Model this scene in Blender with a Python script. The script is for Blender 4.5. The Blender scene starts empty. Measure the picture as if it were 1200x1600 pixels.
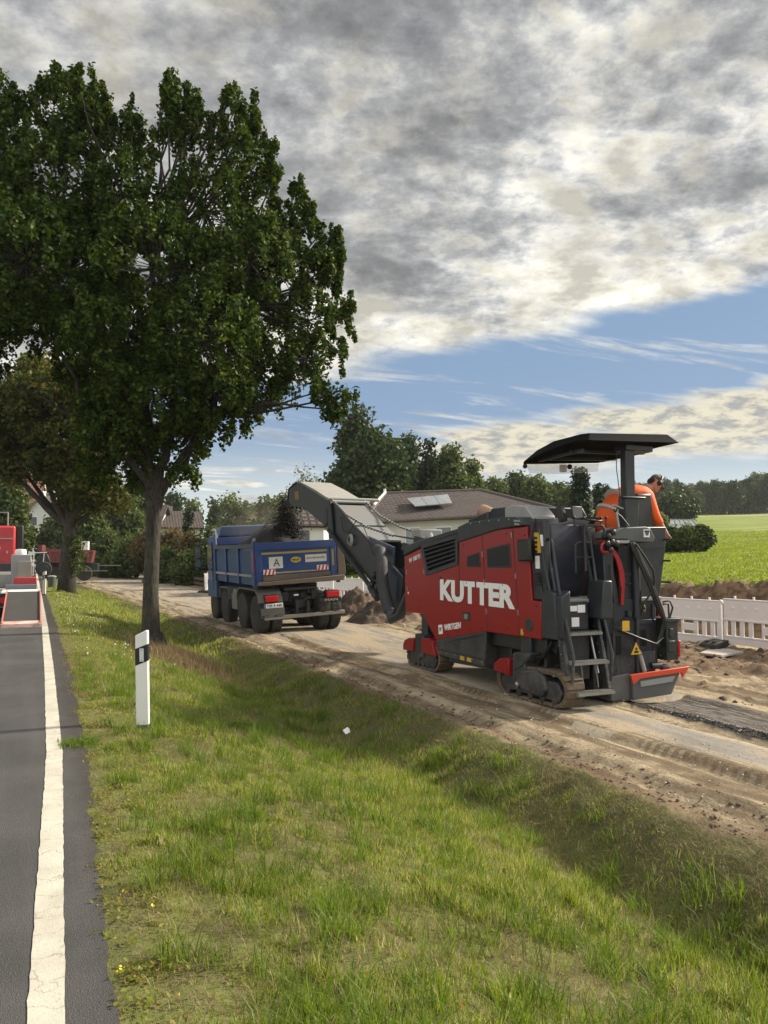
import bpy, math, random
import numpy as np
from mathutils import Vector, Matrix, Euler
R = math.radians
random.seed(7); rng = np.random.default_rng(7)
SC = bpy.context.scene
COL = SC.collection

# ------------------------------------------------------------------ camera, world, sun
YAW, PIT, ZC = R(24.5), R(3.1), 1.65
cam = bpy.data.cameras.new('camera'); cam_o = bpy.data.objects.new('camera', cam); COL.objects.link(cam_o)
cam.sensor_fit = 'VERTICAL'; cam.sensor_height = 36; cam.sensor_width = 27; cam.lens = 27.0
cam.clip_start = 0.05; cam.clip_end = 6000
cam_o.location = (0, 0, ZC); cam_o.rotation_euler = (R(90) + PIT, 0, -YAW)
SC.camera = cam_o
SC.view_settings.view_transform = 'Standard'; SC.view_settings.look = 'None'
SC.view_settings.exposure = 0.72; SC.view_settings.gamma = 1.0
SUN_AZ, SUN_EL = R(92), R(33)        # clockwise from +Y
sun = bpy.data.lights.new('sun', 'SUN'); sun.energy = 5.0; sun.angle = R(6); sun.color = (1.0, .90, .74)
sun_o = bpy.data.objects.new('sun', sun); COL.objects.link(sun_o)
sd = Vector((math.sin(SUN_AZ) * math.cos(SUN_EL), math.cos(SUN_AZ) * math.cos(SUN_EL), math.sin(SUN_EL)))
sun_o.rotation_euler = sd.to_track_quat('Z', 'Y').to_euler(); sun_o.location = sd * 50

class NT:
    """small node-tree helper"""
    def __init__(s, nt): s.nt = nt; s.N = nt.nodes; s.L = nt.links
    def n(s, t, ins=None, **kw):
        nd = s.N.new(t)
        for k, v in kw.items(): setattr(nd, k, v)
        if ins:
            for k, v in ins.items():
                sk = nd.inputs[k]
                if isinstance(v, bpy.types.NodeSocket): s.L.new(v, sk)
                else: sk.default_value = v
        return nd
    def m(s, op, a, b=None, c=None, clamp=False):
        d = {0: a}
        if b is not None: d[1] = b
        if c is not None: d[2] = c
        nd = s.n('ShaderNodeMath', d, operation=op); nd.use_clamp = clamp
        return nd.outputs[0]
    def step(s, x, lo, hi):
        return s.n('ShaderNodeMapRange', {0: x, 1: lo, 2: hi, 3: 0.0, 4: 1.0}, interpolation_type='SMOOTHSTEP').outputs[0]
    def mix(s, f, a, b):
        nd = s.N.new('ShaderNodeMix'); nd.data_type = 'RGBA'
        for i, v in ((0, f), (6, a), (7, b)):
            if isinstance(v, bpy.types.NodeSocket): s.L.new(v, nd.inputs[i])
            else: nd.inputs[i].default_value = v if i == 0 else (*v[:3], 1)
        return nd.outputs[2]
    def noise(s, vec, scale, detail=4, rough=.55, dist=0.0):
        return s.n('ShaderNodeTexNoise', {'Vector': vec, 'Scale': scale, 'Detail': detail, 'Roughness': rough, 'Distortion': dist}).outputs[0]

def make_world():
    w = bpy.data.worlds.new('World'); SC.world = w; w.use_nodes = True
    t = NT(w.node_tree); t.N.clear()
    sky = t.n('ShaderNodeTexSky', sky_type='NISHITA'); sky.sun_disc = False
    sky.sun_elevation = SUN_EL; sky.sun_rotation = SUN_AZ; sky.air_density = 1.0; sky.dust_density = 1.2; sky.ozone_density = 2.0
    tc = t.n('ShaderNodeTexCoord').outputs['Generated']
    rot = t.n('ShaderNodeVectorRotate', {'Vector': tc, 'Angle': YAW}, rotation_type='Z_AXIS').outputs[0]
    sp = t.n('ShaderNodeSeparateXYZ', {0: rot})
    X, Y, Z = sp.outputs
    az = t.m('ARCTAN2', X, Y)                       # radians, right positive
    el = t.m('ARCSINE', Z)
    den = t.m('ADD', t.m('MAXIMUM', Z, 0.0), 0.10)
    P = t.n('ShaderNodeCombineXYZ', {0: t.m('DIVIDE', X, den), 1: t.m('DIVIDE', Y, den), 2: 0.0}).outputs[0]
    Pr = t.n('ShaderNodeVectorRotate', {'Vector': P, 'Angle': R(-22)}, rotation_type='Z_AXIS').outputs[0]
    den2 = t.m('ADD', t.m('MAXIMUM', Z, 0.0), 0.24)
    P2 = t.n('ShaderNodeCombineXYZ', {0: t.m('DIVIDE', X, den2), 1: t.m('DIVIDE', Y, den2), 2: 0.0}).outputs[0]
    Pst = t.n('ShaderNodeVectorMath', {0: P2, 1: (1.9, 2.1, 1.0)}, operation='MULTIPLY').outputs[0]
    Pan = t.n('ShaderNodeVectorMath', {0: Pr, 1: (0.32, 1.3, 1.0)}, operation='MULTIPLY').outputs[0]
    big = t.noise(Pst, 2.3, 5, .55, .25)
    mid = t.noise(Pst, 6.5, 9, .64, .05)
    fine = t.noise(Pan, 3.2, 8, .6, .6)
    edge_n = t.noise(Pan, 1.3, 6, .55, .3)
    # deck: everything above a slanted lower edge
    base = t.m('ADD', t.m('MULTIPLY', az, 0.145), 0.236)
    e1 = t.m('ADD', t.m('SUBTRACT', el, base), t.m('MULTIPLY', t.m('SUBTRACT', edge_n, .5), 0.17))
    deck = t.step(e1, -0.010, 0.020)
    # hole at the right edge of the deck
    ba = t.m('MULTIPLY', t.m('ADD', az, 0.05), 0.10)
    fn = t.m('MULTIPLY', t.m('SUBTRACT', fine, .5), 0.06)
    b_hi = t.m('ADD', t.m('ADD', ba, 0.158), fn); b_lo = t.m('ADD', t.m('MULTIPLY', az, 0.07), 0.082)
    band = t.m('MULTIPLY', t.step(t.m('SUBTRACT', b_hi, el), 0.0, 0.022), t.step(t.m('SUBTRACT', t.m('ADD', el, fn), b_lo), -0.012, 0.024))
    gate = t.m('MULTIPLY', t.step(az, -.05, .10), t.m('ADD', .35, t.m('MULTIPLY', 1.1, t.step(fine, .32, .5)), clamp=True))
    band = t.m('MULTIPLY', band, gate, clamp=True)
    wis = t.m('MULTIPLY', t.step(t.m('ADD', fine, t.m('MULTIPLY', edge_n, .45)), .73, .86), t.step(el, .05, .09))
    low = t.m('MULTIPLY', t.step(fine, .50, .58), t.m('MULTIPLY', t.step(el, .045, .06), t.step(el, .125, .10)))
    low = t.m('MULTIPLY', low, t.step(az, .02, -.08))
    mask = t.m('MAXIMUM', t.m('MAXIMUM', deck, band), t.m('MAXIMUM', t.m('MULTIPLY', wis, .45), t.m('MULTIPLY', low, .85)))
    # deck shading: thick grey undersides and thin bright gaps, brighter towards the sun (right)
    dens = t.m('ADD', t.m('MULTIPLY', big, .50), t.m('MULTIPLY', mid, .50))
    dens = t.m('ADD', dens, t.m('MULTIPLY', t.m('SUBTRACT', fine, .5), .05))
    dens = t.m('SUBTRACT', dens, t.m('MULTIPLY', t.step(az, -.25, .45), .012))
    rim = t.m('MULTIPLY', t.step(e1, .13, .0), .13)
    dens = t.m('SUBTRACT', dens, rim)
    dens = t.m('SUBTRACT', dens, t.m('MULTIPLY', band, t.m('SUBTRACT', 1.0, deck)))
    lowf = t.noise(Pst, .75, 3, .5)
    dens = t.m('ADD', dens, t.m('MULTIPLY', t.m('SUBTRACT', lowf, .47), .42))
    sh = t.n('ShaderNodeVectorMath', {0: Pst, 1: (.16, .02, 0)}, operation='ADD').outputs[0]
    b2 = t.noise(sh, 2.3, 5, .55, .25); m2 = t.noise(sh, 6.5, 9, .64, .05)
    rel = t.m('SUBTRACT', t.m('ADD', t.m('MULTIPLY', big, .6), t.m('MULTIPLY', mid, .4)), t.m('ADD', t.m('MULTIPLY', b2, .6), t.m('MULTIPLY', m2, .4)))
    rel = t.m('ADD', 1.0, t.m('MULTIPLY', rel, 3.4)); rel = t.m('MINIMUM', t.m('MAXIMUM', rel, .60), 1.40)
    kc = t.m('ADD', .92, t.m('MULTIPLY', t.step(az, -.35, .2), .35))
    dens = t.m('ADD', .5, t.m('MULTIPLY', t.m('SUBTRACT', dens, .5), kc))
    cr = t.n('ShaderNodeValToRGB', {0: dens}); r = cr.color_ramp
    r.elements[0].position = .355; r.elements[0].color = (.70, .67, .58, 1)
    r.elements[1].position = .66; r.elements[1].color = (.11, .115, .125, 1)
    for p, c in ((.43, (.56, .55, .51)), (.475, (.40, .40, .395)), (.515, (.29, .295, .30)), (.565, (.20, .205, .212))):
        e = r.elements.new(p); e.color = (*c, 1)
    side = t.m('ADD', 1.0, t.m('MULTIPLY', t.step(az, -.45, .35), .22))
    cloud = t.n('ShaderNodeVectorMath', {0: cr.outputs[0], 'Scale': t.m('MULTIPLY', side, rel)}, operation='SCALE').outputs[0]
    bandc = t.mix(t.step(mid, .42, .62), (.72, .66, .50), (.30, .31, .31))
    cloud = t.mix(t.m('MULTIPLY', band, t.m('SUBTRACT', 1.0, deck)), cloud, bandc)
    # backdrop of blue thinning to pale towards the horizon
    hz = t.mix(t.step(el, .0, .17), (.78, .86, .80), (.17, .30, .50))
    tint = t.n('ShaderNodeVectorMath', {0: sky.outputs[0], 'Scale': .06}, operation='SCALE').outputs[0]
    blue = t.mix(.12, hz, tint)
    col = t.mix(mask, blue, cloud)
    # unseen broken cloud behind the viewer, brightened as an added soft fill light
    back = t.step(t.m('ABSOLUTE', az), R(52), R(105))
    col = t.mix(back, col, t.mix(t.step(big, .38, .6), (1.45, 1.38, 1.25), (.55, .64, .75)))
    col = t.n('ShaderNodeVectorMath', {0: col, 'Scale': .70}, operation='SCALE').outputs[0]
    col = t.n('ShaderNodeVectorMath', {0: col, 'Scale': 10.0}, operation='SCALE').outputs[0]
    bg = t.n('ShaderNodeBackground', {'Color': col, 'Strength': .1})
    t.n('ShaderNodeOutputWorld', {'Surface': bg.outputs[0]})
make_world()

def ray(px, py):
    f = Vector((math.sin(YAW) * math.cos(PIT), math.cos(YAW) * math.cos(PIT), math.sin(PIT)))
    r = Vector((math.cos(YAW), -math.sin(YAW), 0)); u = r.cross(f)
    return f + r * ((px - 600) / 1200) + u * ((800 - py) / 1200)
def at(px, py, D):
    """point at forward distance D metres, in the direction of a photo position (for surveying distances)"""
    return Vector((0, 0, ZC)) + ray(px, py) * D

# ------------------------------------------------------------------ helpers
ORG = {}
def tag(o, label=None, cat=None, group=None, kind=None):
    if label: o['label'] = label
    if cat: o['category'] = cat
    if group: o['group'] = group
    if kind: o['kind'] = kind
    return o
def thing(name, label, cat, loc=(0, 0, 0), group=None):
    o = bpy.data.objects.new(name, None); COL.objects.link(o); o.location = loc; o.empty_display_size = .2
    ORG[o.name] = Vector(loc); return tag(o, label, cat, group)

class MB:
    DEF = None
    def __init__(s): s.v = []; s.f = []; s.M = MB.DEF
    def add(s, vs, fs):
        b = len(s.v)
        if s.M is not None: vs = [s.M @ Vector(v) for v in vs]
        s.v += [tuple(v) for v in vs]; s.f += [tuple(i + b for i in f) for f in fs]
    def box(s, x0, x1, y0, y1, z0, z1):
        s.add([(x, y, z) for z in (z0, z1) for y in (y0, y1) for x in (x0, x1)],
              [(0, 2, 3, 1), (4, 5, 7, 6), (0, 1, 5, 4), (2, 6, 7, 3), (0, 4, 6, 2), (1, 3, 7, 5)])
        return s
    def obox(s, c, size, rot):
        m = Matrix.Translation(c) @ Euler(rot).to_matrix().to_4x4(); a, b, d = [q / 2 for q in size]
        s.add([m @ Vector((x, y, z)) for z in (-d, d) for y in (-b, b) for x in (-a, a)],
              [(0, 2, 3, 1), (4, 5, 7, 6), (0, 1, 5, 4), (2, 6, 7, 3), (0, 4, 6, 2), (1, 3, 7, 5)])
        return s
    def bar(s, p, q, w, h, up=(0, 0, 1)):
        p = Vector(p); q = Vector(q); d = (q - p).normalized(); up = Vector(up)
        if abs(d.dot(up)) > .97: up = Vector((1, 0, 0))
        r = d.cross(up).normalized(); u = r.cross(d)
        vs = [c + r * a + u * b for c in (p, q) for a, b in ((-w / 2, -h / 2), (w / 2, -h / 2), (w / 2, h / 2), (-w / 2, h / 2))]
        s.add(vs, [(3, 2, 1, 0), (4, 5, 6, 7), (0, 1, 5, 4), (1, 2, 6, 5), (2, 3, 7, 6), (3, 0, 4, 7)]); return s
    def prism(s, poly, axis, a, b):
        """poly of 2-D points extruded along axis ('x': points are (y,z); 'y': (x,z); 'z': (x,y))"""
        def P(p, t): return {'x': (t, p[0], p[1]), 'y': (p[0], t, p[1]), 'z': (p[0], p[1], t)}[axis]
        n = len(poly); vs = [P(p, a) for p in poly] + [P(p, b) for p in poly]
        area = sum(poly[i][0] * poly[(i + 1) % n][1] - poly[(i + 1) % n][0] * poly[i][1] for i in range(n))
        fs = [tuple(range(n)), tuple(range(2 * n - 1, n - 1, -1))] + [(i, i + n, (i + 1) % n + n, (i + 1) % n) for i in range(n)]
        flip = (area > 0) == (b > a)
        if axis == 'y': flip = not flip
        if not flip: fs = [tuple(reversed(f)) for f in fs]
        s.add(vs, fs); return s
    def tube(s, pts, r, seg=8, r2=None, cap=True):
        pts = [Vector(p) for p in pts]; n = len(pts); rs = r if isinstance(r, (list, tuple)) else [r + ((r2 if r2 is not None else r) - r) * i / max(1, n - 1) for i in range(n)]
        vs = []; prev = None
        for i, p in enumerate(pts):
            d = (pts[min(i + 1, n - 1)] - pts[max(i - 1, 0)]).normalized()
            if prev is None:
                a = Vector((0, 0, 1)) if abs(d.z) < .9 else Vector((1, 0, 0)); u = d.cross(a).normalized()
            else: u = (prev - d * prev.dot(d)).normalized()
            w = d.cross(u); prev = u
            vs += [p + (u * math.cos(2 * math.pi * k / seg) + w * math.sin(2 * math.pi * k / seg)) * rs[i] for k in range(seg)]
        fs = [(i * seg + k, i * seg + (k + 1) % seg, (i + 1) * seg + (k + 1) % seg, (i + 1) * seg + k) for i in range(n - 1) for k in range(seg)]
        if cap: fs += [tuple(range(seg - 1, -1, -1)), tuple((n - 1) * seg + k for k in range(seg))]
        s.add(vs, fs); return s
    def cyl(s, p, q, r, seg=20, r2=None): return s.tube([p, q], r, seg, r2)
    def lathe(s, c, axis, prof, seg=28):
        """prof: (t along axis, radius)"""
        A = Vector(axis).normalized(); a = Vector((0, 0, 1)) if abs(A.z) < .9 else Vector((1, 0, 0)); u = A.cross(a).normalized(); w = A.cross(u); c = Vector(c)
        vs = [c + A * t + (u * math.cos(2 * math.pi * k / seg) + w * math.sin(2 * math.pi * k / seg)) * r for t, r in prof for k in range(seg)]
        n = len(prof)
        fs = [(i * seg + k, i * seg + (k + 1) % seg, (i + 1) * seg + (k + 1) % seg, (i + 1) * seg + k) for i in range(n - 1) for k in range(seg)]
        fs += [tuple(range(seg - 1, -1, -1)), tuple((n - 1) * seg + k for k in range(seg))]
        s.add(vs, fs); return s
    def ball(s, c, r, seg=14, rings=8):
        rx, ry, rz = r if isinstance(r, (tuple, list)) else (r, r, r)
        vs = [(c[0], c[1], c[2] - rz)]
        for i in range(1, rings):
            a = math.pi * i / rings
            vs += [(c[0] + rx * math.sin(a) * math.cos(2 * math.pi * k / seg), c[1] + ry * math.sin(a) * math.sin(2 * math.pi * k / seg), c[2] - rz * math.cos(a)) for k in range(seg)]
        vs.append((c[0], c[1], c[2] + rz)); L = len(vs) - 1
        fs = [(0, 1 + (k + 1) % seg, 1 + k) for k in range(seg)] + [(L, L - seg + k, L - seg + (k + 1) % seg) for k in range(seg)]
        fs += [(1 + i * seg + k, 1 + i * seg + (k + 1) % seg, 1 + (i + 1) * seg + (k + 1) % seg, 1 + (i + 1) * seg + k) for i in range(rings - 2) for k in range(seg)]
        s.add(vs, fs); return s
    def build(s, name, mat, parent=None, bevel=0, smooth=True, local=False, sharp=35, label=None, seg=2):
        o0 = ORG[parent.name] if (parent is not None and not local) else Vector((0, 0, 0))
        me = bpy.data.meshes.new(name); me.from_pydata([(v[0] - o0.x, v[1] - o0.y, v[2] - o0.z) for v in s.v], [], s.f)
        me.validate()
        import bmesh
        b = bmesh.new(); b.from_mesh(me); bmesh.ops.recalc_face_normals(b, faces=b.faces); b.to_mesh(me); b.free()
        if mat: me.materials.append(mat)
        if smooth:
            me.polygons.foreach_set('use_smooth', [True] * len(me.polygons)); me.set_sharp_from_angle(angle=R(sharp))
        o = bpy.data.objects.new(name, me); COL.objects.link(o)
        if bevel:
            md = o.modifiers.new('bevel', 'BEVEL'); md.width = bevel; md.segments = seg; md.limit_method = 'ANGLE'; md.angle_limit = R(40); md.harden_normals = False
        if parent is not None: o.parent = parent; ORG[o.name] = ORG[parent.name]
        if label: o['label'] = label
        return o

def copy_tree(o, parent=None):
    c = o.copy(); COL.objects.link(c); ORG[c.name] = ORG.get(o.name, Vector())
    if parent is not None: c.parent = parent
    for ch in list(o.children): copy_tree(ch, c)
    return c

def text_mesh(s, size, bold=0.0, xs=1.0, extrude=.002):
    cu = bpy.data.curves.new('lettering', 'FONT'); cu.body = s; cu.size = size; cu.offset = bold; cu.extrude = extrude
    cu.align_x = 'LEFT'; cu.resolution_u = 3
    ob = bpy.data.objects.new('lettering', cu); COL.objects.link(ob)
    dg = bpy.context.evaluated_depsgraph_get(); dg.update()
    me = bpy.data.meshes.new_from_object(ob.evaluated_get(dg)); bpy.data.objects.remove(ob); bpy.data.curves.remove(cu)
    for v in me.vertices: v.co.x *= xs
    return me
def lettering(s, origin, xdir, zdir, width, height, mat, parent, bold=0.0, name='lettering', local=False):
    """text stretched to width x height; xdir/zdir are the writing and upward directions"""
    me = text_mesh(s, 1.0, bold)
    xs = [v.co.x for v in me.vertices]; ys = [v.co.y for v in me.vertices]
    x0, x1, y0, y1 = min(xs), max(xs), min(ys), max(ys)
    X = Vector(xdir).normalized(); Zv = Vector(zdir).normalized(); Nn = X.cross(Zv); o = Vector(origin) - (Vector() if local else ORG[parent.name])
    for v in me.vertices:
        v.co = o + X * ((v.co.x - x0) / (x1 - x0) * width) + Zv * ((v.co.y - y0) / (y1 - y0) * height) + Nn * v.co.z
    me.materials.clear(); me.materials.append(mat)
    ob = bpy.data.objects.new(name, me); COL.objects.link(ob); ob.parent = parent; ORG[ob.name] = ORG[parent.name]
    return ob

# ------------------------------------------------------------------ materials
MATS = {}
def mat(name, col, rough=.5, metal=0.0, dirt=0.0, dirtcol=(.22, .165, .11), bump=0.0, bscale=60, var=.0, vscale=3.0, spec=.5, coat=0.0, low=0.0, em=None):
    if name in MATS: return MATS[name]
    m = bpy.data.materials.new(name); m.use_nodes = True; t = NT(m.node_tree); t.N.clear()
    tc = t.n('ShaderNodeTexCoord').outputs['Object']
    c = None
    if var:
        nz = t.step(t.noise(tc, vscale, 5, .6), .3, .7)
        c = t.mix(nz, [q * (1 - var) for q in col], [min(1, q * (1 + var)) for q in col])
    if dirt or low:
        base = c if c is not None else col
        d1 = t.noise(tc, 2.3, 8, .68, .4); d2 = t.noise(tc, 17, 6, .7)
        f = t.m('MULTIPLY', t.step(t.m('ADD', t.m('MULTIPLY', d1, .65), t.m('MULTIPLY', d2, .35)), .42, .72), dirt)
        if low:
            zz = t.n('ShaderNodeSeparateXYZ', {0: tc}).outputs[2]
            f = t.m('ADD', f, t.m('MULTIPLY', t.m('MULTIPLY', t.step(zz, 1.1, .1), low), t.step(t.m('ADD', t.m('MULTIPLY', d1, .5), t.m('MULTIPLY', d2, .5)), .40, .62)), clamp=True)
        c = t.mix(f, base, dirtcol)
    b = t.n('ShaderNodeBsdfPrincipled', {'Roughness': rough, 'Metallic': metal, 'Specular IOR Level': spec, 'Coat Weight': coat, 'Coat Roughness': .15})
    if c is not None: t.L.new(c, b.inputs['Base Color'])
    else: b.inputs['Base Color'].default_value = (*col, 1)
    if dirt:
        t.L.new(t.m('ADD', rough, t.m('MULTIPLY', f, .4), clamp=True), b.inputs['Roughness'])
    if bump:
        h = t.noise(tc, bscale, 5, .6)
        t.L.new(t.n('ShaderNodeBump', {'Height': h, 'Strength': min(1, bump), 'Distance': .01 if bscale > 20 else .04}).outputs[0], b.inputs['Normal'])
    if em: b.inputs['Emission Color'].default_value = (*em[:3], 1); b.inputs['Emission Strength'].default_value = em[3]
    t.n('ShaderNodeOutputMaterial', {'Surface': b.outputs[0]}); MATS[name] = m; return m
RED = mat('red_paint', (.25, .004, .006), .34, dirt=.08, dirtcol=(.13, .05, .035), coat=.12, low=.30, spec=.35)
GREY = mat('anthracite_paint', (.017, .021, .027), .42, dirt=.18, dirtcol=(.12, .105, .09), low=.65, var=.15, bump=.08)
DGREY = mat('dark_machine_steel', (.014, .017, .022), .45, dirt=.25, dirtcol=(.10, .085, .065), low=.6)
BLACK = mat('black_plastic', (.012, .012, .013), .42, dirt=.15, dirtcol=(.07, .06, .055))
RUBBER = mat('tyre_rubber', (.022, .021, .020), .85, dirt=.55, dirtcol=(.15, .12, .09), bump=.3)
MUDST = mat('muddy_steel', (.10, .075, .05), .75, dirt=.8, dirtcol=(.24, .16, .095), bump=.8, bscale=25)
CHROME = mat('bright_steel', (.45, .45, .44), .3, 1.0, dirt=.2)
GALV = mat('galvanised_steel', (.30, .30, .28), .5, .6, dirt=.4)
LGREY = mat('dusty_light_grey', (.30, .30, .285), .55, dirt=.5, dirtcol=(.20, .18, .15))
WHITE = mat('white_lettering', (.80, .79, .76), .5)
WPL = mat('white_plastic', (.83, .80, .77), .5, dirt=.18, dirtcol=(.5, .42, .34), bump=.05)
YEL = mat('yellow_sticker', (.62, .36, .02), .5, dirt=.2)
ORRED = mat('orange_red_paint', (.62, .06, .02), .45, dirt=.35, dirtcol=(.28, .14, .09))
BLUE = mat('blue_truck_paint', (.008, .045, .19), .4, dirt=.26, dirtcol=(.12, .12, .115), coat=.3, bump=.05)
BLUED = mat('dusty_blue_sheet', (.02, .07, .17), .6, dirt=.5, dirtcol=(.15, .145, .13), bump=.12, bscale=8)
GLASS = mat('dark_glass', (.015, .018, .02), .08, spec=.8)
GLASSC = mat('mirror_glass', (.25, .3, .33), .08, .7)
RLIGHT = mat('red_tail_lens', (.42, .008, .012), .15, em=(1, .02, .03, .06), dirt=.2, dirtcol=(.15, .05, .04))
TAN = mat('rusty_exhaust', (.33, .20, .13), .6, dirt=.6, dirtcol=(.16, .09, .05))
WORN = mat('worn_bare_edge', (.12, .09, .065), .7, dirt=.7, dirtcol=(.2, .15, .11), bump=.4, bscale=30)

def leaf_mat(name, cols, trans=.35, rough=.55):
    if name in MATS: return MATS[name]
    m = bpy.data.materials.new(name); m.use_nodes = True; t = NT(m.node_tree); t.N.clear()
    rp = t.n('ShaderNodeNewGeometry').outputs['Random Per Island']
    cr = t.n('ShaderNodeValToRGB', {0: rp}); r = cr.color_ramp
    n = len(cols)
    while len(r.elements) < n: r.elements.new(.5)
    for i, c in enumerate(cols): r.elements[i].position = i / (n - 1); r.elements[i].color = (*c, 1)
    tc = t.n('ShaderNodeTexCoord').outputs['Object']
    big = t.noise(tc, .9, 3, .6)
    hs = t.n('ShaderNodeHueSaturation', {'Color': cr.outputs[0], 'Value': t.m('ADD', .62, t.m('MULTIPLY', big, .78)), 'Saturation': 1.0}).outputs[0]
    p = t.n('ShaderNodeBsdfPrincipled', {'Base Color': hs, 'Roughness': rough, 'Specular IOR Level': .16})
    tr = t.n('ShaderNodeHueSaturation', {'Color': hs, 'Value': 1.5, 'Saturation': 1.12, 'Hue': .49}).outputs[0]
    tl = t.n('ShaderNodeBsdfTranslucent', {'Color': tr})
    mx = t.n('ShaderNodeMixShader', {0: trans, 1: p.outputs[0], 2: tl.outputs[0]})
    t.n('ShaderNodeOutputMaterial', {'Surface': mx.outputs[0]}); MATS[name] = m; return m
OAK = leaf_mat('oak_leaves', [(.011, .028, .004), (.021, .045, .006), (.036, .066, .008), (.062, .095, .012), (.11, .128, .026)], .22, .6)
CHEST = leaf_mat('autumn_tinged_leaves', [(.025, .045, .008), (.045, .072, .012), (.07, .09, .016), (.095, .075, .018), (.13, .12, .03)], .3)
LEAFD = leaf_mat('dark_green_leaves', [(.018, .036, .012), (.028, .052, .014), (.045, .07, .018), (.075, .09, .022)], .2)
LEAFM = leaf_mat('mid_green_leaves', [(.035, .06, .016), (.055, .085, .02), (.08, .11, .03), (.13, .14, .05)], .3)
LEAFL = leaf_mat('pale_green_leaves', [(.07, .10, .035), (.10, .13, .045), (.14, .17, .07), (.18, .19, .09)], .35)
LEAFR = leaf_mat('reddish_hedge_leaves', [(.055, .06, .02), (.10, .075, .03), (.15, .075, .04), (.13, .12, .05), (.07, .09, .03)], .3)
LEAFS = leaf_mat('silvery_leaves', [(.10, .12, .07), (.15, .17, .10), (.22, .23, .16), (.08, .10, .05)], .3)
CONIF = leaf_mat('conifer_needles', [(.010, .022, .010), (.018, .034, .014), (.028, .048, .018)], .1)
GRASS = leaf_mat('grass_blades', [(.07, .105, .012), (.13, .19, .016), (.19, .255, .028), (.26, .30, .055), (.36, .34, .14), (.46, .41, .25)], .45, .5)
DRYG = leaf_mat('dry_grass', [(.20, .15, .08), (.28, .22, .12), (.16, .11, .06)], .3)
FIELDG = leaf_mat('field_grass', [(.12, .17, .018), (.16, .21, .028), (.20, .25, .045), (.26, .28, .07)], .45)

def bark_mat():
    m = bpy.data.materials.new('bark'); m.use_nodes = True; t = NT(m.node_tree); t.N.clear()
    tc = t.n('ShaderNodeTexCoord').outputs['Object']
    st = t.n('ShaderNodeVectorMath', {0: tc, 1: (1, 1, .16)}, operation='MULTIPLY').outputs[0]
    h = t.noise(st, 26, 7, .65, .6); g = t.noise(tc, 2.5, 4)
    c = t.mix(t.step(h, .35, .65), (.014, .012, .009), (.062, .052, .038))
    c = t.mix(t.m('MULTIPLY', t.step(g, .5, .7), .4), c, (.10, .11, .06))
    b = t.n('ShaderNodeBsdfPrincipled', {'Base Color': c, 'Roughness': .9})
    t.L.new(t.n('ShaderNodeBump', {'Height': h, 'Strength': 1.0, 'Distance': .035}).outputs[0], b.inputs['Normal'])
    t.n('ShaderNodeOutputMaterial', {'Surface': b.outputs[0]}); return m
BARK = bark_mat()

# ------------------------------------------------------------------ numpy noise and terrain
def _h(ix, iy, s):
    n = (ix.astype(np.int64) * 374761393 + iy.astype(np.int64) * 668265263 + s * 974634777) & 0x7fffffff
    n = ((n ^ (n >> 13)) * 1274126177) & 0x7fffffff
    return ((n ^ (n >> 16)) & 0xffff) / 65535.0
def vn(x, y, s=0):
    ix = np.floor(x); iy = np.floor(y); fx = x - ix; fy = y - iy; fx = fx * fx * (3 - 2 * fx); fy = fy * fy * (3 - 2 * fy)
    a = _h(ix, iy, s); b = _h(ix + 1, iy, s); c = _h(ix, iy + 1, s); d = _h(ix + 1, iy + 1, s)
    return (a * (1 - fx) + b * fx) * (1 - fy) + (c * (1 - fx) + d * fx) * fy
def fbm(x, y, o=4, s=0):
    r = 0; a = .5; t = 0
    for i in range(o): r = r + a * vn(x * 2 ** i, y * 2 ** i, s + i); t += a; a *= .5
    return r / t
def sst(x, a, b):
    t = np.clip((x - a) / (b - a), 0, 1); return t * t * (3 - 2 * t)
def XE(y): return np.interp(y, [-50, 6, 12, 27, 55, 66], [4.85, 4.72, 4.55, 4.1, 2.5, 1.4])     # grass/dirt edge
def RE(y): return np.interp(y, [-50, 3, 6.6, 11.7, 20], [.22, .27, .40, .49, .50])                 # asphalt edge
def XF(y): return np.interp(y, [-50, 13, 28, 42, 60], [14.3, 14.3, 11.9, 9.0, 9.0])
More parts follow.
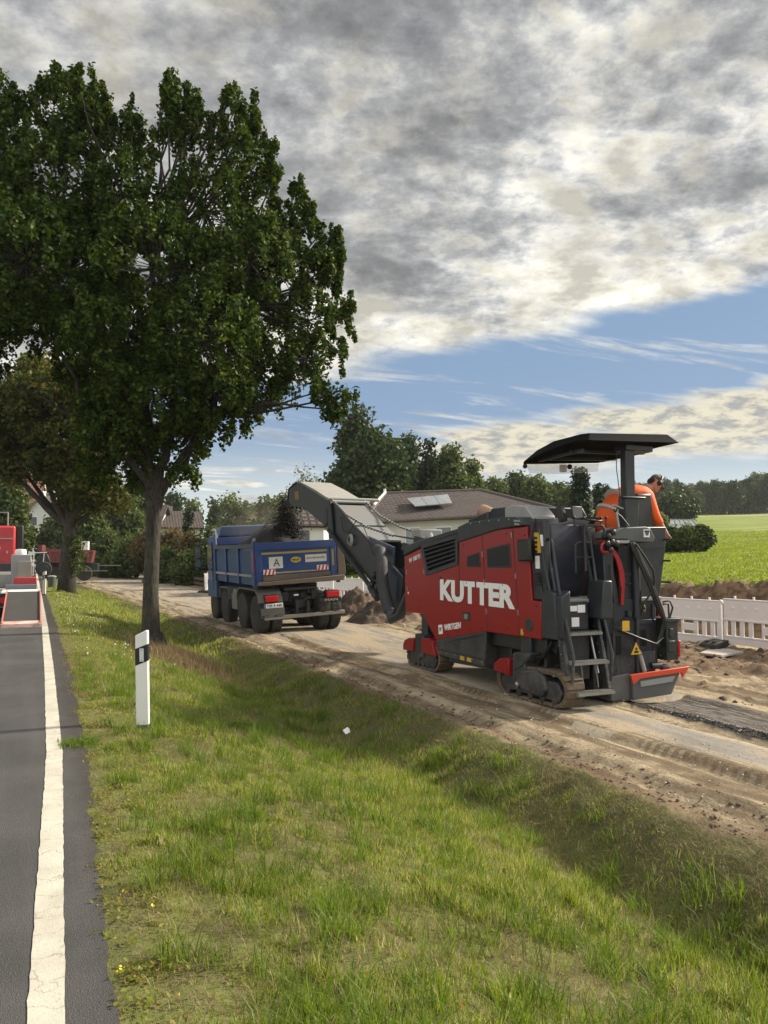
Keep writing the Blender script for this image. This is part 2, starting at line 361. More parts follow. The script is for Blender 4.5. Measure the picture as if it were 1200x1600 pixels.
def HT(x, y, rough=True):
    x = np.asarray(x, float); y = np.asarray(y, float)
    e = XE(y); xb = .81 * e; db = np.interp(y, [0, 12, 27, 55, 66], [-.80, -.76, -.58, -.35, -.2]); de = np.interp(y, [0, 30, 60, 75], [-.40, -.38, -.25, -.03])
    re = RE(y) + .04
    t1 = np.clip((x - re) / (xb - re), 0, 1); slope = t1 ** 1.25; slope = slope * slope * (3 - 2 * slope) * .5 + slope * .5
    z1 = -.012 - .02 * t1 + (db + .03) * slope
    t2 = np.clip((x - xb) / (e - xb), 0, 1); t2s = t2 ** .8
    z2 = db + (de - db) * (t2s * t2s * (3 - 2 * t2s))
    z = np.where(x < re, -.012, np.where(x < xb, z1, np.where(x < e, z2, de + (np.interp(y, [0, 55, 75], [-.35, -.25, -.02]) - de) * np.clip((x - e) / 1.2, 0, 1))))
    xf = XF(y); top = np.interp(y, [12, 28, 42, 60, 90], [.90, .48, .05, -.1, .05])
    bank = sst(x, xf, xf + 1.7)
    z = z + bank * (top + .35) + .055 * sst(x, xf + 1.5, xf + 1.9) * -1
    far = np.hypot(x, y); azm = np.degrees(np.arctan2(x, np.maximum(y, .01)))
    z = z + .0565 * np.clip(far - 21, 0, 900) * sst(azm, 16, 36) * sst(x, xf + 1.6, xf + 6) + .022 * np.clip(far - 331, 0, 600) * sst(azm, 16, 36)
    if rough:
        near = np.clip(1 - (far - 60) / 60, 0, 1)
        grass = sst(x, re + .04, re + .45) * (1 - sst(x, e - .1, e + .05))
        dirt = sst(x, e, e + .2) * (1 - sst(x, xf + 1.5, xf + 2.2))
        z = z + near * grass * ((fbm(x * 1.6, y * 1.6, 4, 3) - .5) * .14 + (fbm(x * 8, y * 8, 3, 9) - .5) * .05)
        z = z + near * dirt * (fbm(x * 3, y * .9, 4, 5) - .5) * .055
        clod = sst(x, e - .35, e - .05) * (1 - sst(x, e + .25, e + .7)) * near
        z = z + clod * np.maximum(0, fbm(x * 9, y * 9, 3, 12) - .5) * .12
        r2 = sst(x, 8.5, 9.0) * (1 - sst(x, xf + 1.6, xf + 2)) * near
        z = z + r2 * ((fbm(x * 2.2, y * 1.2, 5, 22) - .5) * .22 + np.maximum(0, fbm(x * 10, y * 6, 3, 31) - .55) * .22)
        bk = bank * (1 - sst(x, xf + 1.9, xf + 2.6)) * near
        z = z + bk * ((fbm(x * 2.5, y * 2.5, 5, 41) - .5) * .45 + np.maximum(0, fbm(x * 11, y * 9, 3, 43) - .5) * .45)
        # milled trench behind the machine
        ml = sst(x, 7.05, 7.12) * (1 - sst(x, 8.30, 8.4)) * (1 - sst(y, 8.2, 8.3))
        z = z - ml * .045 + ml * (fbm(x * 14, y * 3, 3, 51) - .5) * .03
        wind = sst(x, 6.98, 7.1) * (1 - sst(x, 7.35, 7.55)) * (1 - sst(y, 8.2, 8.3))
        z = z + wind * (.045 + np.maximum(0, fbm(x * 18, y * 18, 3, 61) - .42) * .05)
        inn = sst(x, e + 1.7, e + 2.1) * (1 - sst(x, np.where(y < 8.2, 6.7, 8.2), np.where(y < 8.2, 6.9, 8.6))) * near
        z = z - inn * .04
        # wheel ruts in the sandy shoulder
        for c, w_, dpt in ((5.05, .13, .05), (5.75, .12, .045), (6.35, .2, .02)):
            cc = c + (fbm(y * .25, y * 0 + c, 2, 70) - .5) * .35 - (4.7 - e)
            z = z - dpt * np.exp(-((x - cc) / w_) ** 2) * near + .018 * np.exp(-((x - cc - w_ * 1.7) / .07) ** 2) * near
    return z
def ht(x, y): return float(HT(np.array([x]), np.array([y]))[0])

def grid_obj(name, xs, ys, fz, material, attrs=None, kind='structure'):
    X, Y = np.meshgrid(xs, ys); Z = fz(X, Y); nx, ny = len(xs), len(ys)
    co = np.stack([X, Y, Z], -1).reshape(-1, 3)
    i = np.arange(nx * ny).reshape(ny, nx)
    q = np.stack([i[:-1, :-1], i[:-1, 1:], i[1:, 1:], i[1:, :-1]], -1).reshape(-1, 4)
    me = np_mesh(name, co, q, material)
    if attrs:
        for k, f in attrs.items():
            a = me.attributes.new(k, 'FLOAT', 'POINT'); a.data.foreach_set('value', f(X, Y).reshape(-1).astype(np.float32))
    o = bpy.data.objects.new(name, me); COL.objects.link(o)
    if kind: o['kind'] = kind
    return o
def np_mesh(name, co, faces, material=None, smooth=True):
    me = bpy.data.meshes.new(name); k = faces.shape[1]
    me.vertices.add(len(co)); me.vertices.foreach_set('co', co.astype(np.float32).reshape(-1))
    me.loops.add(faces.size); me.loops.foreach_set('vertex_index', faces.astype(np.int32).reshape(-1))
    me.polygons.add(len(faces)); me.polygons.foreach_set('loop_start', np.arange(0, faces.size, k, dtype=np.int32))
    me.polygons.foreach_set('loop_total', np.full(len(faces), k, dtype=np.int32))
    if smooth: me.polygons.foreach_set('use_smooth', np.ones(len(faces), bool))
    me.update(calc_edges=True)
    if material: me.materials.append(material)
    return me

def axis_list(parts):
    out = []
    for a, b, st in parts: out += list(np.arange(a, b - 1e-6, st))
    return np.array(out + [parts[-1][1]])

def terrain_mat():
    m = bpy.data.materials.new('terrain_surface'); m.use_nodes = True; t = NT(m.node_tree); t.N.clear()
    tc = t.n('ShaderNodeTexCoord').outputs['Object']; sp = t.n('ShaderNodeSeparateXYZ', {0: tc}); x, y = sp.outputs[0], sp.outputs[1]
    def A(n): return t.n('ShaderNodeAttribute', attribute_name=n).outputs['Fac']
    n1 = t.noise(tc, .55, 5, .6); n2 = t.noise(tc, 4, 7, .62); n3 = t.noise(tc, 28, 6, .65); n4 = t.noise(tc, 120, 3, .6)
    stv = t.n('ShaderNodeVectorMath', {0: tc, 1: (3.2, .35, 1)}, operation='MULTIPLY').outputs[0]
    st = t.noise(stv, 1.4, 7, .62, .3)
    grass = t.mix(t.step(n2, .35, .65), (.10, .105, .035), (.15, .165, .045))
    grass = t.mix(t.m('MULTIPLY', t.step(n3, .5, .68), .6), grass, (.19, .15, .10))
    grass = t.mix(A('bank'), grass, (.055, .052, .022))
    field = t.mix(t.step(t.noise(t.n('ShaderNodeVectorMath', {0: tc, 1: (.35, 1, 1)}, operation='MULTIPLY').outputs[0], .35, 8, .65), .35, .68), (.12, .17, .02), (.22, .25, .06))
    fw = t.m('MULTIPLY', t.step(t.noise(tc, 1.7, 6, .7), .52, .72), .5)
    field = t.mix(fw, field, (.16, .18, .05))
    track = t.m('MULTIPLY', A('track'), t.step(n1, .2, .5)); field = t.mix(track, field, (.36, .33, .19))
    sand = t.mix(t.step(st, .38, .62), (.15, .115, .072), (.40, .325, .215))
    sand = t.mix(t.m('MULTIPLY', t.step(n2, .48, .66), .65), sand, (.17, .115, .07))
    sand = t.mix(t.m('MULTIPLY', t.step(n3, .54, .66), .45), sand, (.10, .07, .045))
    bd = None
    for cx, ww in ((5.5, .30), (4.95, .16), (6.5, .22), (9.6, .5), (11.4, .4)):
        dx = t.m('ABSOLUTE', t.m('SUBTRACT', x, t.m('ADD', cx, t.m('MULTIPLY', t.m('SUBTRACT', n1, .5), .8))))
        k = t.step(dx, ww, ww * .25); bd = k if bd is None else t.m('MAXIMUM', bd, k)
    sand = t.mix(t.m('MULTIPLY', bd, t.m('MULTIPLY', t.step(t.noise(tc, 2.2, 6, .65), .38, .6), .75)), sand, (.11, .075, .045))
    soil = t.mix(t.step(n2, .38, .62), (.075, .048, .030), (.19, .125, .075))
    soil = t.mix(t.m('MULTIPLY', t.step(n3, .55, .7), .5), soil, (.26, .18, .11))
    mil = t.mix(t.step(n3, .42, .6), (.014, .013, .013), (.045, .040, .036))
    mil2 = t.mix(t.step(t.noise(t.n('ShaderNodeVectorMath', {0: tc, 1: (14, .9, 1)}, operation='MULTIPLY').outputs[0], 4, 5, .6), .40, .7), (.055, .045, .038), (.26, .235, .21))
    c = t.mix(A('dirt'), grass, sand)
    c = t.mix(A('soil'), c, soil)
    c = t.mix(A('milled'), c, mil2)
    c = t.mix(A('windrow'), c, mil)
    c = t.mix(A('field'), c, field)
    b = t.n('ShaderNodeBsdfPrincipled', {'Base Color': c, 'Roughness': .95, 'Specular IOR Level': .2})
    trd = None
    for cx, ph in ((5.95, 0.0), (5.0, 2.0), (6.75, 4.0)):
        dx = t.m('ABSOLUTE', t.m('SUBTRACT', x, t.m('ADD', cx, t.m('MULTIPLY', t.m('SUBTRACT', n1, .5), .35))))
        wv = t.m('SINE', t.m('ADD', t.m('MULTIPLY', y, 52.0), t.m('MULTIPLY', dx, 30.0)))
        k = t.m('MULTIPLY', t.m('MULTIPLY', t.step(dx, .17, .12), t.step(wv, -.3, .3)), t.step(t.noise(t.n('ShaderNodeVectorMath', {0: tc, 1: (ph, ph, ph)}, operation='ADD').outputs[0], .9, 3), .46, .58))
        trd = k if trd is None else t.m('MAXIMUM', trd, k)
    trd = t.m('MULTIPLY', t.m('MULTIPLY', trd, A('dirt')), t.m('SUBTRACT', 1.0, A('soil')))
    c = t.mix(t.m('MULTIPLY', trd, .6), c, (.085, .06, .038)); t.L.new(c, b.inputs['Base Color'])
    hh = t.m('ADD', t.m('MULTIPLY', n2, .6), t.m('ADD', t.m('MULTIPLY', n3, .3), t.m('MULTIPLY', n4, .1)))
    t.L.new(t.n('ShaderNodeBump', {'Height': hh, 'Strength': .9, 'Distance': .07}).outputs[0], b.inputs['Normal'])
    t.n('ShaderNodeOutputMaterial', {'Surface': b.outputs[0]}); return m

xs = axis_list([(-2500, -300, 200), (-300, -60, 30), (-60, -8, 4), (-8, .3, .8), (.3, 9.2, .055), (9.2, 17, .1), (17, 30, .5), (30, 80, 2), (80, 400, 10), (400, 3400, 120)])
ys = axis_list([(-60, -4, 4), (-4, 1, .4), (1, 16, .07), (16, 30, .14), (30, 70, .45), (70, 160, 3), (160, 500, 12), (500, 4000, 150)])
def wob(X, Y, s, k=1.6): return (fbm(X * k, Y * k, 4, s) - .5)
def a_dirt(X, Y):
    e = XE(Y); return sst(X + wob(X, Y, 80) * .45, e - .12, e + .10) * (1 - sst(Y + wob(X, Y, 81, .4) * 6, 64, 70)) * (1 - sst(X + wob(X, Y, 82, .6), np.interp(Y, [30, 42, 60], [30, 9.6, 9.4]), np.interp(Y, [30, 42, 60], [31, 10.0, 9.8])))
def a_soil(X, Y):
    xf = XF(Y); e = XE(Y)
    a = sst(X, xf - .3, xf + .4)
    b = sst(fbm(X * 1.1, Y * .6, 4, 90), .47, .62) * sst(X, 8.6, 9.2) * .8
    c = sst(X, e - .5, e - .1) * (1 - sst(X + wob(X, Y, 99, 3) * .9, e - .05, e + .35)) * .8
    return np.maximum(np.maximum(a, b), c) * a_dirt(X, Y)
def a_field(X, Y):
    xf = XF(Y); return sst(X + wob(X, Y, 83, 2.2) * .5, xf + 1.55, xf + 1.75)
T = grid_obj('ground', xs, ys, HT, terrain_mat(), {
    'dirt': a_dirt, 'soil': a_soil, 'field': a_field,
    'milled': lambda X, Y: sst(X + wob(X, Y, 84, 5) * .25, 7.08, 7.12) * (1 - sst(X + wob(X, Y, 85, 2) * .3, 8.3, 8.6)) * (1 - sst(Y, 8.1, 8.25)),
    'windrow': lambda X, Y: sst(X + wob(X, Y, 86, 9) * .16, 7.02, 7.06) * (1 - sst(X + wob(X, Y, 87, 6) * .3, 7.42, 7.5)) * (1 - sst(Y, 8.15, 8.3)),
    'bank': lambda X, Y: sst(X + wob(X, Y, 88, 3) * .5, .80 * XE(Y), .9 * XE(Y)) * .55,
    'track': lambda X, Y: np.exp(-((np.hypot(X, Y) - 205 - .12 * Y) / 9) ** 2) * (X > 60)})

# left road, asphalt with worn line; the road under works beside it
def asphalt_mat():
    m = bpy.data.materials.new('old_asphalt'); m.use_nodes = True; t = NT(m.node_tree); t.N.clear()
    tc = t.n('ShaderNodeTexCoord').outputs['Object']
    n1 = t.noise(tc, 1.2, 5); n2 = t.noise(tc, 140, 3, .7); v = t.n('ShaderNodeTexVoronoi', {'Vector': tc, 'Scale': 170.0}).outputs[0]
    c = t.mix(t.step(n1, .3, .7), (.052, .051, .050), (.078, .076, .073)); stl = t.noise(t.n('ShaderNodeVectorMath', {0: tc, 1: (2.2, .12, 1)}, operation='MULTIPLY').outputs[0], 1.5, 5, .6); c = t.mix(t.m('MULTIPLY', t.step(stl, .45, .7), .5), c, (.10, .098, .094))
    c = t.mix(t.m('MULTIPLY', t.step(n2, .56, .72), .7), c, (.16, .155, .145))
    c = t.mix(t.m('MULTIPLY', t.step(v, .25, .05), .3), c, (.02, .02, .02))
    sx = t.n('ShaderNodeSeparateXYZ', {0: tc}).outputs[0]
    e = t.step(t.m('ADD', sx, t.m('MULTIPLY', t.m('SUBTRACT', t.noise(tc, 5, 5, .7), .5), .25)), .2, .42)
    c = t.mix(t.m('MULTIPLY', e, .55), c, (.035, .027, .02))
    b = t.n('ShaderNodeBsdfPrincipled', {'Base Color': c, 'Roughness': .82, 'Specular IOR Level': .3})
    t.L.new(t.n('ShaderNodeBump', {'Height': t.m('ADD', v, n2), 'Strength': .6, 'Distance': .006}).outputs[0], b.inputs['Normal'])
    t.n('ShaderNodeOutputMaterial', {'Surface': b.outputs[0]}); return m
def road_strip(name, yl, fl, fr, nx, fz, material, edge_drop=0.0):
    vs = []; fs = []
    for y in yl:
        a, b = fl(y), fr(y)
        for k in range(nx + 1):
            x = a + (b - a) * k / nx; vs.append((x, y, fz(x, y) - (edge_drop if k in (0, nx) else 0)))
    for j in range(len(yl) - 1):
        for k in range(nx): i = j * (nx + 1) + k; fs.append((i, i + 1, i + nx + 2, i + nx + 1))
    me = np_mesh(name, np.array(vs), np.array(fs), material); o = bpy.data.objects.new(name, me); COL.objects.link(o); o['kind'] = 'structure'; return o
w1 = lambda y, s, k, a: (float(fbm(np.array([y * k]), np.array([s * 7.1]), 4, s)[0]) - .5) * a
yl = list(np.arange(-4, 30, .06)) + list(np.arange(30, 100, .8)) + list(np.arange(100, 700, 20))
road_strip('main_road', yl, lambda y: -6.4, lambda y: float(RE(y)) + .02 + w1(y, 3, 3, .10) + w1(y, 4, 14, .05), 8, lambda x, y: .004, asphalt_mat())
def line_mat():
    m = bpy.data.materials.new('worn_road_paint'); m.use_nodes = True; t = NT(m.node_tree); t.N.clear()
    tc = t.n('ShaderNodeTexCoord').outputs['Object']
    n2 = t.noise(tc, 70, 6, .75); n1 = t.noise(tc, 3, 4)
    cr = t.n('ShaderNodeTexWave', {'Vector': tc, 'Scale': 1.6, 'Distortion': 9.0, 'Detail': 5.0, 'Detail Scale': 3.0}, bands_direction='Y').outputs[1]
    c = t.mix(t.step(n1, .3, .7), (.42, .39, .32), (.54, .51, .43))
    c = t.mix(t.m('MULTIPLY', t.step(n2, .58, .70), .8), c, (.20, .18, .15))
    c = t.mix(t.m('MULTIPLY', t.step(cr, .012, .0), .5), c, (.2, .18, .16))
    b = t.n('ShaderNodeBsdfPrincipled', {'Base Color': c, 'Roughness': .8})
    t.L.new(t.n('ShaderNodeBump', {'Height': n2, 'Strength': .8, 'Distance': .006}).outputs[0], b.inputs['Normal'])
    t.n('ShaderNodeOutputMaterial', {'Surface': b.outputs[0]}); return m
def lcx(y): return np.interp(y, [0, 3, 7, 12, 19, 25, 40, 100], [.05, .075, .195, .24, .27, .27, .27, .27])
road_strip('edge_line_marking', yl, lambda y: lcx(y) - .062 + w1(y, 5, 5, .007) + w1(y, 15, 60, .016), lambda y: lcx(y) + .062 + w1(y, 6, 5, .006) + w1(y, 16, 60, .014), 2, lambda x, y: .008, line_mat())
def pave_mat():
    m = bpy.data.materials.new('dusty_pavement'); m.use_nodes = True; t = NT(m.node_tree); t.N.clear()
    tc = t.n('ShaderNodeTexCoord').outputs['Object']
    n1 = t.noise(tc, .8, 6, .62); n2 = t.noise(tc, 9, 7, .68); n3 = t.noise(tc, 60, 4, .7)
    stv = t.n('ShaderNodeVectorMath', {0: tc, 1: (2.6, .4, 1)}, operation='MULTIPLY').outputs[0]; st = t.noise(stv, 1.3, 7, .65, .4)
    c = t.mix(t.step(n1, .3, .7), (.17, .155, .135), (.26, .24, .21))
    c = t.mix(t.m('MULTIPLY', t.step(st, .40, .58), .9), c, (.35, .28, .19))
    c = t.mix(t.m('MULTIPLY', t.step(n2, .55, .70), .6), c, (.16, .115, .075))
    c = t.mix(t.m('MULTIPLY', t.step(n3, .58, .7), .4), c, (.09, .075, .06))
    b = t.n('ShaderNodeBsdfPrincipled', {'Base Color': c, 'Roughness': .9, 'Specular IOR Level': .25})
    t.L.new(t.n('ShaderNodeBump', {'Height': t.m('ADD', n2, t.m('MULTIPLY', n3, .4)), 'Strength': .7, 'Distance': .03}).outputs[0], b.inputs['Normal'])
    t.n('ShaderNodeOutputMaterial', {'Surface': b.outputs[0]}); return m
yl2 = list(np.arange(1.5, 30, .12)) + list(np.arange(30, 66, .5))
def pz(x, y): return float(np.interp(y, [0, 55, 66], [-.350, -.25, -.115]))
road_strip('site_road', yl2, lambda y: XE(y) + np.interp(y, [0, 8, 20, 60], [1.2, 1.1, .8, .3]) + w1(y, 7, .7, .7) + w1(y, 8, 5, .18),
           lambda y: (7.0 if y < 8.2 else 8.7) + w1(y, 9, .8, .5) * (0 if y < 8.2 else 1) + w1(y, 10, 6, .12), 8, pz, pave_mat(), .08)

# ------------------------------------------------------------------ foliage
def leaf_cloud(name, centers, radii, n_per, size, material, shape='diamond', up=.35, seed=1, jit=.35, flat=1.0, parent=None, outdir=None):
    """centers (N,3), radii (N,3): clumps filled with n_per small leaves; one mesh"""
    g = np.random.default_rng(seed); N = len(centers); M = N * n_per
    c = np.repeat(centers, n_per, 0); r = np.repeat(radii, n_per, 0)
    d = g.normal(size=(M, 3)); d /= np.linalg.norm(d, axis=1)[:, None]
    p = c + d * r * (g.random((M, 1)) ** .55)
    nrm = d * .5 + g.normal(size=(M, 3)) * .75; nrm[:, 2] += up; nrm /= np.linalg.norm(nrm, axis=1)[:, None]
    a = g.normal(size=(M, 3)); tx = np.cross(nrm, a); tx /= np.linalg.norm(tx, axis=1)[:, None]; ty = np.cross(nrm, tx)
    s = (size * (1 + (g.random(M) - .5) * 2 * jit))[:, None]
    if shape == 'diamond':
        tpl = [(-.5, 0, 0), (0, -.33, .06), (.5, 0, 0), (0, .33, .06)]; F = [(0, 1, 2, 3)]
    else:   # folded lobed leaf
        tpl = [(-.5, 0, 0), (.52, 0, .02), (-.12, .24, .10), (.26, .30, .10), (-.12, -.24, .10), (.26, -.30, .10)]; F = [(0, 1, 3, 2), (0, 4, 5, 1)]
    k = len(tpl); co = np.empty((M, k, 3))
    for i, (u, v, w) in enumerate(tpl): co[:, i] = p + tx * s * u + ty * s * v + nrm * s * w
    base = (np.arange(M) * k)[:, None]
    faces = np.concatenate([base + np.array(f)[None] for f in F], 0)
    me = np_mesh(name, co.reshape(-1, 3), faces, material, smooth=False)
    o = bpy.data.objects.new(name, me); COL.objects.link(o)
    if parent is not None: o.parent = parent
    return o
def lobe_points(lobes, n, seed, surf=.6):
    """lobes: (cx,cy,cz, rx,ry,rz); volume-weighted clump centres pushed towards the shell"""
    g = np.random.default_rng(seed); L = np.array(lobes, float); w = np.maximum((L[:, 3] * L[:, 4] * L[:, 5]) ** .66, .09); w /= w.sum()
    idx = g.choice(len(L), n, p=w); d = g.normal(size=(n, 3)); d /= np.linalg.norm(d, axis=1)[:, None]
    rad = g.random((n, 1)) ** (1 / 3) * (1 - surf) + surf * (.72 + .28 * g.random((n, 1)))
    return L[idx, :3] + d * L[idx, 3:] * rad, idx

def limb_path(p, q, seed, sag=.12, n=6):
    rr = random.Random(seed); p = Vector(p); q = Vector(q); L = (q - p).length; pts = []
    for i in range(n + 1):
        t = i / n; v = p.lerp(q, t); v += Vector((rr.uniform(-1, 1), rr.uniform(-1, 1), rr.uniform(-.4, .6))) * L * .05 * math.sin(math.pi * t)
        v.z += math.sin(math.pi * t) * L * sag * -1 * (1 if q.z > p.z else -.5); pts.append(v)
    return pts

# --- roadside oak in front of the truck
def px_lobes(L, D, base):
    out = []
    for px, py, rh, rv, dd, rd in L:
        Dd = D + dd; c = at(px, py, Dd) - base; k = Dd / 1200
        out.append((c.x, c.y, c.z, max(rh * k, rd * .4), rd, rv * k))
    return out
def oak():
    bx, by = 2.35, 17.3; base = Vector((bx, by, ht(bx, by) - .05))
    root = thing('oak_tree', 'tall broad oak with dark lobed leaves and forking trunk behind the near roadside post', 'tree', base)
    D = 16.8
    L = [(15, 215, 45, 80, 0, .9), (5, 150, 10, 30, 0, .3), (100, 175, 38, 85, 0, .9), (103, 110, 11, 36, 0, .3), (40, 160, 16, 12, .2, .3), (145, 195, 40, 60, .5, .9), (205, 215, 22, 45, .5, .6), (90, 300, 110, 110, 0, 1.9),
         (190, 300, 60, 80, -.5, 1.4), (285, 200, 24, 60, .3, .6), (268, 145, 10, 25, .3, .3), (262, 200, 14, 50, .3, .35), (305, 170, 13, 25, .3, .35), (330, 215, 18, 30, .3, .4), (362, 200, 16, 52, -.3, .4), (356, 160, 9, 22, -.3, .25), (372, 250, 22, 50, -.3, .6), (400, 225, 16, 45, 0, .4), (396, 185, 8, 20, 0, .2), (425, 215, 10, 24, .3, .25), (418, 255, 12, 30, .3, .3),
         (320, 320, 70, 90, 0, 1.5), (395, 320, 30, 60, .5, .9), (428, 275, 8, 14, 0, .25), (390, 400, 70, 75, -.8, 1.5), (468, 325, 9, 34, 0, .25), (486, 345, 9, 32, 0, .25), (450, 365, 26, 40, 0, .6), (440, 430, 60, 70, .4, 1.2), (500, 395, 20, 22, 0, .4), (522, 368, 10, 12, 0, .25), (510, 420, 16, 24, .2, .4),
         (482, 500, 45, 52, 0, 1.0), (530, 484, 20, 12, 0, .3), (475, 560, 45, 42, -.4, .9), (520, 545, 14, 26, 0, .35), (505, 610, 20, 16, -1, .35), (540, 618, 18, 10, -1, .3), (520, 640, 22, 12, -1, .3), (395, 590, 70, 55, .6, 1.2), (440, 620, 26, 18, .2, .6), (385, 645, 28, 26, 0, .6), (345, 665, 26, 24, -.5, .6),
         (250, 420, 120, 110, -1.2, 1.7), (110, 420, 120, 110, .5, 2.2), (-40, 320, 90, 150, 0, 1.8), (-120, 440, 110, 130, 0, 2.2), (60, 500, 100, 62, 1.0, 1.6), (20, 455, 70, 40, .3, 1.4), (200, 520, 130, 100, 1.0, 2.4), (310, 530, 110, 100, -1.4, 1.6), (330, 440, 90, 80, 1.6, 1.6), (240, 620, 100, 75, -.9, 1.6), (160, 590, 80, 60, 1.6, 1.4), (300, 680, 45, 42, 0, .9), (205, 690, 60, 40, 0, 1.2), (260, 730, 42, 18, 0, .6), (-30, 560, 50, 30, .2, .9), (165, 660, 60, 60, -.6, 1.3), (215, 745, 40, 22, .6, .8), (340, 620, 60, 55, -1.2, 1.1), (290, 745, 26, 18, .3, .5), (150, 735, 30, 25, 0, .7), (40, 400, 120, 120, -1.5, 1.6), (150, 510, 60, 60, -2.2, 1.0), (380, 500, 80, 70, 1.2, 1.3)]
    rs = random.Random(12); up_ = []
    for px, py in ((5, 190), (22, 165), (60, 150), (82, 140), (125, 135), (140, 150), (165, 165), (185, 185), (205, 190), (222, 210), (240, 235), (262, 150), (278, 150), (292, 165), (312, 180), (330, 205), (350, 160), (366, 165), (384, 185), (402, 200), (418, 225), (428, 250), (432, 300), (452, 330), (468, 310), (484, 325), (500, 355), (520, 375), (530, 400), (526, 440), (545, 490), (520, 520), (535, 550)):
        up_.append((px + rs.uniform(-5, 5), py + rs.uniform(-12, 12), rs.uniform(5, 8), rs.uniform(30, 46), rs.uniform(-.6, .6), .16))
    L = [(a, b + (10 if c > 30 and b < 420 else 0), c * (.92 if c > 25 else 1), d * (.90 if d > 30 else 1), e, f) for a, b, c, d, e, f in L] + up_
    LL = px_lobes(L, D, base)
    fork = Vector((.05, 0, at(235, 775, D).z - base.z))
    tr = MB(); tr.tube([(0, 0, -.1), (.0, 0, .25), (-.02, .0, 1.2), (0, 0, 2.2), (.02, 0, fork.z - .35), fork], [.28, .205, .165, .155, .165, .19], 16)
    tr.ball((0, 0, fork.z), (.19, .19, .24), 14, 8)
    for k in range(5):
        a = k * 1.26; tr.tube([(math.cos(a) * .12, math.sin(a) * .12, .35), (math.cos(a) * .3, math.sin(a) * .3, .02), (math.cos(a) * .5, math.sin(a) * .5, -.12)], [.13, .1, .04], 8)
    trunk = tr.build('trunk', BARK, root, local=True, sharp=180)
    br = MB(); big = sorted(range(len(L)), key=lambda i: -L[i][2] * L[i][3])
    mains = []
    for px, py, dd, r in ((195, 600, .4, .11), (275, 560, -.3, .13), (330, 590, .6, .10), (140, 470, -.5, .09), (235, 400, .2, .11), (365, 480, 0, .09), (60, 480, .5, .07)):
        q = at(px, py, D + dd) - base; pts = limb_path(fork - Vector((0, 0, .15)), q, px, .10, 7); br.tube(pts, r, 8, r2=r * .5, cap=True); mains.append((q, r * .5)); mains.append((pts[4], r * .7))
    for i, l in enumerate(LL):
        c = Vector(l[:3]); q, r = min(mains, key=lambda m: (m[0] - c).length + (3 if m[0].z > c.z + 1 else 0))
        pts = limb_path(q, c, i, .06, 5); br.tube(pts, min(r * .8, .055), 5, r2=.012, cap=False)
    pts, idx = lobe_points(LL, 4500, 3, .5)
    for i in range(0, 4500, 3):
        c = Vector(LL[idx[i]][:3]); p = Vector(pts[i]); m = c.lerp(p, .5) + Vector((0, 0, -.08)); br.tube([c, m, p], .014, 3, r2=.005, cap=False)
    br.build('limbs', BARK, trunk, local=True, sharp=180)
    g = np.random.default_rng(5); rad = np.stack([g.uniform(.08, .19, 4500), g.uniform(.08, .19, 4500), g.uniform(.14, .36, 4500)], 1)
    small = np.array([l[4] < .3 for l in LL])[idx]; rad[small] *= .55; rad[small, 2] *= 1.3
    leaf_cloud('crown', pts, rad, 46, .094, OAK, 'leaf', .35, 4, parent=root)
    return root
oak()

def simple_tree(name, label, base, trunk_h, trunk_r, lobes, n, per, size, material, group=None, seed=1, surf=.5, clump=.5, shape='diamond', limbs=True, cat='tree'):
    """lobes in metres relative to base: (x,y,z,rx,ry,rz)"""
    root = thing(name, label, cat, base, group)
    tr = MB(); tr.tube([(0, 0, -.3), (0, 0, trunk_h * .3), (trunk_r * .3, 0, trunk_h)], [trunk_r * 1.25, trunk_r, trunk_r * .6], 10)
    trunk = tr.build('trunk', BARK, root, local=True, sharp=180)
    if limbs:
        br = MB()
        for i, l in enumerate(lobes): br.tube(limb_path((0, 0, trunk_h * .75), l[:3], i + seed, .05, 5), trunk_r * .45, 6, r2=trunk_r * .08, cap=False)
        br.build('limbs', BARK, trunk, local=True, sharp=180)
    pts, idx = lobe_points(lobes, n, seed, surf); g = np.random.default_rng(seed)
    rad = clump * g.uniform(.55, 1.25, (n, 1)) * np.array([[1, 1, .8]])
    leaf_cloud('crown' if cat == 'tree' else 'foliage', pts, rad, per, size, material, shape, .4, seed, parent=root)
    return root

# chestnut beside the parked lorry
def chestnut():
    bx, by = 1.38, 37.0; base = Vector((bx, by, ht(bx, by))); D = 34.5
    L = [(95, 700, 60, 60, 0, 2.6), (40, 640, 50, 55, 0, 2.4), (100, 620, 60, 45, 0, 2.6), (10, 700, 45, 35, 1, 2.0), (150, 690, 40, 50, -1, 2.0), (140, 755, 40, 22, -1, 1.2), (60, 590, 40, 30, 1, 1.6), (-30, 660, 40, 60, 0, 2.2), (170, 640, 40, 50, 1, 2), (20, 735, 26, 12, 0, 1.0), (100, 745, 30, 18, 0, 1.0), (130, 778, 34, 14, 0, .9), (165, 780, 26, 20, 0, 1)]
    LL = px_lobes(L, D, base)
    r = simple_tree('chestnut_tree', 'broad tree with browning autumn leaves beside the red low loader', base, at(95, 790, D).z - base.z, .36, LL, 1500, 46, .19, CHEST, seed=11, clump=.6, shape='leaf')
    iv = MB(); g = np.random.default_rng(2)
    p = np.stack([g.normal(.35, .16, 60), g.normal(-.35, .16, 60), g.uniform(.9, 2.5, 60)], 1)
    leaf_cloud('ivy', p, np.full((60, 3), .2), 16, .11, LEAFM, 'leaf', .4, 5, parent=r)
chestnut()

